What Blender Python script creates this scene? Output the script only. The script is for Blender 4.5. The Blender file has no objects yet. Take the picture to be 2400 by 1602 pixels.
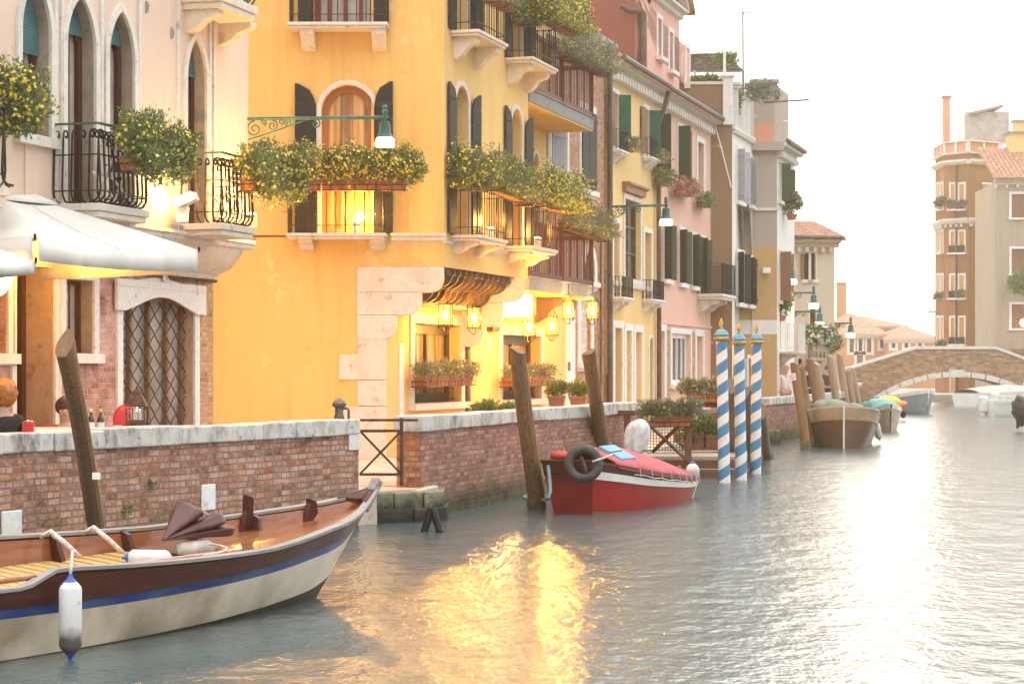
import bpy, bmesh, math, random
from mathutils import Vector as V, Matrix
from mathutils.geometry import tessellate_polygon
random.seed(7)
R = math.radians
SC = bpy.context.scene
COL = SC.collection
# ---------------------------------------------------------------- camera
F, CX, YH, H = 4800.0, 1200.0, 866.0, 2.1      # focal length, centre and horizon in photo pixels, eye height in metres
cam = bpy.data.cameras.new('camera'); co = bpy.data.objects.new('camera', cam); COL.objects.link(co)
co.location = (0, 0, H); co.rotation_euler = (R(90), 0, 0)
cam.sensor_width = 36; cam.sensor_fit = 'HORIZONTAL'; cam.lens = F/2400*36
cam.shift_y = (YH-801)/2400; cam.clip_start = .5; cam.clip_end = 3000
SC.camera = co
# ---------------------------------------------------------------- sky, sun, exposure
SUN_AZ, SUN_EL = R(10.6), R(26)
w = bpy.data.worlds.new('World'); SC.world = w; w.use_nodes = True
nt = w.node_tree; nt.nodes.clear()
sky = nt.nodes.new('ShaderNodeTexSky'); sky.sky_type = 'NISHITA'; sky.sun_disc = False
sky.sun_elevation = SUN_EL; sky.sun_rotation = SUN_AZ; sky.dust_density = 1.0; sky.air_density = 1; sky.ozone_density = 1
bg1 = nt.nodes.new('ShaderNodeBackground'); bg1.inputs[1].default_value = .05
bg2 = nt.nodes.new('ShaderNodeBackground')      # the pale even cloud cover
tcw = nt.nodes.new('ShaderNodeTexCoord'); sxw = nt.nodes.new('ShaderNodeSeparateXYZ'); mrw = nt.nodes.new('ShaderNodeMapRange')   # overcast: brighter overhead than at the horizon
nt.links.new(tcw.outputs['Generated'], sxw.inputs[0]); nt.links.new(sxw.outputs[2], mrw.inputs[0])
for i_, v_ in enumerate((0, 1, .52, 2.25)): mrw.inputs[i_+1].default_value = v_
nt.links.new(mrw.outputs[0], bg2.inputs[1]); mxw = nt.nodes.new('ShaderNodeMix'); mxw.data_type = 'RGBA'; mr2 = nt.nodes.new('ShaderNodeMapRange'); mr2.inputs[1].default_value = .04; mr2.inputs[2].default_value = .45
nt.links.new(sxw.outputs[2], mr2.inputs[0]); nt.links.new(mr2.outputs[0], mxw.inputs[0]); mxw.inputs[6].default_value = (1, .965, .93, 1); mxw.inputs[7].default_value = (.96, .985, 1, 1); nt.links.new(mxw.outputs[2], bg2.inputs[0])
ad = nt.nodes.new('ShaderNodeAddShader'); wo = nt.nodes.new('ShaderNodeOutputWorld')
nt.links.new(sky.outputs[0], bg1.inputs[0]); nt.links.new(bg1.outputs[0], ad.inputs[0]); nt.links.new(bg2.outputs[0], ad.inputs[1])
nt.links.new(ad.outputs[0], wo.inputs[0])
sl = bpy.data.lights.new('sun', 'SUN'); so = bpy.data.objects.new('sun', sl); COL.objects.link(so)
sl.energy = .5; sl.angle = R(70); sl.color = (1, .86, .68)
sd = V((math.sin(SUN_AZ)*math.cos(SUN_EL), math.cos(SUN_AZ)*math.cos(SUN_EL), math.sin(SUN_EL)))
so.rotation_euler = sd.to_track_quat('Z', 'Y').to_euler(); so.location = (20, 80, 40)
SC.view_settings.view_transform = 'Standard'; SC.view_settings.look = 'None'
SC.view_settings.exposure = 0.62; SC.view_settings.gamma = 1
SC.cycles.max_bounces = 8; SC.cycles.transparent_max_bounces = 8; SC.cycles.sample_clamp_indirect = 40
SC.cycles.volume_step_rate = 4; SC.cycles.volume_bounces = 0
try:
    SC.cycles.use_denoising = True
except Exception: pass

# ---------------------------------------------------------------- placing helpers
def P(px, py, Y): return V(((px-CX)/F*Y, Y, H-(py-YH)/F*Y))
def G(px, py, z=0.0):
    Y = F*(H-z)/(py-YH); return V(((px-CX)/F*Y, Y, z))
MS = 1450/F                                          # slope of the quay row
class Pl:                                            # an upright plane: origin, unit direction, outward normal
    def __init__(s, x0, y0, dx, dy):
        l = math.hypot(dx, dy); s.x0, s.y0, s.dx, s.dy = x0, y0, dx/l, dy/l
        s.d = V((s.dx, s.dy, 0)); s.nv = V((s.dy, -s.dx, 0))
    def s(s, px):
        k = (px-CX)/F; return (k*s.y0-s.x0)/(s.dx-k*s.dy)
    def z(s, px, py):
        Y = s.y0+s.dy*s.s(px); return H-(py-YH)/F*Y
    def W(s, a, z, n=0): return V((s.x0+s.dx*a+s.nv.x*n, s.y0+s.dy*a+s.nv.y*n, z))
    def off(s, n): return Pl(s.x0+s.nv.x*n, s.y0+s.nv.y*n, s.dx, s.dy)
    def sy(s, Y): return (Y-s.y0)/s.dy
def row(c): return Pl(MS*30+c, 30, MS, 1)

# ---------------------------------------------------------------- mesh builder
def root_of(o):
    while o.parent: o = o.parent
    return o
class MB:
    def __init__(s): s.v = []; s.f = []; s.mi = []; s.cur = 0
    def add(s, vs, fs):
        o = len(s.v); s.v += [tuple(x) for x in vs]; s.f += [tuple(i+o for i in f) for f in fs]; s.mi += [s.cur]*len(fs); return s
    def hexa(s, p): return s.add(p, [(3,2,1,0),(4,5,6,7),(0,1,5,4),(1,2,6,5),(2,3,7,6),(3,0,4,7)])
    def box(s, c, sz, rot=0):
        c = V(c); hx, hy, hz = sz[0]/2, sz[1]/2, sz[2]/2; m = Matrix.Rotation(rot, 3, 'Z') if not isinstance(rot, Matrix) else rot
        return s.hexa([c+m@V(q) for q in ((-hx,-hy,-hz),(hx,-hy,-hz),(hx,hy,-hz),(-hx,hy,-hz),(-hx,-hy,hz),(hx,-hy,hz),(hx,hy,hz),(-hx,hy,hz))])
    def pbox(s, pl, s0, s1, z0, z1, n0, n1):
        return s.hexa([pl.W(s0,z0,n1),pl.W(s1,z0,n1),pl.W(s1,z0,n0),pl.W(s0,z0,n0),pl.W(s0,z1,n1),pl.W(s1,z1,n1),pl.W(s1,z1,n0),pl.W(s0,z1,n0)])
    def bar(s, a, b, w, h=None, up=V((0,0,1))):
        a, b = V(a), V(b); h = h or w; d = (b-a).normalized()
        x = d.cross(up)
        if x.length < 1e-4: x = d.cross(V((0,1,0)))
        x.normalize(); y = x.cross(d); x *= w/2; y *= h/2
        return s.hexa([a-x-y,a+x-y,a+x+y,a-x+y,b-x-y,b+x-y,b+x+y,b-x+y])
    def tube(s, pts, r, n=6, closed=False, cap=True, flat=1):
        pts = [V(p) for p in pts]; m = len(pts); rs = r if isinstance(r, (list, tuple)) else [r]*m
        vs = []; pu = None
        for i, p in enumerate(pts):
            a = pts[(i-1) % m] if (closed or i) else p; b = pts[(i+1) % m] if (closed or i < m-1) else p
            d = (b-a); d = d.normalized() if d.length > 1e-9 else V((0,0,1))
            if pu is None:
                u = d.cross(V((0,0,1)));
                if u.length < .05: u = d.cross(V((0,1,0)))
            else: u = pu-d*pu.dot(d)
            u.normalize(); pu = u; q = d.cross(u)
            for k in range(n):
                t = 2*math.pi*k/n; vs.append(p+(u*math.cos(t)*flat+q*math.sin(t))*rs[i])
        fs = []
        for i in range(m if closed else m-1):
            j = (i+1) % m
            for k in range(n): fs.append((i*n+k, i*n+(k+1) % n, j*n+(k+1) % n, j*n+k))
        if cap and not closed: fs += [tuple(range(n-1,-1,-1)), tuple((m-1)*n+k for k in range(n))]
        return s.add(vs, fs)
    def lathe(s, prof, c, n=16, mtx=None):
        c = V(c); vs = []; fs = []; m = len(prof)
        for r, z in prof:
            for k in range(n):
                t = 2*math.pi*k/n; q = V((r*math.cos(t), r*math.sin(t), z)); vs.append(c+(mtx@q if mtx else q))
        for i in range(m-1):
            for k in range(n): fs.append((i*n+k, i*n+(k+1) % n, (i+1)*n+(k+1) % n, (i+1)*n+k))
        fs += [tuple(range(n-1,-1,-1)), tuple((m-1)*n+k for k in range(n))]
        return s.add(vs, fs)
    def prism(s, poly, vec):
        n = len(poly); poly = [V(p) for p in poly]; vec = V(vec)
        tri = tessellate_polygon([poly]); o = len(s.v)
        fs = [tuple(t) for t in tri]+[tuple(i+n for i in reversed(t)) for t in tri]+[(i,(i+1) % n,(i+1) % n+n,i+n) for i in range(n)]
        return s.add(poly+[p+vec for p in poly], fs)
    def nz(s, pl, poly, s0, s1):                     # a profile in (n, z) run along the plane
        return s.prism([pl.W(s0, z, n) for n, z in poly], pl.d*(s1-s0))
    def sz(s, pl, poly, n0, n1):                     # an outline in (s, z) given thickness
        return s.prism([pl.W(a, z, n0) for a, z in poly], pl.nv*(n1-n0))
    def ring(s, pl, inner, outer, n0, n1):
        m = len(inner); vs = [pl.W(a,z,n) for n in (n0,n1) for pts in (inner,outer) for a,z in pts]; fs = []
        for i in range(m):
            j = (i+1) % m
            fs += [(i,j,m+j,m+i),(2*m+i,3*m+i,3*m+j,2*m+j),(i,2*m+i,2*m+j,j),(m+i,m+j,3*m+j,3*m+i)]
        return s.add(vs, fs)
    def ell(s, c, r, n=12, m=8, mtx=None, fn=None):
        c = V(c); vs = []; fs = []
        for i in range(m+1):
            a = math.pi*i/m
            for k in range(n):
                t = 2*math.pi*k/n; q = V((math.sin(a)*math.cos(t), math.sin(a)*math.sin(t), math.cos(a)))
                if fn: q = fn(q)
                q = V((q.x*r[0], q.y*r[1], q.z*r[2])); vs.append(c+(mtx@q if mtx else q))
        for i in range(m):
            for k in range(n): fs.append((i*n+k,(i+1)*n+k,(i+1)*n+(k+1) % n,i*n+(k+1) % n))
        return s.add(vs, fs)
    def build(s, name, mat, parent=None, smooth=False, loc=None, bevel=0, angle=None, raw=False):
        me = bpy.data.meshes.new(name); o = bpy.data.objects.new(name, me); COL.objects.link(o)
        base = V((0,0,0))
        if parent is not None: o.parent = parent; base = root_of(parent).location.copy()
        elif loc is not None: o.location = loc; base = V(loc)
        me.from_pydata([(x-base.x, y-base.y, z-base.z) for x, y, z in s.v], [], s.f)
        for m in (mat if isinstance(mat, (list, tuple)) else [mat]): me.materials.append(m)
        if any(s.mi): me.polygons.foreach_set('material_index', s.mi)
        if not raw:
            bm = bmesh.new(); bm.from_mesh(me); bmesh.ops.remove_doubles(bm, verts=bm.verts, dist=1e-5); bmesh.ops.recalc_face_normals(bm, faces=bm.faces); bm.to_mesh(me); bm.free()
        if smooth:
            me.shade_smooth()
            if smooth != 'all': me.set_sharp_from_angle(angle=R(angle or 40))
        if bevel:
            b = o.modifiers.new('bevel', 'BEVEL'); b.width = bevel; b.segments = 2; b.limit_method = 'ANGLE'; b.angle_limit = R(35)
        me.update(); return o
def tag(o, label, cat, group=None, kind=None):
    if label: o['label'] = label
    if cat: o['category'] = cat
    if group: o['group'] = group
    if kind: o['kind'] = kind
    return o
def thing(name, label, cat, loc=(0,0,0), group=None):
    o = bpy.data.objects.new(name, None); COL.objects.link(o); o.location = loc; o.empty_display_size = .2
    return tag(o, label, cat, group)
def copy_tree(o, parent=None):
    c = o.copy(); COL.objects.link(c)
    if parent is not None: c.parent = parent
    for ch in list(o.children): copy_tree(ch, c)
    return c
def lamp(name, loc, power, color, radius=.05, parent=None, spot=None, aim=None, blend=.6):
    l = bpy.data.lights.new(name, 'SPOT' if spot else 'POINT'); l.energy = power; l.color = color; l.shadow_soft_size = radius
    o = bpy.data.objects.new(name, l); COL.objects.link(o); base = V((0,0,0))
    if spot: l.spot_size = R(spot); l.spot_blend = blend; o.rotation_euler = (V(loc)-V(aim)).to_track_quat('Z','Y').to_euler()
    if parent is not None: o.parent = parent; base = root_of(parent).location
    o.location = V(loc)-base; return o
def arc(c, r, a0, a1, n, u, v):
    return [V(c)+V(u)*r*math.cos(R(a0+(a1-a0)*i/n))+V(v)*r*math.sin(R(a0+(a1-a0)*i/n)) for i in range(n+1)]
def spiral(c, r0, r1, a0, turns, n, u, v):
    out = []
    for i in range(n+1):
        t = i/n; r = r0+(r1-r0)*t; a = R(a0)+2*math.pi*turns*t; out.append(V(c)+V(u)*r*math.cos(a)+V(v)*r*math.sin(a))
    return out

# ---------------------------------------------------------------- materials
MATS = {}
def nm(name):
    m = bpy.data.materials.new(name); m.use_nodes = True; MATS[name] = m
    return m, m.node_tree, m.node_tree.nodes['Principled BSDF']
def nd(nt, typ, ins=None, **kw):
    n = nt.nodes.new('ShaderNode'+typ)
    for k, v in kw.items(): setattr(n, k, v)
    for k, v in (ins or {}).items():
        if isinstance(v, bpy.types.NodeSocket): nt.links.new(v, n.inputs[k])
        else: n.inputs[k].default_value = v
    return n
def c4(c): return (c[0], c[1], c[2], 1)
def mixc(nt, fac, a, b, mode='MIX'):
    n = nt.nodes.new('ShaderNodeMix'); n.data_type = 'RGBA'; n.blend_type = mode
    for i, v in ((0, fac), (6, a), (7, b)):
        if isinstance(v, bpy.types.NodeSocket): nt.links.new(v, n.inputs[i])
        else: n.inputs[i].default_value = v if i == 0 else c4(v)
    return n.outputs[2]
def ramp(nt, fac, lo, hi):
    return nd(nt, 'MapRange', {0: fac, 1: lo, 2: hi}).outputs[0]
def coords(nt, scale=(1,1,1)):
    t = nd(nt, 'TexCoord'); return nd(nt, 'Mapping', {0: t.outputs['Object'], 'Scale': scale}).outputs[0]
def noise(nt, scale, detail=5, vec=None, rough=.55):
    n = nd(nt, 'TexNoise', {'Scale': scale, 'Detail': detail, 'Roughness': rough})
    nt.links.new(vec if vec else coords(nt), n.inputs['Vector']); return n.outputs['Fac']
def bump(nt, b, h, strength, dist=.02):
    n = nd(nt, 'Bump', {'Height': h, 'Strength': strength, 'Distance': dist}); nt.links.new(n.outputs[0], b.inputs['Normal'])
def plain(name, col, rough=.6, var=.15, scale=6, metal=0, bmp=.1, spec=.5, dirt=None, dirt_amt=.5, coat=0, streak=None):
    m, nt, b = nm(name); v = coords(nt, streak) if streak else coords(nt)
    f = noise(nt, scale, 6, v); dark = tuple(x*(1-var*2) for x in col); lite = tuple(min(1, x*(1+var)) for x in col)
    c = mixc(nt, ramp(nt, f, .3, .7), dark, lite)
    if dirt: c = mixc(nt, nd(nt,'Math',{0: ramp(nt, noise(nt, scale*.35, 8), .48, .66), 1: dirt_amt}, operation='MULTIPLY').outputs[0], c, dirt)
    nt.links.new(c, b.inputs['Base Color']); b.inputs['Roughness'].default_value = rough; b.inputs['Metallic'].default_value = metal
    b.inputs['Specular IOR Level'].default_value = spec; b.inputs['Coat Weight'].default_value = coat
    if bmp: bump(nt, b, noise(nt, scale*6, 4, v), bmp, .01)
    return m
def plaster(name, col, stain, amt=.5, peel=None, peel_lo=.62, sc=.45):
    m, nt, b = nm(name)
    big = noise(nt, sc, 9, coords(nt, (1,1,.7)), .62); st = noise(nt, 2.2, 7, coords(nt, (1.5,1.5,.12)), .6); fine = noise(nt, 9, 8)
    c = mixc(nt, ramp(nt, big, .35, .72), col, tuple(x*.86 for x in col))
    c = mixc(nt, nd(nt,'Math',{0: ramp(nt, st, .5, .8), 1: amt}, operation='MULTIPLY').outputs[0], c, stain)
    c = mixc(nt, nd(nt,'Math',{0: ramp(nt, fine, .52, .75), 1: amt*.5}, operation='MULTIPLY').outputs[0], c, stain)
    if peel:
        pz = noise(nt, .9, 10, coords(nt, (1,1,.8)), .68)
        c = mixc(nt, ramp(nt, pz, peel_lo, peel_lo+.06), c, peel)
    nt.links.new(c, b.inputs['Base Color']); b.inputs['Roughness'].default_value = .9; b.inputs['Specular IOR Level'].default_value = .2
    bump(nt, b, noise(nt, 5, 9), .25, .02); return m
def brick(name, uvec, c1, c2, mortar, cover=None, cov=(.55,.68), wet=None, bw=.20, rh=.075, algae=True, dark=None):
    m, nt, b = nm(name); t = nd(nt, 'TexCoord')
    u = nd(nt, 'VectorMath', {0: t.outputs['Object'], 1: uvec}, operation='DOT_PRODUCT'); sx = nd(nt, 'SeparateXYZ', {0: t.outputs['Object']})
    wob = noise(nt, 1.3, 3); zz = nd(nt, 'Math', {0: wob, 1: .045, 2: sx.outputs[2]}, operation='MULTIPLY_ADD').outputs[0]
    wob2 = noise(nt, 5, 3); uu = nd(nt, 'Math', {0: wob2, 1: .05, 2: u.outputs['Value']}, operation='MULTIPLY_ADD').outputs[0]
    vec = nd(nt, 'CombineXYZ', {0: uu, 1: zz}).outputs[0]
    br = nd(nt, 'TexBrick', {'Vector': vec, 'Color1': (0,0,0,1), 'Color2': (1,1,1,1), 'Mortar': (.5,.5,.5,1), 'Scale': 1, 'Mortar Size': .011, 'Mortar Smooth': .3, 'Bias': 0, 'Brick Width': bw, 'Row Height': rh})
    br.offset = .5; br.squash = .55; br.squash_frequency = 2
    r2 = nd(nt, 'TexWhiteNoise', noise_dimensions='2D')      # second random per brick
    fu = nd(nt, 'VectorMath', {0: vec, 1: (bw, rh, 1)}, operation='DIVIDE'); nt.links.new(nd(nt,'VectorMath',{0: fu.outputs[0]},operation='FLOOR').outputs[0], r2.inputs['Vector'])
    c = mixc(nt, br.outputs['Color'], c1, c2)
    c = mixc(nt, nd(nt,'Math',{0: ramp(nt, r2.outputs['Value'], .55, .95), 1: .55}, operation='MULTIPLY').outputs[0], c, tuple(min(1,x*.6+.22) for x in c2))
    c = mixc(nt, nd(nt,'Math',{0: ramp(nt, r2.outputs['Value'], .22, .05), 1: .7}, operation='MULTIPLY').outputs[0], c, tuple(x*.5 for x in c1))
    c = mixc(nt, nd(nt,'Math',{0: ramp(nt, noise(nt, 3.1, 3), .45, .7), 1: .6}, operation='MULTIPLY').outputs[0], c, dark or tuple(x*.45 for x in c1))
    c = mixc(nt, nd(nt,'Math',{0: ramp(nt, noise(nt, 14, 6), .45, .8), 1: .5}, operation='MULTIPLY').outputs[0], c, tuple(min(1, x*1.25+.12) for x in c2))
    mo = mixc(nt, ramp(nt, noise(nt, 4, 5), .3, .75), mortar, tuple(x*.5 for x in mortar))
    c = mixc(nt, br.outputs['Fac'], c, mo)
    if cover: c = mixc(nt, ramp(nt, noise(nt, 1.1, 10, None, .7), cov[0], cov[1]), c, cover)
    if wet is not None:                                      # tide mark just above the water
        h = nd(nt, 'Math', {0: noise(nt, 2.5, 6), 1: .5, 2: sx.outputs[2]}, operation='MULTIPLY_ADD').outputs[0]
        c = mixc(nt, ramp(nt, h, wet+.52, wet+.28), c, (.05,.045,.03))
        c = mixc(nt, nd(nt,'Math',{0: ramp(nt, h, wet+.9, wet+.45), 1: ramp(nt, noise(nt, 3, 6), .4, .7)}, operation='MULTIPLY').outputs[0], c, (.17,.13,.05))
    nt.links.new(c, b.inputs['Base Color']); b.inputs['Roughness'].default_value = .85; b.inputs['Specular IOR Level'].default_value = .25
    hh = nd(nt, 'Math', {0: br.outputs['Fac'], 1: -1.0, 2: nd(nt,'Math',{0: noise(nt, 22, 5), 1: .9},operation='MULTIPLY').outputs[0]}, operation='MULTIPLY_ADD').outputs[0]
    bump(nt, b, hh, 1.0, .02); return m
def wood(name, c1, c2, rough=.6, axis=(8,8,.5), sc=2.5, coat=0, bmp=.3):
    m, nt, b = nm(name); v = coords(nt, axis); f = noise(nt, sc, 8, v, .65); g = noise(nt, sc*4, 6, v)
    c = mixc(nt, ramp(nt, f, .3, .7), c1, c2); c = mixc(nt, nd(nt,'Math',{0: ramp(nt, g, .55, .75), 1: .6},operation='MULTIPLY').outputs[0], c, tuple(x*.45 for x in c1))
    nt.links.new(c, b.inputs['Base Color']); b.inputs['Roughness'].default_value = rough; b.inputs['Specular IOR Level'].default_value = .28; b.inputs['Coat Weight'].default_value = coat; b.inputs['Coat Roughness'].default_value = .12
    bump(nt, b, g, bmp, .01); return m
def stone(name, col, dirt, sc=3, lo=.5, hi=.68, rough=.85):
    m, nt, b = nm(name); f = noise(nt, sc, 10, coords(nt, (1,1,.6)), .7); g = noise(nt, sc*6, 8)
    c = mixc(nt, ramp(nt, g, .3, .75), tuple(x*.8 for x in col), col); c = mixc(nt, ramp(nt, f, lo, hi), c, dirt)
    c = mixc(nt, nd(nt,'Math',{0: ramp(nt, noise(nt, sc*3, 8), .6, .7), 1: .7},operation='MULTIPLY').outputs[0], c, tuple(x*.6 for x in dirt))
    nt.links.new(c, b.inputs['Base Color']); b.inputs['Roughness'].default_value = rough; bump(nt, b, f, .5, .02); return m
def emit(name, col, st):
    m, nt, b = nm(name); b.inputs['Base Color'].default_value = c4(col); b.inputs['Emission Color'].default_value = c4(col); b.inputs['Emission Strength'].default_value = st
    return m
def leafy(name, c1, c2, trans=.25):
    m, nt, b = nm(name); g = nd(nt, 'NewGeometry')
    rnd = g.outputs['Random Per Island']
    c = mixc(nt, rnd, c1, c2); c = mixc(nt, ramp(nt, noise(nt, 5, 3), .35, .7), c, tuple(x*.6 for x in c1))
    nt.links.new(c, b.inputs['Base Color']); b.inputs['Roughness'].default_value = .55
    tr = nd(nt, 'BsdfTranslucent', {0: c}); mx = nd(nt, 'MixShader', {0: trans, 1: b.outputs[0], 2: tr.outputs[0]})
    nt.links.new(mx.outputs[0], nt.nodes['Material Output'].inputs[0]); return m
# ---------------------------------------------------------------- palette
UD = (MS/math.hypot(MS,1), 1/math.hypot(MS,1), 0); UN = (UD[1], -UD[0], 0)
BU = (UD[0]+UN[0], UD[1]+UN[1], 0)                    # runs along both faces of a wall on the row
W1D = (3.20/7.31, 6.57/7.31, 0); W1U = (W1D[0]+W1D[1], W1D[1]-W1D[0], 0)
pink_stucco = plaster('cream_pink_plaster', (.76,.56,.43), (.55,.38,.28), .4)
pink_lower = brick('washed_brick', BU, (.40,.12,.07), (.52,.22,.15), (.5,.36,.30), cover=(.68,.42,.37), cov=(.44,.6))
orange_brick = brick('orange_brick', BU, (.50,.20,.07), (.58,.32,.15), (.55,.40,.25), cov=(.6,.7))
yellow_plaster = plaster('yellow_plaster', (.80,.49,.155), (.58,.30,.08), .75, peel=(.80,.56,.24), peel_lo=.56, sc=.3)
cream_plaster = plaster('cream_yellow_plaster', (.80,.52,.20), (.62,.36,.13), .5)
pale_yellow = plaster('pale_yellow_plaster', (.78,.54,.23), (.60,.40,.20), .5)
pink_plaster = plaster('pink_plaster', (.75,.46,.35), (.66,.40,.33), .45, peel=(.68,.54,.46), peel_lo=.64)
pink_tower = plaster('salmon_plaster', (.74,.42,.33), (.6,.33,.27), .35)
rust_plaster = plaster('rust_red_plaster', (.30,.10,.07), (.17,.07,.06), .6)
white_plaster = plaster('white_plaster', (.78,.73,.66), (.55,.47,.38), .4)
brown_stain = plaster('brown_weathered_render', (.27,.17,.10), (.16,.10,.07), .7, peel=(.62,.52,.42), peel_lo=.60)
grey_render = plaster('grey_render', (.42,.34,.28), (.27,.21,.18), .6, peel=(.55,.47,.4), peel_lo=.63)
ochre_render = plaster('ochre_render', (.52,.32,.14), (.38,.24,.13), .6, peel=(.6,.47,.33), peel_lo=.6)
stucco_far = plaster('pale_stucco', (.58,.46,.36), (.40,.30,.22), .6)
far_pink = plaster('far_salmon', (.66,.30,.19), (.5,.24,.15), .4)
far_ochre = plaster('far_ochre', (.55,.28,.10), (.42,.2,.09), .5)
far_grey = plaster('far_grey_render', (.42,.33,.25), (.26,.19,.14), .7, peel=(.38,.2,.12), peel_lo=.64)
far_house = plaster('far_house_orange', (.56,.29,.15), (.45,.22,.14), .4)
brick_house_mat = brick('red_orange_brick', BU, (.42,.16,.07), (.54,.27,.14), (.5,.36,.26), cover=(.62,.46,.34), cov=(.6,.72))
quay_brick1 = brick('quay_brick_near', W1U, (.31,.09,.045), (.56,.27,.17), (.27,.22,.18), cover=(.55,.48,.42), cov=(.62,.82), wet=.12)
quay_brick2 = brick('quay_brick_mid', BU, (.27,.075,.045), (.48,.20,.13), (.27,.21,.17), cover=(.52,.44,.38), cov=(.64,.84), wet=.12)
pier_brick = brick('orange_pier_brick', BU, (.42,.10,.03), (.52,.20,.07), (.33,.22,.15), wet=-.6)
bridge_brick = brick('bridge_brick', (1,.0,0), (.27,.11,.045), (.43,.25,.12), (.42,.30,.2), cover=(.6,.46,.32), cov=(.62,.74), bw=.42, rh=.13)
coping = stone('weathered_coping', (.60,.56,.50), (.17,.15,.13), 3.2, .47, .66)
istrian = stone('istrian_stone', (.72,.66,.58), (.48,.40,.32), 2.5, .55, .75)
warm_stone = stone('warm_pale_stone', (.76,.66,.54), (.58,.46,.34), 1.6, .52, .7)
white_stone = stone('white_painted_stone', (.80,.75,.70), (.62,.54,.47), 2.5, .58, .8)
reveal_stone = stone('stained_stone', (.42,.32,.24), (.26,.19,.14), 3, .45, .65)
marble = stone('pinkish_marble', (.55,.38,.28), (.36,.20,.12), 1.8, .5, .75, .5)
algae = stone('algae_stone', (.24,.24,.11), (.05,.06,.025), 2.2, .42, .6)
mossy = None
paving = stone('stone_paving', (.55,.44,.35), (.36,.28,.22), 1.5, .5, .75)
grey_slab = stone('grey_slab', (.30,.29,.27), (.18,.17,.16), 3, .5, .7)
iron = plain('wrought_iron', (.014,.012,.010), .5, .3, 8, .3, .1)
rusty = plain('rusty_iron', (.11,.045,.025), .7, .4, 14, .3, .3)
brown_iron = plain('brown_iron', (.055,.03,.016), .55, .3, 8, .5, .1)
green_iron = plain('green_painted_iron', (.03,.14,.115), .45, .25, 9, .1, .1, dirt=(.02,.04,.04))
green_rail = plain('green_handrail', (.035,.12,.07), .45, .25, 4)
roller = plain('teal_roller_shutter', (.055,.15,.155), .5, .15, 3)
dark_wood = wood('dark_brown_joinery', (.06,.016,.008), (.11,.033,.018), .4)
mid_wood = wood('mid_brown_joinery', (.24,.10,.04), (.32,.16,.07), .45)
bronze = plain('bronze_frame', (.075,.045,.02), .4, .2, 3, .4)
veranda_wood = wood('oxblood_timber', (.10,.02,.017), (.16,.042,.034), .55)
beam_wood = wood('old_corbel_timber', (.06,.028,.014), (.13,.065,.032), .45)
pole_wood = wood('mooring_timber', (.15,.072,.03), (.31,.175,.09), .7, (7,7,.35), 3.2)
grey_pole = wood('grey_timber', (.17,.11,.08), (.26,.19,.14), .8, (7,7,.4), 3)
far_pole = wood('pale_timber', (.30,.19,.12), (.42,.29,.2), .8, (6,6,.4), 3)
dock_wood = wood('brown_dock_timber', (.13,.045,.025), (.21,.085,.05), .5, (4,4,1))
deck_wood = wood('grey_deck_boards', (.32,.25,.19), (.42,.34,.27), .8, (1,6,6))
shut_grey = wood('charcoal_green_boards', (.012,.013,.011), (.024,.023,.018), .6, (1,1,6))
shut_green = wood('bottle_green_boards', (.008,.085,.048), (.014,.13,.075), .55, (1,1,6))
shut_olive = wood('olive_green_boards', (.020,.034,.014), (.036,.056,.026), .6, (1,1,6))
shut_dark = wood('dark_shutter_boards', (.009,.009,.009), (.018,.017,.016), .6, (6,6,1))
shut_pale = wood('grey_lilac_boards', (.30,.30,.32), (.40,.40,.42), .6, (6,6,1))
shut_brown = wood('brown_shutter_boards', (.20,.09,.05), (.27,.14,.08), .6, (6,6,1))
terracotta = plain('terracotta', (.42,.13,.055), .7, .2, 8, 0, .15)
pot_brown = plain('brown_plastic_pot', (.20,.09,.06), .6, .15, 5)
tile = plain('roof_tile', (.45,.21,.13), .8, .35, 9, 0, .3, dirt=(.60,.42,.30))
glass = plain('window_glass', (.05,.05,.05), .06, .1, 2, 0, 0, .7)
glass_pale = plain('curtained_glass', (.42,.37,.33), .25, .2, 1.2, 0, 0, .6)
glass_warm = plain('warm_curtained_glass', (.50,.30,.09), .2, .42, 2.2, 0, 0, .6, streak=(5,5,.15))
white_iron = plain('white_painted_iron', (.72,.68,.63), .5, .1, 5)
white_paint = plain('white_paint', (.78,.74,.69), .4, .08, 5)
dark_plate = plain('dark_plate', (.008,.008,.009), .5, .2, 5, 0, .1, .15)
zinc = plain('zinc_pipe', (.13,.11,.10), .5, .25, 4, .5)
brown_pipe = plain('brown_pipe', (.13,.07,.05), .5, .25, 4, .3)
leaf_a = leafy('daisy_bush_leaf', (.13,.17,.055), (.33,.37,.14))
leaf_b = leafy('grey_green_leaf', (.16,.175,.10), (.34,.34,.21))
leaf_c = leafy('bright_leaf', (.14,.20,.04), (.28,.34,.09))
daisy = leafy('yellow_daisy', (.82,.60,.03), (.90,.78,.14), .2)
pinkf = leafy('pink_bloom', (.75,.08,.15), (.85,.25,.25), .2)
whitef = leafy('white_bloom', (.80,.78,.66), (.85,.82,.75), .2)
dry = leafy('seed_head', (.16,.09,.04), (.25,.15,.07), .1)
lamp_core = emit('lamp_core', (1,.86,.55), 45)
lamp_shade_lit = emit('lit_glass_shade', (1,.86,.55), 6)
m_, nt_, b_ = nm('lantern_glass')
g1 = nd(nt_,'BsdfTransparent',{0:(1,.85,.5,1)}); g2 = nd(nt_,'Emission',{0:(1,.62,.12,1),1:.7}); g3 = nd(nt_,'AddShader',{0:g1.outputs[0],1:g2.outputs[0]})
nt_.links.new(g3.outputs[0], nt_.nodes['Material Output'].inputs[0]); lantern_glass = m_
m_, nt_, b_ = nm('clear_pane')
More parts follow.
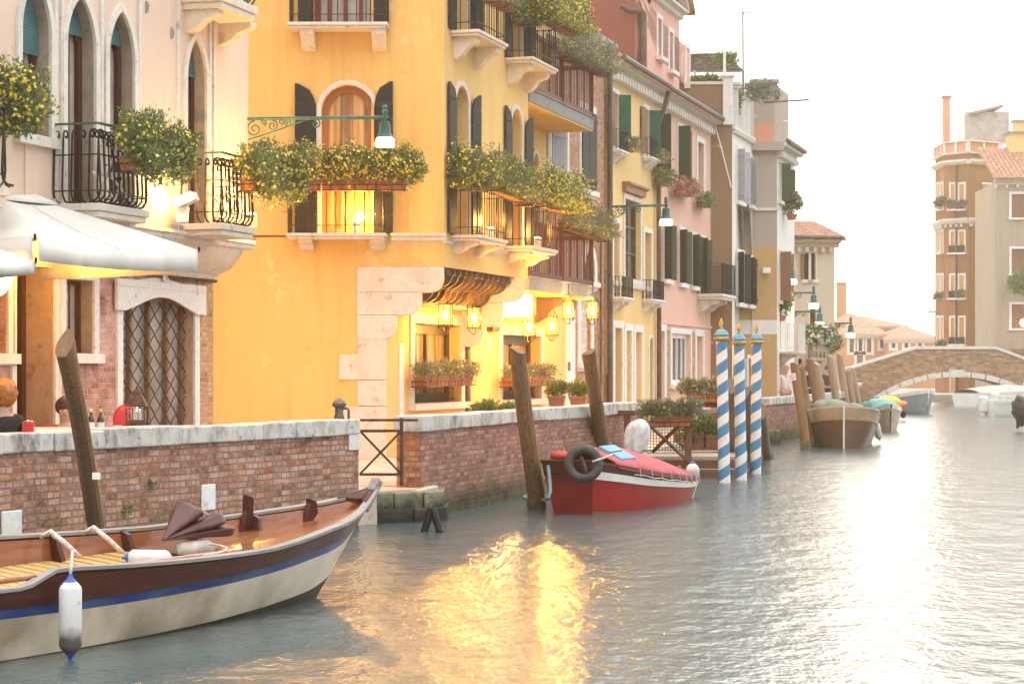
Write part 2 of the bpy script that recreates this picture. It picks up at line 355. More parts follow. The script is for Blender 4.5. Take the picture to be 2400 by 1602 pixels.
g1 = nd(nt_,'BsdfTransparent'); g2 = nd(nt_,'BsdfGlossy',{1:.05}); g3 = nd(nt_,'MixShader',{0:.15,1:g1.outputs[0],2:g2.outputs[0]})
nt_.links.new(g3.outputs[0], nt_.nodes['Material Output'].inputs[0]); clear_pane = m_
canvas = plain('white_canvas', (.64,.60,.54), .9, .08, 1.5, 0, .08)
WARM = (1, .50, .10); WARM2 = (1, .56, .12)

# ---------------------------------------------------------------- water, ground
m, nt, b = nm('canal_water')
t = nd(nt, 'TexCoord')
def wv(sc, d, mp): return nd(nt,'TexNoise',{'Vector': nd(nt,'Mapping',{0:t.outputs['Object'],'Scale':mp}).outputs[0],'Scale':sc,'Detail':d,'Roughness':.6}).outputs['Fac']
a1 = wv(1.7, 4, (1.0,.6,1)); a2 = wv(6, 3, (1.1,.6,1)); a3 = wv(.22, 3, (1,.5,1))
hh = nd(nt,'Math',{0:a2,1:.30,2:a1},operation='MULTIPLY_ADD').outputs[0]; hh = nd(nt,'Math',{0:a3,1:1.2,2:hh},operation='MULTIPLY_ADD').outputs[0]
bump(nt, b, hh, 1.0, .055)
nt.links.new(mixc(nt, ramp(nt, a3, .35,.65), (.058,.082,.082), (.084,.108,.108)), b.inputs['Base Color'])
b.inputs['Roughness'].default_value = .20; b.inputs['IOR'].default_value = 1.33; b.inputs['Specular IOR Level'].default_value = .9
water = MB().add([(-400,-8,0),(400,-8,0),(400,900,0),(-400,900,0)], [(0,1,2,3)]).build('canal_water', m); water['kind'] = 'structure'
seabed = MB().add([(-600,-20,-1.6),(600,-20,-1.6),(600,1200,-1.6),(-600,1200,-1.6)], [(0,1,2,3)]).build('ground', plain('canal_mud', (.08,.07,.05), .9)); seabed['kind'] = 'structure'
ZQ = .44
def qx(Y, c): return MS*Y+c
# quay pavement: one raised slab along the near side
qp = [(-5.35,20.9),(-2.07,27.63),(qx(28.5,-10.02)-.02,28.5),(qx(58,-10.3),58),(qx(73,-10.3),73),(21.4,126.9),(-30,126.9),(-30,20.9)]
o = MB().prism([(x,y,-1.55) for x,y in qp], (0,0,1.55+ZQ)).build('quay_pavement', paving); o['kind'] = 'structure'
# paving joints as a thin sheet of flagstones
fl = MB()
for i in range(60):
    for j in range(9):
        Y = 29.2+i*.9; X = qx(Y,-10.62)-j*.62
        if i % 2: X -= .2
        fl.add([(X-.3,Y,ZQ+.004),(X+.3,Y,ZQ+.004),(X+.3+.26,Y+.86,ZQ+.004),(X-.3+.26,Y+.86,ZQ+.004)], [(0,1,2,3)])
o = fl.build('flagstones', plain('flagstone', (.58,.42,.32), .8, .2, 2, 0, .2)); o['kind'] = 'structure'
o = MB().box((14,165,-.5),(120,60,1.9)).build('far_quay', paving); o['kind'] = 'structure'
# ---------------------------------------------------------------- facade kit
def opening(s0, s1, z0, z1, kind=None, rise=0, n=14):
    if not kind: return [(s0,z0),(s1,z0),(s1,z1),(s0,z1)]
    c = (s0+s1)/2; h = (s1-s0)/2; zs = z1-rise; pts = [(s0,z0),(s1,z0)]
    for i in range(n+1):
        t = math.pi*i/n; u = math.cos(t)
        k = math.sin(t) if kind == 'round' else .72*math.sin(t)+.28*(1-abs(u))
        pts.append((c+h*u, zs+rise*k))
    return pts
def wall(mb, pl, outer, holes, th=.3, n=0):
    polys = [[V((a,z,0)) for a,z in outer]]+[[V((a,z,0)) for a,z in h] for h in holes]
    flat = [p for q in polys for p in q]; tri = tessellate_polygon(polys)
    vs = [pl.W(p.x,p.y,n) for p in flat]+[pl.W(p.x,p.y,n-th) for p in flat]; m = len(flat)
    fs = [tuple(t) for t in tri]+[tuple(i+m for i in reversed(t)) for t in tri]; o = 0
    for q in polys:
        k = len(q)
        for i in range(k): fs.append((o+i, o+(i+1) % k, m+o+(i+1) % k, m+o+i))
        o += k
    return mb.add(vs, fs)
def text_mesh(parent, body, size, pl, a, z, n, mat, name='house_number', loc=None):
    cu = bpy.data.curves.new('t', 'FONT'); cu.body = body; cu.size = size; cu.extrude = .002; cu.align_x = 'CENTER'
    ob = bpy.data.objects.new('t', cu); COL.objects.link(ob); dg = bpy.context.evaluated_depsgraph_get()
    me = bpy.data.meshes.new_from_object(ob.evaluated_get(dg)); bpy.data.objects.remove(ob)
    me.transform(Matrix.Rotation(math.atan2(pl.dy, pl.dx), 4, 'Z') @ Matrix.Rotation(R(90), 4, 'X'))
    me.transform(Matrix.Translation(pl.W(a, z, n)-root_of(parent).location)); me.materials.clear(); me.materials.append(mat)
    o = bpy.data.objects.new(name, me); COL.objects.link(o); o.parent = parent; return o
class Fac:
    def __init__(s, b, pl): s.b, s.pl, s.holes = b, pl, []
    def wall(s, outer, mat, th=.3, name='wall', n=0):
        return wall(MB(), s.pl, outer, s.holes, th, n).build(name, mat, s.b)
    def win(s, s0, s1, z0, z1, kind=None, rise=0, trim=.1, tmat=None, depth=.2, fmat=None, pmat=None, mull=(1,0), sill=.12, fw=.06, name='window', hole=True, tb=None, proud=.04, frames=True):
        pl = s.pl; op = opening(s0,s1,z0,z1,kind,rise)
        if hole: s.holes.append(op)
        fmat = fmat or dark_wood; tmat = tmat or istrian
        mb = MB(); fi = opening(s0+fw,s1-fw,z0+fw,z1-fw,kind,max(0,rise-fw*.5)); mb.ring(pl, fi, op, -depth-.03, -depth+.03)
        for i in range(1, mull[0]+1):
            u = s0+(s1-s0)*i/(mull[0]+1); mb.pbox(pl, u-.035, u+.035, z0+fw*.9, z1-fw*.9-(rise*.06 if kind else 0), -depth-.025, -depth+.035)
        for i in range(1, mull[1]+1):
            u = z0+(z1-z0-(rise if kind else 0))*i/(mull[1]+1); mb.pbox(pl, s0+fw*.9, s1-fw*.9, u-.025, u+.025, -depth-.02, -depth+.028)
        wn = mb.build(name, fmat, s.b)
        MB().sz(pl, opening(s0-.02,s1+.02,z0-.02,z1+.02,kind,rise), -depth-.05, -depth-.035).build('pane', pmat or glass, wn)
        if trim:
            tb_ = trim if tb is None else tb
            MB().ring(pl, op, opening(s0-trim,s1+trim,z0-tb_,z1+trim,kind,rise+trim), .001, proud).build('surround', tmat, wn)
        if sill: MB().pbox(pl, s0-trim-.05, s1+trim+.05, z0-.13, z0-.003, .002, sill).build('sill', tmat, wn)
        return wn
def leaf(parent, p0, p1, z0, z1, mat, rows=7, th=.035, arch=None, name='shutter', vert=False, nrm=None):
    p0, p1 = V(p0), V(p1); d = (p1-p0); L = d.length; d.normalize(); nv = V((d.y,-d.x,0))*th/2
    def ext(z):
        if not arch: return 0, L
        t = (z-(z1-arch[1]))/arch[1]
        if t <= 0: return 0, L
        k = math.sqrt(max(0, 1-min(1,t)**2)); k = .15+.85*k if t < 1 else .15
        return (0, L*k) if arch[0] == 'l' else (L*(1-k), L)
    mb = MB()
    if vert:
        for i in range(rows):
            a, b = L*i/rows+.004, L*(i+1)/rows-.004
            mb.hexa([p0+d*a-nv+V((0,0,z0)),p0+d*b-nv+V((0,0,z0)),p0+d*b+nv+V((0,0,z0)),p0+d*a+nv+V((0,0,z0)),p0+d*a-nv+V((0,0,z1)),p0+d*b-nv+V((0,0,z1)),p0+d*b+nv+V((0,0,z1)),p0+d*a+nv+V((0,0,z1))])
        mb.bar(p0+V((0,0,z0+.2))+nv*1.6, p1+V((0,0,z0+.2))+nv*1.6, .02, .08); mb.bar(p0+V((0,0,z1-.2))+nv*1.6, p1+V((0,0,z1-.2))+nv*1.6, .02, .08)
    else:
        rr = rows*(3 if arch else 1)
        for i in range(rr):
            a, b = z0+(z1-z0)*i/rr, z0+(z1-z0)*(i+1)/rr
            if i % (3 if arch else 1) == 0: a += .012
            l0, h0 = ext(a); l1, h1 = ext(b)
            mb.hexa([p0+d*l0-nv+V((0,0,a)),p0+d*h0-nv+V((0,0,a)),p0+d*h0+nv+V((0,0,a)),p0+d*l0+nv+V((0,0,a)),p0+d*l1-nv+V((0,0,b)),p0+d*h1-nv+V((0,0,b)),p0+d*h1+nv+V((0,0,b)),p0+d*l1+nv+V((0,0,b))])
        l0, h0 = ext(z1-.25*(z1-z0)) if not arch else (0, L)
        mb.hexa([p0+d*.03-nv*.5+V((0,0,z0)),p0+d*(L-.03)-nv*.5+V((0,0,z0)),p0+d*(L-.03)+nv*.5+V((0,0,z0)),p0+d*.03+nv*.5+V((0,0,z0)),p0+d*.03-nv*.5+V((0,0,z1-(arch[1] if arch else .01))),p0+d*(L-.03)-nv*.5+V((0,0,z1-(arch[1] if arch else .01))),p0+d*(L-.03)+nv*.5+V((0,0,z1-(arch[1] if arch else .01))),p0+d*.03+nv*.5+V((0,0,z1-(arch[1] if arch else .01)))])
    return mb.build(name, mat, parent)
def railing(parent, path, z, h, mat, sp=.11, r=.011, curl=False, rails=(.14,1.0), hand=None, outn=None):
    mb = MB()
    for i in range(len(path)-1):
        a, b = V(path[i]), V(path[i+1]); L = (b-a).length; d = (b-a)/L; nv = V((d.y,-d.x,0)); n = max(2, round(L/sp))
        if outn is not None and nv.dot(outn) < 0: nv = -nv
        for k in range(n+1):
            q = a+d*L*k/n
            if curl:
                pts = [q+V((0,0,z+.02))-nv*.12, q+V((0,0,z+.04))-nv*.04, q+V((0,0,z+.10))+nv*.015, q+V((0,0,z+.20))+nv*.03, q+V((0,0,z+h*.6))+nv*.01, q+V((0,0,z+h*.88))]
                pts += spiral(q+V((0,0,z+h*.88))-nv*.07, .07, .018, 0, .95, 12, nv, V((0,0,1)))[1:]
                mb.tube(pts, r*1.15, 5)
            else: mb.tube([q+V((0,0,z)), q+V((0,0,z+h))], r if k not in (0,n) else r*1.5, 5)
        for t in rails:
            o_ = nv*(.03 if t < .3 else .015) if curl else V((0,0,0))
            if curl and t > .95: continue
            mb.bar(a+V((0,0,z+h*t))+o_, b+V((0,0,z+h*t))+o_, .028, .014)
    ro = mb.build('railing', mat, parent)
    if hand:
        hb = MB()
        for i in range(len(path)-1): hb.bar(V(path[i])+V((0,0,z+h+.015)), V(path[i+1])+V((0,0,z+h+.015)), .06, .022)
        hb.build('handrail', hand, ro if ro.parent and not ro.parent.parent else parent)
    return ro
def bracket_profile(d, h):   # (n, z) S-curved console, z downwards from 0
    return [(0,0),(d,0),(d,-h*.22),(d*.92,-h*.32),(d*.72,-h*.38),(d*.55,-h*.5),(d*.42,-h*.72),(d*.28,-h*.86),(0,-h)]
def balcony(b, pl, s0, s1, z, d, mat, smat, h=.83, brackets=(), bh=.28, bw=.14, curl=False, sp=.11, hand=None, th=.11, bmat=None, rails=(.14,1.0), r=.011):
    mb = MB(); mb.pbox(pl, s0, s1, z-th*.55, z, -.0, d); mb.pbox(pl, s0+.035, s1-.035, z-th, z-th*.55-.001, 0, d-.035)
    sl_ = mb.build('balcony', smat, b, bevel=.012)
    for q in brackets:
        MB().nz(pl, [(n,z-th-.002+zz) for n,zz in bracket_profile(d*.8, bh)], q-bw/2, q+bw/2).build('bracket', bmat or smat, sl_)
    e = .05; path = [pl.W(s0+e,0,.02), pl.W(s0+e,0,d-e), pl.W(s1-e,0,d-e), pl.W(s1-e,0,.02)]
    path[0].z = path[1].z = path[2].z = path[3].z = 0
    railing(sl_, path, z, h, mat, sp, r, curl, rails, hand, None)
    return sl_
def tiled(b, p, along, down, rows, cols, name='roof', mat=None):
    # barrel tiles: half-round ridges running down the slope
    p, along, down = V(p), V(along), V(down); mb = MB(); up = along.cross(down).normalized()
    if up.z < 0: up = -up
    mb.hexa([p-up*.12,p+along-up*.12,p+along+down-up*.12,p+down-up*.12,p,p+along,p+along+down,p+down])
    a = along/cols; n = 5
    for c in range(cols):
        for r_ in range(rows):
            o0 = p+a*(c+.1)+down*(r_/rows); o1 = p+a*(c+.1)+down*((r_+1)/rows); vs = []
            rr = a.length*.4
            for q, lift, rad in ((o0,.012,rr*.88),(o1,.03,rr)):
                for k in range(n+1):
                    t = math.pi*k/n; vs.append(q+a.normalized()*(rr-rad*math.cos(t))+up*(rad*math.sin(t)*.8+lift))
            mb.add(vs, [(k,k+1,n+2+k,n+1+k) for k in range(n)]+[tuple(range(n+1,2*n+2))])
    return mb.build(name, mat or tile, b, raw=True)
def dentils(mb, pl, s0, s1, z, step, w, h, n1):
    k = int((s1-s0)/step)
    for i in range(k): mb.pbox(pl, s0+i*step, s0+i*step+w, z-h, z, 0, n1)
def pipe(b, pts, r, mat): return MB().tube(pts, r, 8).build('drain_pipe', mat, b, smooth=True)

# ================================================================ PINK PALAZZO (nearest house, left)
LU, LL = row(-13.49), row(-14.04)
bld = thing('pink_palazzo', 'pale pink house with teal roller shutters and curled iron balconies, nearest on the left', 'house', LL.W(LL.s(250), ZQ, -1))
fl_ = Fac(bld, LL); S = LL.s
sR = LL.s(497); zj = 3.48
# street floor: lattice door, framed window, old door
d0, d1 = S(283), S(452); zt = LL.z(350, 676)
dr = fl_.win(d0, d1, ZQ, zt, 'round', .22, trim=.16, tmat=white_stone, depth=.17, fmat=mid_wood, pmat=glass_pale, mull=(3,0), sill=0, fw=.1, name='door', tb=0)
lat = MB(); q0, q1 = S(283)+.02, S(452)-.02; k = 0
sp0 = (q1-q0)/6.5
for i in range(-14, 22):                                  # expanding lattice grille
    for sgn in (1, -1):
        a = []
        for j in range(60):
            z = ZQ+.03+j*(zt-.22-ZQ)/59; u = q0+i*sp0+sgn*(z-ZQ)*sp0/.29
            if q0 <= u <= q1: a.append(LL.W(u+.014*math.sin(z*21.6), z, -.10+sgn*.006))
        if len(a) > 1: lat.tube(a, .011, 4)
lat.build('lattice_gate', iron, dr)
lin = MB(); l0, l1, z0, z1 = S(262), S(471), LL.z(300,728), LL.z(300,655)
pts = [(l0,z1),(l0,z0),(d0,z0)]+[(d0+(d1-d0)*i/12, z0+.02+.20*math.sin(math.pi*i/12)**1.5) for i in range(1,12)]+[(d1,z0),(l1,z0),(l1,z1)]
lin.sz(LL, pts, .045, .09); lin.pbox(LL, l0+.05, l1-.05, z1-.1, z1-.07, .091, .10)
lin.build('lintel', white_stone, bld)
MB().pbox(LL, S(369), S(381), LL.z(375,658), LL.z(375,647), .091, .098).build('number_plate', white_paint, bld)
text_mesh(bld, '118', .085, LL, S(375), LL.z(375,656.5), .1, pinkf)
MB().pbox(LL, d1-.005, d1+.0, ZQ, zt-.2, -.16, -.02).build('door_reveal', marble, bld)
w0, w1 = S(150), S(216)
wn = fl_.win(w0, w1, LL.z(180,828), LL.z(180,655), None, 0, trim=.13, tmat=white_stone, depth=.2, fmat=dark_wood, pmat=glass_pale, mull=(0,0), sill=.1)
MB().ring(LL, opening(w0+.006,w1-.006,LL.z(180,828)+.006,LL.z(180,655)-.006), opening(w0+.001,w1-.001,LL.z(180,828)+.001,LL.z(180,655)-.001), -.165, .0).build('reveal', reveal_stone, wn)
gr = MB()                                                 # scrolled window grille
for u in (w0+.08, (w0+w1)/2-.1): gr.tube([LL.W(u,LL.z(180,822),-.08), LL.W(u,LL.z(180,662),-.08)], .012, 6)
for zc in (680, 712, 770, 806):
    for sg in (1,-1): gr.tube(spiral(LL.W(w0+.16,LL.z(160,zc),-.08), .1, .02, 90*sg, 1.3*sg, 16, LL.d, V((0,0,1))), .010, 5)
gr.build('window_grille', iron, wn)
e0, e1 = S(33), S(124)
od = fl_.win(e0, e1, ZQ, 3.42, None, 0, trim=.1, tmat=white_stone, depth=.42, fmat=dark_wood, pmat=glass, mull=(1,0), sill=0, fw=.12, name='door', tb=0)
dd = MB(); dd.pbox(LL, e0+.02, e1-.02, ZQ+.02, 1.5, -.44, -.40); dd.pbox(LL, e0+.16, e1-.16, ZQ+.2, 1.3, -.40, -.385); dd.build('door_panel', dark_wood, od, bevel=.01)
sc_ = MB()
for zc in (1.9, 2.4, 2.9):
    for sg in (1,-1):
        for u in (e0+.2, e0+.38): sc_.tube(spiral(LL.W(u,zc,-.38), .14, .02, 90, 1.4*sg, 16, LL.d, V((0,0,1))), .010, 5)
sc_.build('door_grille', iron, od); MB().ell(LL.W(e0+.25, 1.32, -.36), (.05,.05,.05), 10, 8).build('door_handle', plain('brass', (.6,.45,.2), .25, .1, 4, .9), od, smooth='all')
MB().pbox(LL, e1-.006, e1, ZQ, 3.42, -.4, -.01).build('door_reveal', marble, bld)
fl_.win(S(-60), S(14), LL.z(5,828), 3.3, None, 0, trim=.15, tmat=white_stone, depth=.12, fmat=white_paint, pmat=marble, mull=(0,0), sill=.1)
fl_.wall([(S(-260),ZQ),(sR,ZQ),(sR,zj),(S(-260),zj)], pink_lower)
MB().pbox(LL, S(460), sR+.004, ZQ, zj-.02, .004, .022).build('brick_quoin', orange_brick, bld)
MB().pbox(LL, S(124)+.1, S(137), ZQ, zj-.02, .004, .05).build('pilaster', warm_stone, bld)
MB().sz(LL, [(S(-260),ZQ),(sR-.01,ZQ),(sR-.01,12.9),(S(-260),12.9)], -6, -.62).build('side_wall', pink_stucco, bld)
# cornice that carries the upper floors, then the upper wall
cz = MB(); cz.nz(LL, [(-.05,3.46),(.08,3.46),(.10,3.54),(.30,3.62),(.42,3.74),(.50,3.86),(.53,3.92),(-.05,3.92)], S(-260), sR-.004); cz.build('cove', warm_stone, bld, smooth=True)
rs = MB(); rs.tube([LL.W(S(380)+i*.05, 3.44+.012*(i % 2), .09) for i in range(60) if S(380)+i*.05 < sR], .022, 5); rs.build('cornice_bead', brown_iron, bld)
cz = MB(); cz.nz(LU, [(-.1,3.921),(.02,3.921),(.05,3.95),(.05,4.0),(.09,4.02),(.09,4.07),(-.1,4.07)], LU.s(-320), LU.s(582)+.08); cz.build('string_course', istrian, bld)
sp_ = MB()
for i in range(70):
    p = LU.W(LU.s(350)+i*.055, 4.07, .07)
    if LU.s(350)+i*.055 < LU.s(590): sp_.tube([p, p+V((.01,0,.06))], .004, 4)
sp_.build('bird_spikes', iron, bld)
fu = Fac(bld, LU); S = LU.s; ZF = 4.17
for a, c, zsh, zlow in ((47,115,120,4.98),(153,220,76,ZF),(252,311,99,ZF),(435,480,174,ZF)):
    s0, s1 = S(a), S(c)
    wn = fu.win(s0, s1, zlow, 6.88, 'point', .62, trim=.11, tmat=istrian, depth=.2, fmat=dark_wood, pmat=glass_pale, mull=(1,0), sill=.1 if zlow > 4.5 else 0, fw=.10, tb=0)
    zs = LU.z((a+c)/2-8, zsh); rb = MB()
    for i in range(26):
        z = zs+i*.038
        if z < 6.85: rb.pbox(LU, s0+.003, s1-.003, z, z+.034, -.17+(.008 if i else .02), -.14)
    rb.build('roller_shutter', roller, wn)
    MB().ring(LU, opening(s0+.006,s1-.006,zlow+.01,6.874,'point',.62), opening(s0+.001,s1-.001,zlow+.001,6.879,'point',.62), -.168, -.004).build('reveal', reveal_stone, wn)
    MB().pbox(LU, s0+.18, s0+.3, zs-.01, zs+.035, -.141, -.135).build('shutter_tag', white_paint, wn)
fu.wall([(S(-320),3.92),(S(582),3.92),(S(582),13),(S(-320),13)], pink_stucco)
MB().sz(LU, [(S(-320),3.93),(S(582)-.01,3.93),(S(582)-.01,12.9),(S(-320),12.9)], -6, -.34).build('side_wall', pink_stucco, bld)
vt = MB()
for px in (128,143,236,325,415,490,500): vt.pbox(LU, S(px)-.035, S(px)+.035, 4.075, 12, .001, .03)
vt.build('moulding_strips', istrian, bld)
MB().pbox(LU, S(116), S(56), 4.1, 4.96, .001, .02).build('apron_panel', pink_stucco, bld)
for px, py in ((341,17),(400,78)): MB().ell(LU.W(S(px), LU.z(px,py), .005), (.05,.012,.09), 12, 8).build('vent_hole', grey_slab, bld, smooth='all')
def bal_px(b, pl, pl0, pr, d, z, **k): return balcony(b, pl, pl.s(pl0), pl.off(d).s(pr), z, d, **k)
for l, r_ in ((-110,24),(120,352),(420,600)):
    bal_px(bld, LU, l, r_, .68, ZF, mat=iron, smat=istrian, h=.98, curl=True, sp=.125, hand=green_rail, rails=(.16,.62), th=.17, r=.012, brackets=(LU.s(l+30), LU.s(l+30)+.8) if l == 120 else ())
tb_ = bal_px(bld, LU, 425, 606, .64, 7.42, mat=iron, smat=warm_stone, h=.98, curl=True, sp=.125, hand=green_rail, rails=(.16,.62), th=.2, brackets=(LU.s(440), LU.s(520)), bh=.32, bw=.2)

# ================================================================ YELLOW HOUSE
YA = 38.6
PA = Pl(-6, YA, 1, 0); PB = row(-12.944); PC = row(-14.04)
yh = thing('yellow_house', 'yellow corner house with arched balcony door, timber corbels and flower balconies', 'house', (-3, YA+3, ZQ))
fa = Fac(yh, PA); S = PA.s; Z = lambda py: H-(py-YH)/F*YA
aw = fa.win(S(753), S(877), 4.64, Z(199), 'round', .5, trim=.09, tmat=istrian, depth=.16, fmat=mid_wood, pmat=glass_warm, mull=(1,0), sill=0, fw=.13, tb=0, proud=.06)
for nm_, x0, x1 in (('curtain', 760, 790), ('curtain', 838, 872)):
    cb = MB(); k0, k1 = S(x0), S(x1)
    for i in range(6): cb.pbox(PA, k0+(k1-k0)*i/6, k0+(k1-k0)*(i+.9)/6, 4.7, Z(262), -.232-.01*(i % 2), -.225-.01*(i % 2))
leaf(yh, PA.W(S(692),0,.06), PA.W(S(742),0,.06), 4.66, Z(197), shut_grey, 8, arch=('l', .55))
leaf(yh, PA.W(S(877),0,.06), PA.W(S(921),0,.06), 4.66, Z(192), shut_grey, 8, arch=('r', .55))
fa.win(S(735), S(880), 8.56, 10.9, None, 0, trim=.06, tmat=istrian, depth=.22, fmat=wood('red_joinery', (.16,.02,.015),(.22,.04,.03),.4), pmat=glass_pale, mull=(3,1), sill=0, fw=.12)
leaf(yh, PA.W(S(699),0,.06), PA.W(S(736),0,.06), 8.58, 10.9, shut_grey, 8)
leaf(yh, PA.W(S(876),0,.06), PA.W(S(912),0,.06), 8.58, 10.9, shut_grey, 8)
fa.wall([(S(380),ZQ),(S(905),ZQ),(S(905),4.04),(S(1040),4.04),(S(1040),13),(S(380),13)], yellow_plaster)
ab = []
for zf, l, r_ in ((4.64,674,914), (8.56,678,918)):
    ab.append(balcony(yh, PA, S(l)+.02, S(r_)-.04, zf, .55, brown_iron, istrian, h=.86, brackets=(S(l+46), S(r_-28)), bh=.2 if zf < 5 else .36, bw=.26, sp=.17, rails=(.17,.97)))
sc_ = MB(); sc_.nz(PA, [(0.001,4.50),(.05,4.54),(.05,4.60),(.09,4.62),(.09,4.67),(.001,4.67)], S(916), S(1046)); sc_.build('string_course', warm_stone, yh)
MB().pbox(PA, S(560), S(673), 4.60, 4.63, .001, .012).build('cable_strip', brown_pipe, yh)
# quoins and stepped stone corbels on the corner
qb = MB()
for i, zz in enumerate((0.44,.93,1.42,1.91,2.37)): qb.pbox(PA, S(838)-(.35 if i % 2 else 0.0), S(905)+.006, zz, zz+.478, .002, .03)
qb.build('quoin', warm_stone, yh, bevel=.01)
def corbel(pl_x0, Y, tiers, th, name='stone_corbel', xw=None):
    for x1, z0, z1 in tiers:
        r_ = .26; pts = [(pl_x0,z0),(x1-r_,z0)]+[(x1-r_+r_*math.sin(R(a)), z0+r_*1.1-r_*1.1*math.cos(R(a))) for a in range(15,91,15)]+[(x1,z1),(pl_x0,z1)]
        MB().prism([(x,Y,z) for x,z in pts], (0,th,0)).build(name, warm_stone, yh, bevel=.012)
xa = lambda px, Y=YA: (px-CX)/F*Y
corbel(xa(837), YA-.04, ((xa(929),2.67,3.125),(xa(988),3.13,3.555),(xa(1040),3.56,4.035)), .42)
Y2 = PC.sy(0); Y2 = 43.0
corbel(qx(Y2,-14.04)-.2, Y2, ((xa(1134,Y2),2.58,3.0),(xa(1181,Y2),3.005,3.50),(xa(1230,Y2),3.505,4.035)), .42)
for i in range(11):                                       # double row of rounded timber brackets under the jetty
    Y = 39.25+i*.345; xr = qx(Y,-12.944); xl = qx(Y,-14.04)-.1
    pts = [(xl,4.03),(xr-.01,4.03),(xr-.01,3.93),(xr-.05,3.92)]+[(xr-.36+.31*math.cos(R(a)),3.92-.26*math.sin(R(a))) for a in range(10,91,16)]+[(xr-.40,3.64)]+[(xr-.72+.30*math.cos(R(a)),3.63-.24*math.sin(R(a))) for a in range(10,91,16)]+[(xl,3.38)]
    MB().prism([(x,Y,z) for x,z in pts], (0,.15,0)).build('corbel_beam', beam_wood, yh, bevel=.01)
MB().hexa([(qx(39,-14.1),39.02,3.90),(qx(39,-13.02),39.02,3.90),(qx(43,-13.02),43,3.90),(qx(43,-14.1),43,3.90),(qx(39,-14.1),39.02,4.02),(qx(39,-13.02),39.02,4.02),(qx(43,-13.02),43,4.02),(qx(43,-14.1),43,4.02)]).build('jetty_boards', beam_wood, yh)
MB().bar(V((qx(39.1,-13.7),39.1,3.38)), V((qx(43,-13.7),43,3.38)), .16, .12).build('jetty_beam', beam_wood, yh)
# canal front above the jetty
fb = Fac(yh, PB); S = PB.s; e1 = PB.sy(44.0); e0 = PB.sy(YA)
for a, c, hw in ((1066,1095,1),(1196,1221,1)):
    s0, s1 = S(a), S(c)
    fb.win(s0, s1, 4.66, 7.58, 'round', (s1-s0)*.5, trim=.1, tmat=istrian, depth=.25, fmat=dark_wood, pmat=glass, mull=(1,0), sill=0, tb=0)
    leaf(yh, PB.W(s0-.5,0,.05), PB.W(s0-.11,0,.07), 4.68, 7.55, shut_grey, 9, arch=('l', .4))
    leaf(yh, PB.W(s1+.11,0,.07), PB.W(s1+.5,0,.12), 4.68, 7.5, shut_grey, 9, arch=('r', .4))
    fb.win(s0, s1, 8.57, 11.2, None, 0, trim=.1, tmat=istrian, depth=.25, fmat=dark_wood, pmat=glass, mull=(1,0), sill=0)
    leaf(yh, PB.W(s0-.45,0,.05), PB.W(s0-.06,0,.05), 8.58, 11.2, shut_dark, 9); leaf(yh, PB.W(s1+.06,0,.05), PB.W(s1+.4,0,.2), 8.58, 11.2, shut_dark, 9)
    MB().sz(PB, [(s0+.02,5.75),(s1-.02,5.75),(s1-.02,6.2),(s0+.02,6.2)], -.19, -.16).build('blind', shut_green, yh)
fb.wall([(e0,4.04),(e1,4.04),(e1,13),(e0,13)], cream_plaster)
for px, d in ((1055,.58),(1183,.62)):
    for zf, bh in ((4.66,.24),(8.55,.42)):
        l = px; r_ = 1192 if px < 1100 else 1309
        bb = bal_px(yh, PB, l, r_, d, zf, mat=brown_iron, smat=warm_stone, h=.86, sp=.15, rails=(.17,.97), brackets=(PB.s(l)+.3, PB.off(d).s(r_)-.35), bh=bh, bw=.22)
sc_ = MB(); sc_.nz(PB, [(0.001,4.46),(.05,4.50),(.05,4.545),(.08,4.55),(.001,4.55)], e0-.02, e1); sc_.build('string_course', istrian, yh)
# set-back part with two timber verandas
fc = Fac(yh, PC); S = PC.s; c0, c1, c2 = PC.sy(YA), PC.sy(49.2), PC.sy(51.6)
for a, c in ((968,1078),(1175,1266)):
    s0, s1 = S(a), S(c); px = (a+c)/2; z0 = PC.z(px, 943 if a < 1000 else 935); z1 = PC.z(px, 760 if a < 1000 else 786)
    wn = fc.win(s0, s1, z0, z1, None, 0, trim=.22, tmat=warm_stone, depth=.26, fmat=bronze, pmat=glass_warm, mull=(1,1), sill=.16, fw=.2, tb=.1)
    g_ = MB()
    for i in range(26):
        u = s0+(s1-s0)*i/25; g_.tube([PC.W(u,z0+.02,-.12), PC.W(u,z0+.52,-.12)], .008, 4)
    for zz in (.06,.28,.5): g_.tube([PC.W(s0,z0+zz,-.12), PC.W(s1,z0+zz,-.12)], .010, 4)
    g_.build('window_grille', iron, wn)
    s_in = MB(); s_in.pbox(PC, s1-.01, s1-.001, z0, z1, -.24, -.02); s_in.build('reveal', cream_plaster, wn)
fc.win(S(1246), S(1262), 4.4, 7.2, 'round', .5, trim=.1, tmat=istrian, depth=.2, pmat=glass, sill=0)
fc.wall([(c0+.02,ZQ),(c2,ZQ),(c2,4.05),(c1,4.05),(c1,13),(c0+.02,13)], cream_plaster)
MB().pbox(PC, S(1324), S(1344), ZQ, 3.6, .002, .05).build('pilaster', white_stone, yh); MB().pbox(PC, S(1090), S(1096), ZQ, 3.0, .002, .07).build('drain_pipe', brown_pipe, yh)
MB().pbox(PC, S(945)-.25, S(945), ZQ, 2.6, .002, .02).build('pilaster', white_stone, yh)
MB().pbox(PC, S(1326), S(1332), PC.z(1330,868), PC.z(1330,848), .051, .06).build('name_plate', pot_brown, yh)
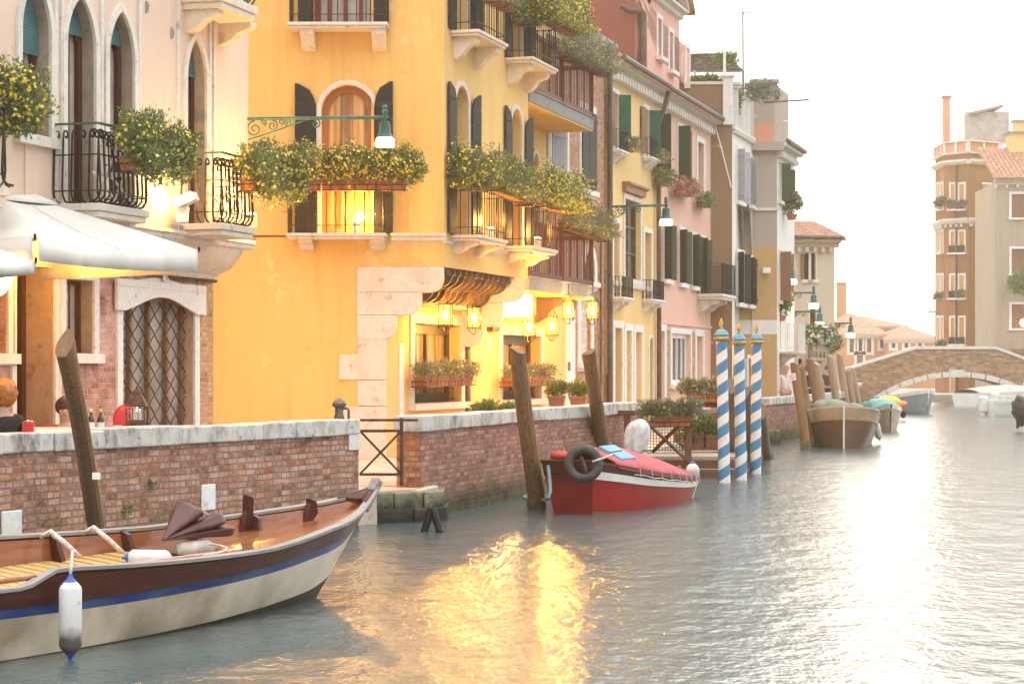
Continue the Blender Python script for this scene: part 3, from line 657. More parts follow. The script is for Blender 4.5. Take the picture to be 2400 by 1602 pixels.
for zt_, hh_ in ((4.12, 1.15), (8.16, 1.2)):
    v0, v1 = PB.sy(44.02), PB.sy(49.3)
    mb = MB(); mb.pbox(PB, v0, v1, zt_-.30, zt_-.03, -1.12, 0.02); mb.pbox(PB, v0, v1+.02, zt_-.028, zt_, -1.12, .05)
    ve = mb.build('veranda', grey_slab, yh, bevel=.01)
    vs = MB(); k = 40
    path = [(PB.W(v0+.05,0,-.03), PB.W(v1-.06,0,-.03)), (PB.W(v1-.06,0,-.03), PB.W(v1-.06,0,-1.08))]
    for a, c in path:
        L = (c-a).length; n = int(L/.15); sn = (c-a).normalized()
        for i in range(n+1):
            q = a+(c-a)*i/n; vs.bar(q+V((0,0,zt_+.03)), q+V((0,0,zt_+hh_)), .014, .045, V((-sn.y,sn.x,0)).cross(V((0,0,1))))
        for hz in (.06, hh_): vs.bar(a+V((0,0,zt_+hz)), c+V((0,0,zt_+hz)), .09, .1)
    for q in (path[0][0], (path[0][0]+path[0][1])/2, path[0][1]): vs.bar(q+V((0,0,zt_)), q+V((0,0,zt_+hh_+.05)), .11, .11)
    vs.build('railing', veranda_wood, ve)
    sf = MB(); sf.pbox(PB, v0, v1-.02, zt_-.335, zt_-.302, -1.1, 0.0); sf.build('soffit', yellow_plaster, ve)
for Y in (45.2, 47.6):
    MB().prism([(x,Y,z) for x,z in [(qx(Y,-14.04),3.78),(qx(Y,-13.2),3.78),(qx(Y,-13.22),3.62),(qx(Y,-13.45),3.5),(qx(Y,-13.6),3.3),(qx(Y,-13.75),3.2),(qx(Y,-14.04),3.15)]], (0,.35,0)).build('bracket', beam_wood if Y > 46 else cream_plaster, yh, bevel=.015)
MB().hexa([(-9,YA+.32,ZQ),(qx(YA,-14.4),YA+.32,ZQ),(qx(51,-14.4),51,ZQ),(-9,51,ZQ),(-9,YA+.32,12.9),(qx(YA,-14.4),YA+.32,12.9),(qx(49,-14.4),49,12.9),(-9,49,12.9)]).build('body', cream_plaster, yh)
MB().hexa([(qx(YA,-14.3),YA+.31,4.1),(qx(YA,-13.25),YA+.31,4.1),(qx(43.9,-13.25),43.9,4.1),(qx(43.9,-14.3),43.9,4.1),(qx(YA,-14.3),YA+.31,12.9),(qx(YA,-13.25),YA+.31,12.9),(qx(43.9,-13.25),43.98,12.9),(qx(43.9,-14.3),43.98,12.9)]).build('jetty_body', cream_plaster, yh)
# ================================================================ QUAY WALLS, STEP, GATE
def parapet(name, label, pts, zt, bmat, cp=.30, ch=.20, endbox=None, zb=-1.2):
    # pts: list of (X, Y) along the canal face
    o = thing(name, label, 'wall', (pts[0][0], pts[0][1], 0)); mb = MB(); cb = MB(); random.seed(len(label))
    for i in range(len(pts)-1):
        a, b = V((*pts[i],0)), V((*pts[i+1],0)); d = (b-a).normalized(); nv = V((d.y,-d.x,0))
        mb.hexa([a+V((0,0,zb)),b+V((0,0,zb)),b-nv*.36+V((0,0,zb)),a-nv*.36+V((0,0,zb)),a+V((0,0,zt-ch)),b+V((0,0,zt-ch)),b-nv*.36+V((0,0,zt-ch)),a-nv*.36+V((0,0,zt-ch))])
        L = (b-a).length; t = -.04 if i == 0 else 0
        while t < L:
            l = random.uniform(.7,1.5); e = min(L+(.03 if i == len(pts)-2 else 0), t+l)
            if L-e < .3: e = L
            dz = random.uniform(-.012,.012); dn = random.uniform(.03,.065); p, q = a+d*(t+.004), a+d*(e-.004); z0, z1 = zt-ch+.001+random.uniform(-.02,0), zt+dz
            cb.hexa([p+nv*dn+V((0,0,z0)),q+nv*dn+V((0,0,z0)),q-nv*.40+V((0,0,z0)),p-nv*.40+V((0,0,z0)),p+nv*dn+V((0,0,z1)),q+nv*dn+V((0,0,z1)),q-nv*.40+V((0,0,z1)),p-nv*.40+V((0,0,z1))])
            t = e
    mb.build('wall', bmat, o); c = cb.build('coping', coping, o, bevel=.018)
    return o
w1a, w1b = (-5.27-.438*4, 21.06-.899*4), (-2.07, 27.63)
wl1 = parapet('quay_wall', 'weathered brick quay wall with pale stone coping behind the wooden boat', [w1a, w1b], 1.44, quay_brick1)
P1 = Pl(*w1a, *W1D[:2]); S1 = P1.s
mb = MB(); mb.pbox(P1, S1(1), S1(47), -.5, P1.z(20,1196), .001, .03); mb.build('stone_block', white_stone, wl1, bevel=.012)
MB().sz(P1, opening(S1(15), S1(33), P1.z(20,1296), P1.z(20,1250), 'round', .12), .031, .035).build('drain_hole', dark_plate, wl1)
MB().pbox(P1, S1(470), S1(502), P1.z(485,1195), P1.z(485,1134), .001, .025).build('stone_block', white_stone, wl1, bevel=.012)
MB().pbox(P1, S1(815), S1(842)-.005, 1.02, 1.235, .002, .03).build('stone_block', istrian, wl1, bevel=.012)
P2 = row(-10.02)
wl2 = parapet('quay_wall', 'brick quay wall with stone coping behind the red boat, orange bricks at its near end', [(qx(28.9,-10.02),28.9),(qx(42.0,-10.02),42.0)], 1.44, quay_brick2)
c_ = P2.W(P2.sy(28.9), 0, 0); e_ = MB(); e_.hexa([c_+V((-.36*UN[0]-.0,-.36*UN[1]-.012,.42)),c_+V((-.004,-.012,.42)),c_+V((.003,.32,.42)),c_+V((-.36*UN[0],-.36*UN[1]+.2,.42)),c_+V((-.36*UN[0],-.36*UN[1]-.012,1.2)),c_+V((-.004,-.012,1.2)),c_+V((.003,.32,1.2)),c_+V((-.36*UN[0],-.36*UN[1]+.2,1.2))])
e_.build('brick_pier', pier_brick, wl2)
wl4 = parapet('quay_edge', 'low brick quay edge under the timber flower frame', [(qx(42.05,-10.02),42.05),(qx(57.95,-10.27)-.03,57.95)], .452, quay_brick2, ch=.13)
# mossy quay steps in the gap
m, nt, b = nm('mossy_tidal_stone'); sx = nd(nt,'SeparateXYZ',{0:nd(nt,'TexCoord').outputs['Object']}); hz_ = nd(nt,'Math',{0:noise(nt,3.5,7),1:.5,2:sx.outputs[2]},operation='MULTIPLY_ADD').outputs[0]
c_ = mixc(nt, ramp(nt, noise(nt,4,8,None,.7), .42,.62), (.26,.23,.16), (.10,.11,.03)); c_ = mixc(nt, ramp(nt, hz_, .66,.46), c_, (.022,.028,.007)); c_ = mixc(nt, ramp(nt, hz_, .52,.36), c_, (.004,.004,.003))
nt.links.new(c_, b.inputs['Base Color']); b.inputs['Roughness'].default_value = .7; bump(nt, b, noise(nt,6,9), 1.0, .05); mossy = m
st = thing('quay_step', 'mossy green stone landing step between the two brick walls', 'step', (-1.8,28.2,0))
random.seed(3); rb_ = MB()
for z1, cuts, dy in ((.425,(-2.2,-1.62,-1.22,-.95),0),(.19,(-2.25,-1.85,-1.35,-.9),-.025),(-.06,(-2.3,-1.6,-.86),-.04)):
    for x0, x1 in zip(cuts[:-1], cuts[1:]):
        y0 = 27.72+(x0+2.2)*.62+dy+random.uniform(-.03,.03); y1 = 27.72+(x1+2.2)*.62+dy+random.uniform(-.03,.03); zz = random.uniform(-.015,.01)
        rb_.hexa([(x0+.006,y0,z1-.27),(x1-.006,y1,z1-.27),(x1-.006,29.4,z1-.27),(x0+.006,29.4,z1-.27),(x0+.006,y0,z1+zz),(x1-.006,y1,z1+zz),(x1-.006,29.4,z1+zz),(x0+.006,29.4,z1+zz)])
rb_.build('step_blocks', mossy, st, bevel=.02)
lb = MB(); a = P2.W(P2.sy(28.9)-.10,0,.06); lb.bar(P2.W(P2.sy(28.5),.30,-.1), P2.W(P2.sy(29.4),.32,-.1), .42, .26); lb.bar(P2.W(P2.sy(28.55),.02,-.1), P2.W(P2.sy(29.2),.02,-.1), .40, .26)
lb.build('corner_stone', stone('mossy_limestone', (.55,.50,.36), (.20,.19,.09), 2.5, .45,.62), st, bevel=.04)
# gate
Yg = 28.05; gx = lambda px: (px-CX)/F*Yg; gz = lambda py: H-(py-YH)/F*Yg
gt = thing('gate', 'rusty iron gate with crossed bars closing the gap in the quay wall', 'gate', (gx(845),Yg,gz(1137)))
X0, X1, X2 = gx(843), gx(941), gx(980)
for py in (984,1009,1111): MB().bar((X0,Yg,gz(py)), (X2 if py == 984 else X1,Yg,gz(py)), .04, .035).build('rail', rusty, gt)
mb = MB(); MB().bar((X1,Yg,gz(1137)), (X1,Yg,gz(984)+.03), .05, .05).build('post', rusty, gt)
for a, b in ((1009,1111),(1111,1009)): MB().bar((X0,Yg+(.02 if a < b else -.02),gz(a)), (X1,Yg+(.02 if a < b else -.02),gz(b)), .022, .03).build('brace', rusty, gt)
P3 = row(-10.27)
wl3 = parapet('quay_wall', 'far stretch of brick quay wall behind the grey boat and slanted poles', [(P3.W(P3.sy(58),0).x,58),(P3.W(P3.sy(73),0).x,73),(21.6,126.5)], 1.30, quay_brick2)
c_ = V((qx(58,-10.27),58,0)); e_ = MB(); e_.hexa([c_+V((-.46,-.02,-.3)),c_+V((-.005,-.02,-.3)),c_+V((.003,.3,-.3)),c_+V((-.46,.3,-.3)),c_+V((-.46,-.02,1.08)),c_+V((-.005,-.02,1.08)),c_+V((.003,.3,1.08)),c_+V((-.46,.3,1.08))]); e_.build('brick_pier', pier_brick, wl3)
MB().box(c_+V((-.1,.3,.1)), (.75,.9,.62), R(10)).build('corner_stone', algae, wl3, bevel=.05)

# ================================================================ ROW OF HOUSES
def house(name, label, pl, s0, s1, z1, mat, depth=7, loc=None):
    o = thing(name, label, 'house', pl.W((s0+s1)/2, ZQ, -2)); f = Fac(o, pl); f.args = (s0, s1, z1, mat, depth); return o, f
def close(o, f, z0=ZQ):
    s0, s1, z1, mat, depth = f.args
    f.wall([(s0,z0),(s1,z0),(s1,z1),(s0,z1)], mat)
    MB().sz(f.pl, [(s0+.005,z0),(s1-.005,z0),(s1-.005,z1-.01),(s0+.005,z1-.01)], -depth, -.45).build('body', mat, o)
PR = row(-14.08)
# brick house behind the verandas
S = PR.s; s0, s1 = PR.sy(49.2)+.01, PR.sy(54.95)
bh, f = house('brick_house', 'narrow orange brick house with tall dark shutters between the verandas and the drain pipe', PR, s0, s1, 10.15, brick_house_mat)
f.win(S(1287), S(1327), PR.z(1306,440), PR.z(1306,298), None, 0, trim=.16, tmat=white_stone, depth=.2, fmat=white_paint, pmat=glass_pale, mull=(1,0))
leaf(bh, PR.W(S(1287)-.02,0,.08), PR.W(S(1287)+.45,0,.30), PR.z(1295,440), PR.z(1295,300), shut_pale, 5, vert=True)
f.win(S(1362), S(1390), PR.z(1375,445), PR.z(1375,262), None, 0, trim=.2, tmat=white_stone, depth=.2, pmat=glass, mull=(1,0))
for a, c in ((1360,1375.5),(1376.5,1393)): leaf(bh, PR.W(S(a),0,.06), PR.W(S(c),0,.06), PR.z(1376,442), PR.z(1376,262), shut_dark, 4, vert=True)
f.win(S(1368), S(1392), PR.z(1380,660), PR.z(1380,588), 'round', .5, trim=.22, tmat=white_stone, depth=.25, pmat=glass_pale)
wn = f.win(S(1358), S(1384), PR.z(1370,850), PR.z(1370,690), None, 0, trim=.22, tmat=white_stone, depth=.12, pmat=glass_pale, mull=(6,3), fmat=white_iron, frames=False)
close(bh, f)
pipe(bh, [PR.W(S(1418),1.0,.14), PR.W(S(1418),9.9,.14), PR.W(S(1414),10.2,.1)], .075, zinc); pipe(bh, [PR.W(S(1417),ZQ,.14), PR.W(S(1417),2.0,.14)], .085, brown_pipe)
pipe(bh, [PR.W(S(1403),ZQ,.06), PR.W(S(1403),6.0,.06)], .03, brown_pipe)
tr = MB(); tr.pbox(PR, s0, s1, 10.16, 10.3, -4, .12); tr.build('terrace', istrian, bh)
bt = MB(); a, c = S(1395), S(1446)
for i in range(9):
    u = a+(c-a)*i/8; bt.lathe([(.05,10.3),(.08,10.42),(.04,10.55),(.075,10.8),(.05,10.88)], PR.W(u,0,-.1), 8)
bt.build('baluster', istrian, bh, smooth=True); tb2 = MB(); tb2.tube([PR.W(a-.1,10.95,-.1), PR.W(c+.15,10.95,-.1)], .11, 8); tb2.build('terrace_rail', grey_slab, bh)
ch = MB(); q = PR.W(S(1408),0,-1.2); ch.box(q+V((0,0,11.2)), (.62,.5,1.9)); ch.build('chimney', cream_plaster, bh); ch = MB(); ch.box(q+V((0,0,12.2)), (.9,.75,.12)); ch.box(q+V((0,0,12.31)), (.7,.55,.08)); ch.build('chimney_cap', terracotta, bh)
MB().pbox(PR, S(1414)-.35, S(1414)+.1, 10.35, 12.4, -2.3, -2.2).build('terrace_door', white_paint, bh); MB().pbox(PR, S(1412)-.2, S(1412)+.0, 10.5, 12.1, -2.19, -2.15).build('door_shutter', shut_green, bh)
# narrow pale yellow house
PY = row(-14.0); S = PY.s; s0, s1 = PY.sy(55.0), PY.sy(60.5)
nh, f = house('pale_yellow_house', 'narrow pale yellow house with bottle green shutters and a bracketed white cornice', PY, s0, s1, 10.2, pale_yellow)
def cornice(o, pl, s0, s1, z, mat=None, step=.33):
    mb = MB(); mb.nz(pl, [(.002,z-.02),(.08,z),(.10,z+.14),(.34,z+.18),(.36,z+.30),(.002,z+.30)], s0, s1); mb.build('cornice', mat or istrian, o)
    db = MB(); dentils(db, pl, s0+.05, s1, z-.021, step, .14, .18, .24); db.build('dentil', mat or istrian, o)
    gb = MB(); gb.tube([pl.W(s0,z+.36,.40), pl.W(s1,z+.36,.40)], .09, 8); gb.build('gutter', zinc, o)
def roof_slope(o, pl, s0, s1, z, run=4, rise=1.4, back=-4, mat=None):
    c = max(4, int((s1-s0)/.28)); tiled(o, pl.W(s0,z+rise,-run), pl.d*(s1-s0), pl.W(s0,z,.42)-pl.W(s0,z+rise,-run), 10, c, mat=mat)
cornice(nh, PY, s0, s1, 10.1); roof_slope(nh, PY, s0, s1, 10.42)
for px, y0, y1 in ((1434,345,218),(1507,362,255)):
    a = S(px); c = a+.62; z0, z1 = PY.z(px+4,y0), PY.z(px+4,y1)
    f.win(a, c, z0, z1, None, 0, trim=.12, tmat=white_stone, depth=.2, pmat=glass_pale)
    leaf(nh, PY.W(c,0,.05), PY.W(c+.1,0,.36), z0, z1, shut_green, 6); leaf(nh, PY.W(a-.4,0,.05), PY.W(a,0,.08), z0, z1, shut_brown, 6)
    balcony(nh, PY, a-.15, c+.25, z0-.1, .32, iron, white_stone, h=.55, brackets=(a+.1,c-.05), bh=.22, bw=.12, sp=.16, th=.12)
a, c = S(1463), S(1499); z0, z1 = PY.z(1480,655), PY.z(1480,470)
f.win(a, c, z0, z1, None, 0, trim=.14, tmat=istrian, depth=.14, pmat=glass, mull=(1,2), fmat=zinc); hd = MB(); hd.nz(PY, [(.002,z1+.16),(.12,z1+.18),(.14,z1+.34),(.24,z1+.38),(.24,z1+.44),(.002,z1+.44)], a-.25, c+.3); hd.build('hood', mid_wood, nh)
for px0, px1, y0, y1 in ((1436,1450,697,522),(1509,1525,702,545)):
    a, c = S(px0), S(px1); z0, z1 = PY.z(px0+6,y0), PY.z(px0+6,y1)
    f.win(a, c, z0, z1, None, 0, trim=.14, tmat=white_stone, depth=.25, pmat=glass_pale, sill=0)
    balcony(nh, PY, a-.25, c+.3, z0, .38, iron, white_stone, h=.55, brackets=(a,c), bh=.25, bw=.13, sp=.1, th=.12)
for px0, px1, y1, mt in ((1439,1456,768,mid_wood),(1466,1478,775,white_paint),(1488,1503,778,white_paint)):
    a, c = S(px0), S(px1); f.win(a, c, ZQ, PY.z(px0+6,y1), None, 0, trim=.2, tmat=white_stone, depth=.2, pmat=mt, fmat=mt, sill=0, tb=0, name='door')
f.win(S(1520), S(1529), ZQ+.6, PY.z(1524,790), 'round', .3, trim=.08, tmat=white_stone, depth=.15, pmat=glass_pale, sill=0)
MB().nz(PY, [(.002,4.35),(.10,4.38),(.12,4.5),(.002,4.52)], s0, s1).build('string_course', istrian, nh)
close(nh, f); pipe(nh, [PY.W(S(1536),10.3,.4), PY.W(S(1537),9.9,.3), PY.W(S(1534),9.3,.12), PY.W(S(1536),ZQ,.12)], .07, brown_pipe)
# pink house
PP = row(-14.02); S = PP.s; s0, s1 = PP.sy(60.52), PP.sy(68.4)
ph, f = house('pink_house', 'pink plaster house with olive shutters, window boxes and a stone balcony', PP, s0, s1, 10.2, pink_plaster)
cornice(ph, PP, s0, s1, 10.08, None, .36); roof_slope(ph, PP, s0, s1, 10.4)
for px0, px1, y0, y1 in ((1541,1552,400,272),(1588,1602,428,300)):
    a, c = S(px0), S(px1); z0, z1 = PP.z(px0+8,y0), PP.z(px0+8,y1)
    f.win(a, c, z0, z1, None, 0, trim=.12, tmat=white_stone, depth=.2, pmat=glass_pale)
    leaf(ph, PP.W(a-.05,0,.05), PP.W(a-.02,0,.42), z0, z1, shut_olive, 8); leaf(ph, PP.W(c+.05,0,.05), PP.W(c+.55,0,.14), z0, z1, shut_olive, 8)
f.win(S(1634), S(1648), PP.z(1641,455), PP.z(1641,335), None, 0, trim=.18, tmat=white_stone, depth=.2, pmat=glass_pale)
for px0, px1 in ((1556,1568),(1592,1605),(1622,1631),(1641,1653)):
    a, c = S(px0), S(px1); z0, z1 = PP.z(px0+6,655+(px0-1556)*.25), PP.z(px0+6,526+(px0-1556)*.4)
    if px0 == 1641: z0 = 4.55
    f.win(a, c, z0, z1, None, 0, trim=.12, tmat=white_stone, depth=.2, pmat=glass_pale)
    leaf(ph, PP.W(a-.06,0,.05), PP.W(a-.24,0,.30), z0, z1, shut_olive, 9); leaf(ph, PP.W(c+.06,0,.05), PP.W(c+.40,0,.14), z0, z1, shut_olive, 9)
balcony(ph, PP, S(1633), S(1660)+.5, 4.55, .85, iron, istrian, h=1.0, brackets=(S(1637),S(1655)), bh=.42, bw=.2, sp=.14, th=.18)
for px0, px1, y1 in ((1543,1556,775),(1631,1646,788)):
    f.win(S(px0), S(px1), ZQ, PP.z(px0+6,y1), None, 0, trim=.22, tmat=white_stone, depth=.2, pmat=white_paint, fmat=white_paint, sill=0, tb=0, name='door')
f.win(S(1572), S(1617), PP.z(1595,900), PP.z(1595,782), None, 0, trim=.16, tmat=white_stone, depth=.14, pmat=glass, mull=(3,0), fmat=white_paint, fw=.14, sill=.12)
MB().nz(PP, [(.002,3.45),(.05,3.47),(.05,3.55),(.002,3.56)], s0, s1).build('string_course', pink_plaster, ph); close(ph, f)
lowr = MB(); lowr.pbox(PP, S(1560), S(1570)-.02, ZQ, 3.3, .001, .012); lowr.pbox(PP, S(1620)+.02, S(1628), ZQ, 3.3, .001, .012); lowr.build('brick_patch', orange_brick, ph)
# tall salmon tower house behind
PT = row(-14.9); S = PT.s; t0, t1 = PT.sy(61.6), PT.sy(67.6)
tw, f = house('salmon_tower', 'tall salmon house with a white pediment and a rust red blank side wall', PT, t0, t1, 13.6, pink_tower)
f.args = (t0,t1,13.6,pink_tower,7)
for px0, px1, y0, y1 in ((1540,1549,134,44),(1567,1576,166,76),(1606,1614,202,114)):
    f.win(S(px0), S(px1), PT.z(px0+4,y0), PT.z(px0+4,y1), None, 0, trim=.14, tmat=white_stone, depth=.2, pmat=glass_pale, sill=.2)
f.wall([(t0,9.5),(t1,9.5),(t1,13.7),((t0+t1)/2+.3,16.2),(t0,13.7)], pink_tower)
MB().sz(PT, [(t0+.02,9.5),(t1,9.5),(t1,13.6),((t0+t1)/2+.3,16.1),(t0+.02,13.6)], -7, -.32).build('body', pink_tower, tw)
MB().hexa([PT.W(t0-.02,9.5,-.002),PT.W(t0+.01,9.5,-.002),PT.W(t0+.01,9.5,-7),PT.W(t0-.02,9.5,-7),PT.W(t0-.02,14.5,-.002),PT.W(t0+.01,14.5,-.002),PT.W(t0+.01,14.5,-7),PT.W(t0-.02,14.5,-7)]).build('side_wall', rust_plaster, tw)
pm = MB(); mid_ = (t0+t1)/2+.3; pm.nz(PT, [(.002,13.62),(.12,13.66),(.14,13.8),(.3,13.84),(.3,13.92),(.002,13.92)], mid_-2.0, t1+.1); pm.bar(PT.W(t1+.25,13.95,.15), PT.W(mid_,16.3,.15), .3, .22); pm.bar(PT.W(t0+.2,13.95,.15), PT.W(mid_,16.3,.15), .3, .22)
pm.build('pediment', istrian, tw)
rf = MB(); rf.hexa([PT.W(t1+.5,13.85,.45),PT.W(mid_,16.42,.45),PT.W(mid_,16.42,-7),PT.W(t1+.5,13.85,-7),PT.W(t1+.5,13.97,.45),PT.W(mid_,16.55,.45),PT.W(mid_,16.55,-7),PT.W(t1+.5,13.97,-7)]); rf.build('roof', tile, tw)
rf = MB(); rf.hexa([PT.W(t0-.3,13.95,.3),PT.W(mid_,16.42,.3),PT.W(mid_,16.42,-7),PT.W(t0-.3,13.95,-7),PT.W(t0-.3,14.07,.3),PT.W(mid_,16.55,.3),PT.W(mid_,16.55,-7),PT.W(t0-.3,14.07,-7)]); rf.build('roof', tile, tw)
pipe(tw, [P(1455,14,61.3), P(1465,18,61.3), P(1470,24,61.3), P(1505,27,61.3), P(1509,32,61.3), P(1509,178,61.3)], .1, brown_pipe)
# white house with a stained blind side
PW = row(-13.32); S = PW.s; s0, s1 = PW.sy(68.45), PW.sy(72.2)
wh, f = house('white_house', 'narrow white house with a brown weather stained side wall and a plant filled roof terrace', PW, s0, s1, 10.1, white_plaster)
for px0, px1, y0, y1 in ((1727,1740,472,352),(1757,1767,482,372)):
    a, c = S(px0), S(px1); z0, z1 = PW.z(px0+5,y0), PW.z(px0+5,y1); f.win(a, c, z0, z1, None, 0, trim=.12, tmat=white_stone, depth=.2, pmat=glass_pale)
    leaf(wh, PW.W(a-.02,0,.06), PW.W(a-.1,0,.30), z0, z1, shut_pale, 4, vert=True); leaf(wh, PW.W(c,0,.06), PW.W(c+.3,0,.2), z0, z1, shut_pale, 4, vert=True)
for px0, px1, y0, y1 in ((1727,1742,710,592),(1752,1763,714,605)):
    a, c = S(px0), S(px1); z0, z1 = PW.z(px0+5,y0), PW.z(px0+5,y1); f.win(a, c, z0, z1, None, 0, trim=.12, tmat=white_stone, depth=.2, pmat=glass)
    leaf(wh, PW.W(a-.02,0,.06), PW.W(a-.2,0,.28), z0, z1, shut_dark, 4, vert=True); leaf(wh, PW.W(c,0,.06), PW.W(c+.3,0,.2), z0, z1, shut_dark, 4, vert=True)
for px0, px1 in ((1722,1734),(1752,1764)): f.win(S(px0), S(px1), ZQ+.9, 2.5, None, 0, trim=.12, tmat=white_stone, depth=.2, pmat=glass)
MB().nz(PW, [(.002,10.0),(.1,10.03),(.12,10.1),(.002,10.12)], s0, s1).build('string_course', istrian, wh)
close(wh, f)
q0 = PW.W(s0,0,0); yS = 68.38
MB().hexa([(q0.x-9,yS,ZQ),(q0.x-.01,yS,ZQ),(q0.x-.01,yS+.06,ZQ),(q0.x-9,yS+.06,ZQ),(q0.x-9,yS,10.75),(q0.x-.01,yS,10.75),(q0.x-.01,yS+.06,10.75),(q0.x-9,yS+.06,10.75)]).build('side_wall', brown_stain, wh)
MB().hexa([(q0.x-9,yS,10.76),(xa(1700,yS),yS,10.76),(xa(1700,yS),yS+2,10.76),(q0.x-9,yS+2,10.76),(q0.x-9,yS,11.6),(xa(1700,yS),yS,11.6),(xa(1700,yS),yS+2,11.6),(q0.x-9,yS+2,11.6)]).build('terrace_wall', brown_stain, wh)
tc = MB(); tc.box((xa(1660,yS),yS+.2,11.66), (2.2,.5,.1)); tc.nz(PW, [(.04,10.13),(.1,10.13),(.1,10.25),(-.2,10.25),(-.2,10.13)], s0-.05, s1); tc.build('terrace_coping', istrian, wh)
for i, px in enumerate((1706,1728,1742,1756)):
    u = S(px) if px > 1716 else s0-.05; b_ = MB(); q = PW.W(u,0,-.15); hh_ = 1.35 if i else 1.6; b_.box(q+V((0,0,10.26+hh_/2)), (.34,.34,hh_)); b_.box(q+V((0,0,10.3+hh_)), (.48,.48,.1)); b_.build('terrace_post', white_stone, wh, bevel=.02)
MB().sz(PW, [(s0-.05,10.26),(s1,10.26),(s1,10.9),(s0-.05,10.9)], -.6,-.5).build('terrace_parapet', brown_stain, wh)
# ochre house with roof room
PO = row(-12.48); S = PO.s; s0, s1 = PO.sy(72.25), PO.sy(76)
oh, f = house('ochre_house', 'ochre and grey weathered house with a pale band and a small roof room', PO, s0, s1, 9.9, white_plaster)
q0 = PO.W(s0,0,0); yS = 72.18
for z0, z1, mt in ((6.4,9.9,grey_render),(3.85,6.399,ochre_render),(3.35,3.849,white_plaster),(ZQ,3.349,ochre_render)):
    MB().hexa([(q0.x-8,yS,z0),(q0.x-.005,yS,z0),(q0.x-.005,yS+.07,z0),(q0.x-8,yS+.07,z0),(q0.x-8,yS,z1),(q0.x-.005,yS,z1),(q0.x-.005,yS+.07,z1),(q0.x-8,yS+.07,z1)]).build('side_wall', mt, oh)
MB().box((q0.x-3.9,yS-.04,7.75), (8,.12,.1)).build('string_course', istrian, oh)
for px0, px1, y0, y1 in ((1824,1830,470,380),(1836,1841,480,395)):
    a, c = S(px0), S(px1); f.win(a, c, PO.z(px0+2,y0), PO.z(px0+2,y1), None, 0, trim=.1, depth=.15, pmat=glass); leaf(oh, PO.W(c,0,.06), PO.W(c+.35,0,.3), PO.z(px0+2,y0), PO.z(px0+2,y1), shut_olive, 7)
a, c = S(1826), S(1838); f.win(a, c, PO.z(1832,705), PO.z(1832,592), None, 0, trim=.1, depth=.15, pmat=glass); leaf(oh, PO.W(a-.05,0,.06), PO.W(a-.1,0,.45), PO.z(1832,705), PO.z(1832,592), shut_brown, 7); leaf(oh, PO.W(c,0,.06), PO.W(c+.3,0,.3), PO.z(1832,705), PO.z(1832,592), shut_brown, 7)
f.win(S(1824), S(1836), ZQ, 2.7, None, 0, trim=.15, tmat=white_stone, depth=.2, pmat=dark_wood, sill=0, tb=0, name='door')
balcony(oh, PO, S(1828), S(1845), 2.75, .7, white_iron, istrian, h=1.0, brackets=(S(1832),), bh=.3, sp=.15)
close(oh, f); cornice(oh, PO, s0, s1, 9.8); cb = MB(); cb.box((q0.x-3.8,yS-.1,9.95), (8,.35,.3)); cb.build('cornice', grey_render, oh)
rr = MB(); xr0, xr1 = xa(1768,73), xa(1815,73); rr.hexa([(xr0,73,10.1),(xr1,73,10.1),(xr1+.9,76,10.1),(xr0,76,10.1),(xr0,73,12.3),(xr1,73,12.3),(xr1+.9,76,12.3),(xr0,76,12.3)]); rr.build('roof_room', grey_render, oh)
MB().box(((xr0+xr1)/2,72.96,10.5), (xr1-xr0-.02,.05,.75)).build('red_band', far_pink, oh); MB().box(((xr0+xr1)/2,73.2,12.36), (xr1-xr0+.3,.8,.12)).build('roof_cap', grey_slab, oh)
MB().tube([(xr0-1,72.9,10.4),(xr0-.4,72.9,10.2),(xr0,72.9,9.6)], .09, 8).build('drain_pipe', white_paint, oh, smooth=True)
# stucco house with tiled roof, facing the walkway
PS = Pl(xa(1843,80), 80, 1, .22); S = PS.s; s0, s1 = 0, S(1956)
sh, f = house('stucco_house', 'pale stucco house with a rounded tiled roof and arched brown shutters', PS, s0, s1, 7.0, stucco_far)
for px0, px1, y0, y1, k in ((1884,1897,655,592,'round'),(1898,1911,655,592,'round')):
    f.win(S(px0), S(px1), PS.z(px0+6,y0), PS.z(px0+6,y1), k, .12, trim=.06, depth=.15, pmat=shut_brown, sill=.1)
leaf(sh, PS.W(S(1884)-.02,0,.05), PS.W(S(1876),0,.1), PS.z(1885,655), PS.z(1885,595), shut_brown, 5)
f.win(S(1898), S(1912), PS.z(1905,770), PS.z(1905,715), None, 0, trim=.06, depth=.15, pmat=shut_olive, sill=.1)
f.win(S(1870), S(1880), PS.z(1875,905), PS.z(1875,840), None, 0, trim=.06, depth=.15, pmat=glass, sill=0); f.win(S(1912), S(1924), ZQ, 2.4, None, 0, trim=.1, depth=.15, pmat=dark_wood, sill=0, name='door', tb=0)
f.args = (s0, s1, 7.0, stucco_far, 6); close(sh, f); cornice(sh, PS, s0, s1+.15, 6.9, stucco_far); tiled(sh, PS.W(s0,8.1,-3), PS.d*(s1-s0+.3), PS.W(s0,7.25,.45)-PS.W(s0,8.1,-3), 9, 16)
balcony(sh, PS, S(1893), S(1925), 2.55, .9, iron, istrian, h=.8, brackets=(S(1898),S(1918)), bh=.35, sp=.16)
MB().sz(PS.off(.9), [(S(1908),ZQ),(S(1950),ZQ),(S(1950),2.45),(S(1908),2.45)], -.9, 0).build('porch', stucco_far, sh)

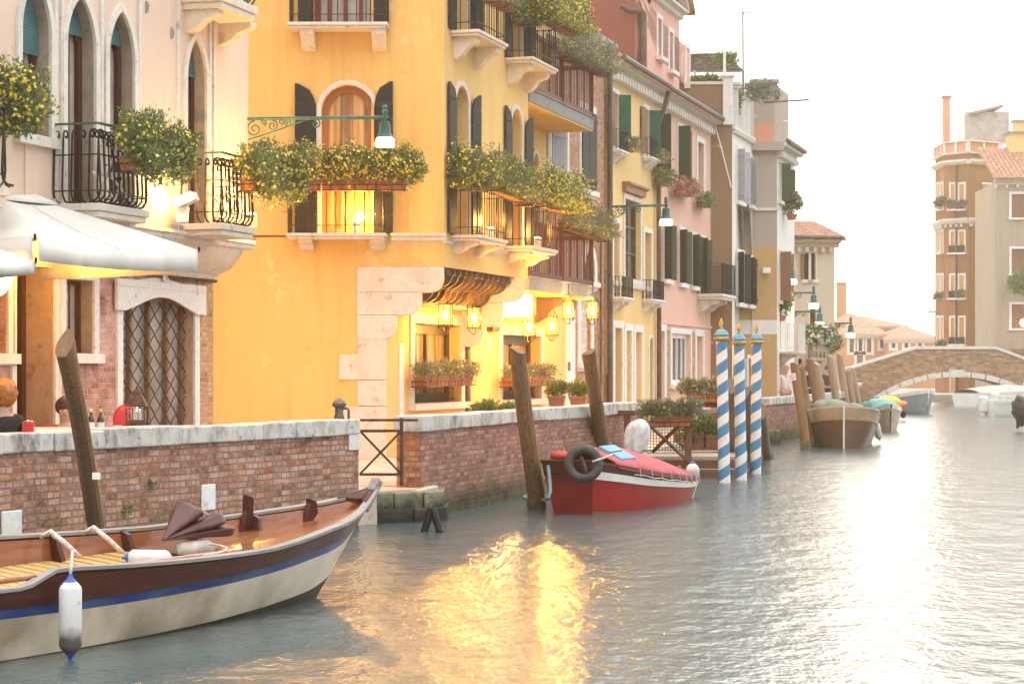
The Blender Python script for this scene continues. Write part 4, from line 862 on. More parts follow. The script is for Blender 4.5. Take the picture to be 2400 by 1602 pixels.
# ================================================================ BRIDGE AND FAR HOUSES
YB = 127.0; Zb = lambda py: H-(py-YH)/F*YB; Xb = lambda px: (px-CX)/F*YB
br = thing('bridge', 'arched brick footbridge with a pale stone arch ring over the canal', 'bridge', (Xb(2242),YB,0))
top = [(Xb(1930),Zb(888)),(Xb(1990),Zb(866)),(Xb(2147),Zb(818)),(Xb(2333),Zb(818)),(Xb(2480),Zb(872)),(Xb(2560),Zb(890))]
cx, hw, zs, zc = Xb(2242), Xb(2242)-Xb(2052), .12, Zb(882)
rad = (hw*hw+(zc-zs)**2)/(2*(zc-zs)); cz_ = zc-rad; a0 = math.asin(hw/rad)
arcp = [(cx+rad*math.sin(a0*(i/12-1)*1.0), cz_+rad*math.cos(a0*(i/12-1))) for i in range(25)]
poly = [(x,z) for x,z in top]+[(Xb(2560),-.8),(arcp[-1][0],-.8)]+arcp[::-1]+[(arcp[0][0],-.8),(Xb(1930),-.8)]
MB().prism([(x,YB,z) for x,z in poly], (0,2.8,0)).build('wall', bridge_brick, br)
ar = MB(); th_ = .30
for i in range(24):
    if i % 2 == 0:
        t0_, t1_ = a0*(i/12-1)+.004, a0*((i+2)/12-1)-.004; pts = []
        for t in (t0_,(t0_+t1_)/2,t1_): pts.append((cx+(rad-.02)*math.sin(t), cz_+(rad-.02)*math.cos(t)))
        for t in (t1_,(t0_+t1_)/2,t0_): pts.append((cx+(rad+th_)*math.sin(t), cz_+(rad+th_)*math.cos(t)))
        ar.prism([(x,YB-.05,z) for x,z in pts], (0,2.9,0))
ar.build('arch_ring', istrian, br, bevel=.02)
MB().hexa([(cx-.4,YB-.1,zc-.04),(cx+.4,YB-.1,zc-.04),(cx+.4,YB+2.9,zc-.04),(cx-.4,YB+2.9,zc-.04),(cx-.48,YB-.1,zc+.42),(cx+.48,YB-.1,zc+.42),(cx+.48,YB+2.9,zc+.42),(cx-.48,YB+2.9,zc+.42)]).build('keystone', istrian, br)
cp_ = MB()
for (x0,z0),(x1,z1) in zip(top[:-1], top[1:]): cp_.hexa([(x0,YB-.08,z0+.003),(x1,YB-.08,z1+.003),(x1,YB+.35,z1+.003),(x0,YB+.35,z0+.003),(x0,YB-.08,z0+.19),(x1,YB-.08,z1+.19),(x1,YB+.35,z1+.19),(x0,YB+.35,z0+.19)])
cp_.build('coping', istrian, br)
# tall orange corner house beyond the bridge
th = thing('orange_corner_house', 'tall orange five storey corner house with white window frames beyond the bridge', 'house', (33,152,0))
X = lambda px, Y: (px-CX)/F*Y
pA, pB, pC, pD = (X(2192,150),150), (X(2215,146.5),146.5), (X(2269,145),145), (X(2340,146.5),146.5)
faces = [(pA,pB,far_pink),(pB,pC,far_pink),(pC,pD,far_ochre)]
rowsY = ((432,490),(543,592),(645,698),(744,806))
for (a, b, mt) in faces:
    pl = Pl(*a, b[0]-a[0], b[1]-a[1]); f = Fac(th, pl); L = math.hypot(b[0]-a[0], b[1]-a[1]); S = pl.s
    cols = {0:((2197,2202),(2206,2211)),1:((2229,2238),(2249,2260)),2:((2304,2322),)}[faces.index((a,b,mt))]
    for y1, y0 in rowsY:
        for l, r_ in cols:
            f.win(S(l), S(r_), pl.z(l,y0), pl.z(l,y1), None, 0, trim=.14, tmat=white_stone, depth=.18, pmat=glass if l != 2229 else glass_pale, sill=.25)
            if l == 2304: leaf(th, pl.W(S(2296),0,.05), pl.W(S(2303),0,.05), pl.z(l,y0), pl.z(l,y1), shut_brown, 5)
            if mt is far_pink and l > 2220: MB().pbox(pl, S(l)-.1, S(r_)+.1, pl.z(l,y0), pl.z(l,y0)+.5, .12, .15).build('window_rail', iron, th)
    if mt is far_pink and a == pB: f.win(S(2229), S(2240), .3, 3, None, 0, trim=.1, depth=.2, pmat=glass, sill=0)
    f.wall([(0,-.5),(L,-.5),(L,17.4),(0,17.4)], mt)
    for z, hh_, n in ((16.65,.35,.35),(12.45,.4,.3)): MB().nz(pl, [(.002,z),(n*.5,z+.05),(n,z+hh_*.6),(n,z+hh_),(.002,z+hh_)], 0, L).build('cornice', istrian, th)
    db = MB(); dentils(db, pl, 0.1, L, 12.44, .45, .16, .2, .2); db.build('dentil', istrian, th)
    pr = MB(); pr.pbox(pl, 0, L, 17.42, 17.5, -.2, .25)
    for i in range(max(2,int(L/1.1))+1): pr.pbox(pl, L*i/max(2,int(L/1.1))-.1, L*i/max(2,int(L/1.1))+.1, 17.5, 18.25, -.15, .1)
    pr.pbox(pl, 0, L, 18.26, 18.36, -.2, .15); pr.build('parapet', istrian, th); MB().pbox(pl, 0.02, L-.02, 17.51, 18.24, -.12, .02).build('parapet_panel', mt, th)
    if a == pB: pipe(th, [pl.W(S(2243),.2,.1), pl.W(S(2243),16.6,.1)], .07, brown_pipe)
cf = MB(); cf.prism([(*pA,-.5),(*pB,-.5),(*pC,-.5),(*pD,-.5),(pD[0],165,-.5),(pA[0]+6,165,-.5)], (0,0,17.85)); cf.build('body', far_ochre, th)
MB().box((X(2218,148.6),148.6,19.7), (.46,.46,4.2)).build('chimney', far_pink, th); MB().box((X(2218,148.6),148.6,21.85), (.66,.66,.14)).build('chimney_cap', terracotta, th)
pn = MB(); pn.box((X(2305,149),149,19.6), (3.2,2.2,2.2)); pn.build('roof_room', glass_pale, th); MB().hexa([(X(2265,149),147.5,20.5),(X(2340,149),147.5,21),(X(2340,149),151,21),(X(2265,149),151,20.5),(X(2265,149),147.5,20.65),(X(2340,149),147.5,21.2),(X(2340,149),151,21.2),(X(2265,149),151,20.65)]).build('roof', grey_slab, th)
balp = Pl(*pA, pB[0]-pA[0], pB[1]-pA[1]); balcony(th, balp, -.6, .5, 6.4, .5, white_iron, istrian, h=1.0, sp=.2)
# grey house on the right bank
gp = Pl(X(2336,133), 133, 1, -.05); gh, f = house('grey_house', 'weathered grey house with brown shutters and terracotta roof right of the bridge', gp, 0, 7, 14.3, far_grey, 8); S = gp.s
for y1, y0 in ((455,510),(583,641),(713,769)):
    for l in (2371,):
        f.win(S(l), S(l)+1.9, gp.z(l,y0), gp.z(l,y1), None, 0, trim=.16, tmat=white_stone, depth=.12, pmat=shut_brown, fmat=shut_brown, mull=(2,0), sill=.15)
        f.win(S(l)+3.3, S(l)+4.9, gp.z(l,y0), gp.z(l,y1), None, 0, trim=.16, tmat=white_stone, depth=.12, pmat=shut_brown, fmat=shut_brown, mull=(2,0), sill=.15)
close(gh, f, -.5); cornice(gh, gp, -.2, 7, 14.1, None, .7); tiled(gh, gp.W(-.2,17.1,-6), gp.d*7.5, gp.W(-.2,14.45,.5)-gp.W(-.2,17.1,-6), 14, 26)
MB().pbox(gp, S(2368), 7, 3.2, 3.5, .002, .1).build('brick_band', bridge_brick, gh); MB().pbox(gp, 0.02, 7, -.4, 3.2, .002, .03).build('brick_base', bridge_brick, gh)
ck = MB(); q = gp.W(2.6,0,-5.5); ck.box(q+V((0,0,16.9)), (1.7,1.2,2.2)); ck.box(q+V((-.1,0,18.45)), (.7,.7,.7)); ck.build('chimney', pale_yellow, gh)
ck = MB(); ck.box(q+V((0,0,18.06)), (2.0,1.5,.12)); ck.box(q+V((-.1,0,18.86)), (.95,.95,.12)); ck.build('chimney_cap', grey_slab, gh)
# low houses at the end of the canal
def low_house(name, label, pxa, pxb, Y, ez, rz, wins, mt=far_house, hip=True):
    pl = Pl(X(pxa,Y), Y, 1, 0); o, f = house(name, label, pl, 0, X(pxb,Y)-X(pxa,Y), ez, mt, 10); L = X(pxb,Y)-X(pxa,Y)
    for l, r_, y0, y1 in wins: f.win(pl.s(l), pl.s(r_), H-(y0-YH)/F*Y, H-(y1-YH)/F*Y, None, 0, trim=.25, tmat=white_stone, depth=.2, pmat=glass_pale, sill=0)
    close(o, f, .2); MB().nz(pl, [(.002,ez-.3),(.4,ez-.1),(.4,ez+.05),(.002,ez+.05)], -.3, L+.3).build('cornice', istrian, o)
    e = L*.25 if hip else 0
    MB().add([pl.W(-.4,ez+.06,.5),pl.W(L+.4,ez+.06,.5),pl.W(L+.4,ez+.06,-10.4),pl.W(-.4,ez+.06,-10.4),pl.W(L*.5-e*.2,rz,-5),pl.W(L*.5+e*.2,rz,-5)], [(0,1,5,4),(1,2,5),(2,3,4,5),(3,0,4),(3,2,1,0)]).build('roof', tile, o); return o
low_house('low_house', 'low orange house with three tall white framed windows at the canal end', 1945, 2078, 185, H-(786-YH)/F*185, H-(770-YH)/F*185+1.5, ((1991,2001,825,790),(2012,2021,825,790),(2032,2042,825,790),(2063,2073,815,790),(2008,2022,856,830)))
low_house('low_house', 'low orange house with a hipped roof and small square windows', 2079, 2200, 183, H-(796-YH)/F*183, H-(762-YH)/F*183, ((2090,2098,815,802),(2120,2128,815,802),(2152,2160,815,802)))
low_house('low_house', 'long red roofed house rising behind the canal end', 1950, 2120, 215, H-(766-YH)/F*215, H-(738-YH)/F*215, ())
kc = thing('factory_chimney', 'square brick chimney stack standing behind the low houses', 'chimney', (X(1972,205),205,0)); MB().box((X(1972,205),205,5.6), (.85,.85,10.2)).build('stack', far_house, kc); MB().box((X(1972,205),205,10.76), (1.0,1.0,.12)).build('cap', far_house, kc)
# ================================================================ BOATS (built about their own origin, x towards the bow, then placed)
def catm(xs, ys, x):
    for i in range(len(xs)-1):
        if x <= xs[i+1] or i == len(xs)-2:
            t = (x-xs[i])/(xs[i+1]-xs[i]); t = max(0, min(1, t))
            m = lambda k: (ys[min(k+1,len(ys)-1)]-ys[max(k-1,0)])/(xs[min(k+1,len(xs)-1)]-xs[max(k-1,0)])*(xs[i+1]-xs[i])
            a, b, c, d = ys[i], ys[i+1], m(i), m(i+1); t2, t3 = t*t, t*t*t
            return a*(2*t3-3*t2+1)+c*(t3-2*t2+t)+b*(3*t2-2*t3)+d*(t3-t2)
class Hull:
    # st rows: x, half beam at gunwale, half beam at water, gunwale z, keel x shift
    def __init__(s, st, zk=-.25, flare=1.0, rise=None):
        s.rise = rise
        s.st = st; s.zk = zk; s.x = [r[0] for r in st]; s.fl = flare
    def g(s, k, x): return catm(s.x, [r[k] for r in s.st], x)
    def pt(s, x, u, side, inset=0, dz=0):
        bg, bw, zg, xs = s.g(1,x), s.g(2,x), s.g(3,x), s.g(4,x); z = zg+(s.zk-zg)*u+(s.rise(x)*(1-u/.175) if s.rise and u < .175 else 0); uw = zg/(zg-s.zk)
        if u <= uw: t = u/uw; hb = bg+(bw-bg)*(t**1.25); 
        else: t = (u-uw)/(1-uw); hb = bw*(1-.55*t*t)
        return V((x+xs*u, side*max(.004, hb-inset), z+dz))
    def skin(s, u0, u1, name, mat, parent, n=36, m=6, inset=0, off=0, smooth='all', x0=None, x1=None, sides=(1,-1), zfun=None):
        mb = MB(); xa_, xb_ = x0 if x0 is not None else s.x[0], x1 if x1 is not None else s.x[-1]
        for sd_ in sides:
            vs = []
            for i in range(n+1):
                x = xa_+(xb_-xa_)*i/n
                for j in range(m+1):
                    u = u0+(u1-u0)*j/m; vs.append(s.pt(x, u, sd_, inset))
            mb.add(vs, [(i*(m+1)+j,(i+1)*(m+1)+j,(i+1)*(m+1)+j+1,i*(m+1)+j+1) for i in range(n) for j in range(m)])
        return mb.build(name, mat, parent, smooth=smooth)
    def band(s, u0, u1, th, name, mat, parent, n=36, x0=None, x1=None):   # a raised strake
        mb = MB(); xa_, xb_ = x0 if x0 is not None else s.x[0], x1 if x1 is not None else s.x[-1]
        for sd_ in (1,-1):
            vs = []
            for i in range(n+1):
                x = xa_+(xb_-xa_)*i/n
                vs += [s.pt(x,u0,sd_,0), s.pt(x,u0,sd_,-th), s.pt(x,u1,sd_,-th), s.pt(x,u1,sd_,0)]
            mb.add(vs, [(i*4+k,(i+1)*4+k,(i+1)*4+(k+1)%4,i*4+(k+1)%4) for i in range(n) for k in range(4)]+[(3,2,1,0),(n*4,n*4+1,n*4+2,n*4+3)])
        return mb.build(name, mat, parent, smooth='all' if False else True)
    def cap(s, w_, h_, name, mat, parent, n=36, x0=None, x1=None, out=.03):
        mb = MB(); xa_, xb_ = x0 if x0 is not None else s.x[0], x1 if x1 is not None else s.x[-1]
        for sd_ in (1,-1):
            vs = []
            for i in range(n+1):
                x = xa_+(xb_-xa_)*i/n; p = s.pt(x,0,sd_,-out); q = s.pt(x,0,sd_,w_)
                vs += [p+V((0,0,-h_*.3)), p+V((0,0,h_)), q+V((0,0,h_)), q+V((0,0,-h_*.3))]
            mb.add(vs, [(i*4+k,(i+1)*4+k,(i+1)*4+(k+1)%4,i*4+(k+1)%4) for i in range(n) for k in range(4)]+[(3,2,1,0),(n*4,n*4+1,n*4+2,n*4+3)])
        return mb.build(name, mat, parent, smooth=True)
    def deck(s, z, name, mat, parent, n=24, x0=None, x1=None, inset=.05, zf=None, planks=0):
        mb = MB(); xa_, xb_ = x0 if x0 is not None else s.x[0], x1 if x1 is not None else s.x[-1]; vs = []
        for i in range(n+1):
            x = xa_+(xb_-xa_)*i/n; zz = zf(x) if zf else z; zg = s.g(3,x); u = max(0, min(1,(zg-zz)/(zg-s.zk)))
            for k in range(9):
                p = s.pt(x,u,1,inset); vs.append((p.x, p.y*(k/4-1), zz+.02*(1-(k/4-1)**2)))
        mb.add(vs, [(i*9+k,(i+1)*9+k,(i+1)*9+k+1,i*9+k+1) for i in range(n) for k in range(8)])
        return mb.build(name, mat, parent, smooth='all', raw=False)
    def transom(s, x, name, mat, parent, th=.05, u0=0):
        mb = MB(); vs = []
        for dx in (0, th):
            for j in range(9): vs.append(s.pt(x, u0+(1-u0)*j/8, 1)+V((dx,0,0)))
            for j in range(9): vs.append(s.pt(x, u0+(1-u0)*(8-j)/8, -1)+V((dx,0,0)))
        mb.add(vs, [tuple(range(18)), tuple(reversed(range(18,36)))]+[(i,(i+1)%18,(i+1)%18+18,i+18) for i in range(18)])
        return mb.build(name, mat, parent)
def place(o, tip, ang):   # ang: direction of +x
    o.location = tip; o.rotation_euler = (0,0,ang)
white_hull = plain('cream_hull_paint', (.74,.61,.45), .32, .08, 2.5, 0, .05, .5, dirt=(.22,.15,.08), dirt_amt=.75, coat=.2)
blue_paint = plain('blue_hull_paint', (.006,.036,.19), .4, .2, 6, 0, .05, dirt=(.10,.16,.25), dirt_amt=.5)
mahog = wood('mahogany_strake', (.036,.006,.003), (.085,.018,.007), .42, (.6,6,6), 2.5, .08)
mahog2 = wood('varnished_mahogany', (.17,.045,.016), (.36,.13,.045), .24, (.5,7,7), 2.5, .6, .15)
bottom = plain('dark_red_bottom', (.045,.018,.012), .6, .3, 5, 0, .2, dirt=(.05,.06,.03))
gun = wood('worn_grey_gunwale', (.19,.165,.145), (.34,.30,.27), .6, (.5,8,8), 3)
red_paint = plain('red_hull_paint', (.34,.010,.008), .5, .12, 2, 0, .05, .22, dirt=(.20,.02,.02))
tarp_red = plain('faded_red_tarp', (.42,.055,.07), .75, .16, 2, 0, .35)
tarp_brown = plain('brown_oilcloth', (.085,.026,.021), .35, .25, 4, 0, .2)
teal_tarp = plain('teal_tarp', (.10,.38,.36), .7, .15, 3, 0, .2)
yel_slat = wood('yellow_floor_slats', (.52,.30,.09), (.68,.44,.16), .4, (6,.5,6), 3, .2)
rope_m = plain('pale_rope', (.55,.48,.40), .9, .2, 30)
fend_w = plain('fender_white', (.60,.57,.54), .45, .12, 5, 0, .1, dirt=(.24,.19,.15), dirt_amt=.8)
fend_b = plain('fender_blue', (.02,.08,.34), .45, .15, 6)
fend_d = plain('fender_dirty', (.42,.36,.31), .7, .2, 8, 0, .2, dirt=(.22,.18,.13), dirt_amt=.8)
fend_o = plain('fender_olive', (.17,.15,.06), .6, .2, 8)
rubber = plain('tyre_rubber', (.03,.026,.024), .6, .3, 10, 0, .2, dirt=(.10,.07,.05))
plastic = plain('wrinkled_plastic', (.62,.56,.53), .35, .15, 7, 0, .9, dirt=(.35,.42,.46), dirt_amt=.6)
grey_hull = plain('grey_brown_hull', (.12,.065,.035), .4, .15, 2, 0, .05)
white_gel = plain('white_gelcoat', (.72,.68,.62), .3, .06, 3)
# ---- near wooden boat
wb = thing('wooden_rowing_boat', 'open wooden boat with cream hull, blue stripe and mahogany topside, nearest the camera', 'boat')
hw_ = Hull([(0,.70,.60,.58,0),(1.4,.76,.66,.56,0),(2.8,.80,.62,.56,0),(4.0,.76,.52,.59,-.02),(4.9,.66,.38,.635,-.12),(5.6,.52,.25,.69,-.28),(6.0,.43,.17,.725,-.42),(6.35,.30,.10,.77,-.58),(6.65,.16,.05,.83,-.76),(6.87,.06,.02,.90,-.90),(7.0,.012,.008,.96,-1.0)], -.22, rise=lambda x: .11*max(0,min(1,(x-1.72)/.28))*max(0,min(1,(4.6-x)/2.4)))
uw = lambda z: (.6-z)/(.6+.22)
hw_.skin(.27,.68,'hull',white_hull,wb,60,8); hw_.skin(.68,1,'bottom',bottom,wb,60,4)
hw_.skin(.175,.27,'stripe',blue_paint,wb,60,2); hw_.band(.02,.175,.014,'topside',mahog,wb,60,.02); hw_.skin(0.0,.175,'sheer_plank',mahog,wb,60,3)
hw_.skin(.02,.62,'lining',mahog2,wb,40,5,inset=.045)
hw_.cap(.05,.02,'gunwale',gun,wb,60,.02)
hw_.deck(.22,'floor_boards',mahog2,wb,24,4.35,6.85,.045,zf=lambda x: hw_.g(3,x)-.13)
hw_.transom(0,'transom',mahog,wb)
sl = MB()
for i in range(31):
    x = .15+i*.14; b_ = hw_.g(1,x)-.10; sl.box((x,0,hw_.g(3,x)-.155), (.115,2*b_,.022))
sl.build('slatted_floor', yel_slat, wb)
for x, z in ((1.1,.46),): MB().box((x,0,z), (.24,2*(hw_.g(1,x)-.12),.035)).build('thwart', mahog2, wb, bevel=.008)
for x in (1.9,2.7,3.5,4.3,5.05,5.75):
    for sd_ in (1,-1):
        p = hw_.pt(x,.0,sd_,.04); q = hw_.pt(x,.55,sd_,.04); r_ = hw_.pt(x,.55,sd_,.20)
        MB().prism([p+V((-.05,0,.01)), q+V((-.05,0,0)), r_+V((-.05,0,0)), hw_.pt(x,.02,sd_,.12)+V((-.05,0,0))], (.05 if x < 5.5 else .04,0,0)).build('rib', mahog, wb)
for x in (6.6,):
    vs = [hw_.pt(x,0,1,.02), hw_.pt(6.9,0,1,.01), hw_.pt(6.9,0,-1,.01), hw_.pt(x,0,-1,.02), V((x+.16,0,hw_.g(3,x)))]
    MB().prism([v+V((0,0,.004)) for v in vs], (0,0,.03)).build('breasthook', mahog, wb)
MB().bar(V((6.8,0,.74)), V((7.0,0,1.02)), .09, .09).build('stem_post', gun, wb, bevel=.015)
for sd_, x, h_ in ((1,5.62,.18),(1,6.3,.06)):
    p = hw_.pt(x,0,sd_,.05); MB().prism([p+V((-.10,0,-.2)),p+V((.14,0,-.2)),p+V((.06,0,.02)),p+V((.05,0,h_)),p+V((-.05,0,h_+.03)),p+V((-.04,0,.05))], (0,-.06*sd_,0)).build('oar_crutch', mahog, wb, bevel=.01)
e_ax = V((.537,.843,0)); tipw = V((-1.36,19.62,0)); place(wb, tipw-e_ax*7.0, math.atan2(.843,.537)); wb.rotation_euler.x = R(5); wb.location.z = .035
def wbp(x, y, z): return wb.location+wb.rotation_euler.to_matrix()@V((x,y,z))
m, nt, b = nm('fender_stained'); sx = nd(nt,'SeparateXYZ',{0:nd(nt,'TexCoord').outputs['Object']}); q_ = nd(nt,'Math',{0:noise(nt,9,7),1:.22,2:sx.outputs[2]},operation='MULTIPLY_ADD').outputs[0]
nt.links.new(mixc(nt, ramp(nt, q_, .24,.36), (.10,.075,.055), mixc(nt, ramp(nt, noise(nt,14,7), .55,.75), (.60,.57,.54), (.42,.35,.30))), b.inputs['Base Color']); b.inputs['Roughness'].default_value = .5; bump(nt, b, noise(nt,16,5), .3, .01); fend_s = m
def fender(name, label, p, q, r, mats, ropepts=None, group=None):
    p, q = V(p), V(q); d = (q-p); L = d.length; d.normalize(); m = d.to_track_quat('Z','Y').to_matrix()
    o = thing(name, label, 'fender', p, group); e = r*1.3
    MB().lathe([(r*.55,e*.5),(r*.9,e*.8),(r,e),(r,L-e),(r*.9,L-e*.8),(r*.55,L-e*.5)], p, 18, m).build('body', mats[0], o, smooth='all')
    MB().lathe([(.012,0),(r*.22,.02),(r*.58,e*.52)], p, 14, m).build('end_cap', mats[1], o, smooth=True)
    MB().lathe([(r*.58,L-e*.52),(r*.22,L-.02),(.012,L)], p, 14, m).build('end_cap', mats[2] if len(mats) > 2 else mats[1], o, smooth=True)
    if ropepts: MB().tube(ropepts, .012, 6).build('rope', rope_m, o, smooth='all')
    return o
a = P(165,1345,14.9); fender('boat_fender', 'white fender with blue ends hanging outside the wooden boat', a+V((0,0,-.62)), a, .083, (fend_s,fend_b), [a, a+V((0,.03,.05)), a+V((-.01,.12,.16)), a+V((-.03,.3,.13))])
a = wbp(3.0,-.42,.36); fender('boat_fender', 'white fender with blue end lying inside the wooden boat', P(286,1306,17.0), P(414,1309,17.1), .072, (fend_w,fend_b))
fender('boat_fender', 'dirty grey fender with olive end lying inside the wooden boat', P(398,1293,17.5), P(512,1281,17.7), .078, (fend_d,fend_o,fend_d))
# oars and cloth in the boat
oar = thing('oar', 'long varnished oar lying along the wooden boat', 'oar', wbp(2.2,.05,.47)); MB().tube([wbp(2.0,-.05,.47), wbp(4.6,-.36,.56)], .024, 8).build('shaft', mahog2, oar, smooth=True); MB().bar(wbp(3.9,-.12,.50), wbp(5.1,-.22,.53), .16, .02).build('blade', mahog2, oar)
cl = MB(); random.seed(5)
for k, (ex, ey, rr, sq) in enumerate(((445,1192,.17,.62),(522,1212,.105,.6),(548,1240,.07,.6),(480,1205,.10,.7))):
    a_, b_ = P(384,1264,17.45), P(ex,ey,17.75+.05*k); d_ = (b_-a_).normalized(); u_ = d_.cross(V((0,0,1))).normalized(); w_ = u_.cross(d_); vs = []; n, m = 24, 18
    for i in range(n+1):
        t = i/n; r_ = (.018+rr*t**1.15)*(1 if t < .86 else math.sqrt(max(.03,1-((t-.86)/.145)**2)))
        for q_ in range(m):
            an = 2*math.pi*q_/m; rip = 1+.16*math.sin(4*an+k*2+t*1.5)+.08*math.sin(9*an+t*4); vs.append(a_+(b_-a_)*t+u_*r_*math.cos(an)*rip+w_*r_*sq*math.sin(an)*rip)
    cl.add(vs, [(i*m+q_,(i+1)*m+q_,(i+1)*m+(q_+1)%m,i*m+(q_+1)%m) for i in range(n) for q_ in range(m)]+[tuple(range(m)), tuple(n*m+q_ for q_ in range(m))])
tag(cl.build('folded_oilcloth', tarp_brown, None, 'all', loc=P(450,1230,18.4)), 'folded brown oilcloth cover fanned out on the far side of the wooden boat', 'boat cover')
rp = MB(); rp.tube([wbp(4.0,-.40,.52)]+[wbp(4.2+.12*math.cos(i*.6),-.42+.07*math.sin(i*.6),.52+.01*i) for i in range(14)], .012, 5); rp.tube([wbp(3.7,-.35,.50), wbp(4.0,-.38,.55), wbp(4.4,-.5,.57)], .012, 5)
tag(rp.build('rope', rope_m, None, 'all', loc=wbp(4.1,-.4,.52)), 'thin pale rope coiled near the gunwale of the wooden boat', 'rope')
for k_, (x, lb) in enumerate(((3.35,'pale rope lashing nearest the mooring pole on the wooden boat'),(3.85,'pale rope lashing beside the folded oilcloth on the wooden boat'))):
    tag(MB().tube([wbp(x,.74,.62), wbp(x+.03,.66,.68), wbp(x+.06,.52,.60), wbp(x+.1,.38,.50)], .022, 6).build('rope', rope_m, None, 'all', loc=wbp(x,.5,.5)), lb, 'rope')
# ---- red boat
rb = thing('red_boat', 'small red boat under a faded red tarpaulin, moored by the brick wall', 'boat')
hr = Hull([(0,.40,.30,.76,.30),(.7,.60,.50,.66,.10),(1.6,.72,.62,.54,0),(2.8,.74,.64,.43,0),(3.8,.62,.52,.36,0),(4.5,.48,.38,.34,0)], -.25)
hr.skin(.24,.72,'hull',red_paint,rb,30,6); hr.skin(.72,1,'bottom',plain('weathered_brown_bottom',(.20,.12,.07),.6,.3,5),rb,30,4); hr.band(.12,.24,.02,'white_strake',white_gel,rb,30); hr.skin(0,.24,'sheer_plank',mahog,rb,30,3)
hr.cap(.05,.03,'gunwale',mahog,rb,30); hr.transom(0,'transom',plain('shaded_red_paint',(.24,.010,.008),.5,.2,3),rb,.05,.2); hr.transom(4.45,'stern_board',white_gel,rb)  # transom's shade is put into a darker copy of the hull red
MB().prism([hr.pt(0,0,1)+V((-.03,0,.03)), hr.pt(0,0,-1)+V((-.03,0,.03)), hr.pt(0,.2,-1)+V((-.03,0,0)), hr.pt(0,.2,1)+V((-.03,0,0))], (.06,0,0)).build('top_board', mahog, rb, bevel=.01)
e_r = V((.405,.914,0)); place(rb, V((.80,29.75,0)), math.atan2(.914,.405))
def rbp(x, y, z): return rb.location+Matrix.Rotation(rb.rotation_euler.z,3,'Z')@V((x,y,z))
tp = MB(); n, m = 26, 14; vs = []
for i in range(n+1):
    t = i/n; x = .55+3.9*t; zg = hr.g(3,x); ht = .40*math.sin(math.pi*min(1,(t*.80+.14)))**.8*(1-.25*t)
    for j in range(m+1):
        u = j/m*2-1; y = u*(hr.g(1,x)+.045); z = zg+.035+ht*(1-abs(u)**1.6)+.018*math.sin(7*t*3+u*4)*(1-abs(u))-(.06 if abs(u) > .99 else 0)
        vs.append(rbp(x, y, z))
tp.add(vs, [(i*(m+1)+j,(i+1)*(m+1)+j,(i+1)*(m+1)+j+1,i*(m+1)+j+1) for i in range(n) for j in range(m)])
tpo = tp.build('tarpaulin', tarp_red, None, 'all', loc=rbp(2,0,.6)); tag(tpo, 'faded red tarpaulin stretched over the red boat', 'tarpaulin'); md = tpo.modifiers.new('solid','SOLIDIFY'); md.thickness = .012
lc = MB()
for k in range(9):
    t = .14+k*.1; x = .55+3.9*t; lc.tube([rbp(x,-(hr.g(1,x)+.05),hr.g(3,x)+.06), rbp(x+.05,-(hr.g(1,x)+.055),hr.g(3,x)-.10)], .008, 4)
lc.tube([rbp(.55+3.9*(.1+.08*k),-(hr.g(1,.55+3.9*(.1+.08*k))+.055),hr.g(3,.55+3.9*(.1+.08*k))-.08+.02*(k%2)) for k in range(11)], .008, 4)
tag(lc.build('lashing', rope_m, None, loc=rbp(2,-.7,.5)), 'thin cord lacing the red tarpaulin to the near side of the red boat', 'rope')
ty = thing('tyre', 'old black tyre with a rope hung on the near end of the red boat', 'tyre', P(1368,1085,29.35)); q = P(1368,1086,29.35); mq = (V((.0,-1,.28))).to_track_quat('Z','Y').to_matrix()
MB().tube([q+mq@V((.215*math.cos(a/36*2*math.pi),.215*math.sin(a/36*2*math.pi),0)) for a in range(36)], .066, 10, closed=True).build('tread', rubber, ty, smooth='all')
MB().tube([q+V((.12,-.1,.03)), q+V((.2,-.1,.06)), q+V((.35,.1,.10)), q+V((.42,.3,.12))], .018, 6).build('rope', rope_m, ty, smooth='all')
MB().tube([q+V((.05,-.06,-.15)), q+V((.02,-.02,-.05)), q+V((-.04,.04,.1))], .03, 6).build('strut', rubber, ty, smooth='all')
cu_ = MB(); c = P(1446,1062,30.7); mr = Matrix.Rotation(rb.rotation_euler.z,3,'Z')@Matrix.Rotation(R(28),3,'X')
cu_.box(c, (.62,.42,.07), mr); o = thing('boat_cushion', 'pale blue seat cushion tied on top of the red tarpaulin', 'cushion', c); cu_.build('pad', plain('sky_blue_vinyl', (.05,.26,.42), .5, .15, 5), o, bevel=.025)
cu_ = MB(); cu_.tube([c+mr@V((-.36,.0,.05)), c+mr@V((.2,.02,.048))], .012, 5); cu_.build('cord', rope_m, o); MB().box(c+mr@V((0,0,-.055)), (.63,.43,.04), mr).build('base', white_gel, o, bevel=.01)
fb_ = MB(); q = rbp(4.4,-.62,.42)
for k_, (px, py, lb, rr) in enumerate(((1592,1112,'cream ball fender on the stern corner of the red boat',.092),(1623,1106,'white teardrop buoy behind the cream ball fender of the red boat',.115))):
    p = P(px,py,33.2); o = thing('ball_fender', lb, 'fender', p); MB().ell(p, (rr,rr,rr*(1 if k_ == 0 else 1.3)), 16, 12).build('ball', fend_w, o, smooth='all'); MB().lathe([(.03,rr*.95*(1 if k_ == 0 else 1.3)),(.035,rr*1.4),(.015,rr*1.6)], p, 10).build('eye', fend_b if k_ else fend_o, o, smooth=True)
fl2 = MB(); p = P(1312,1067,30.3); fl2.ell(p, (.16,.14,.07), 12, 8, None, lambda q: q*(1+.2*math.sin(q.x*7)*math.cos(q.y*6))); tag(fl2.build('red_cloth', plain('red_cloth',(.5,.05,.03),.8,.2,6), None, 'all', loc=p), 'crumpled red cloth on the far bow corner of the red boat', 'cloth')
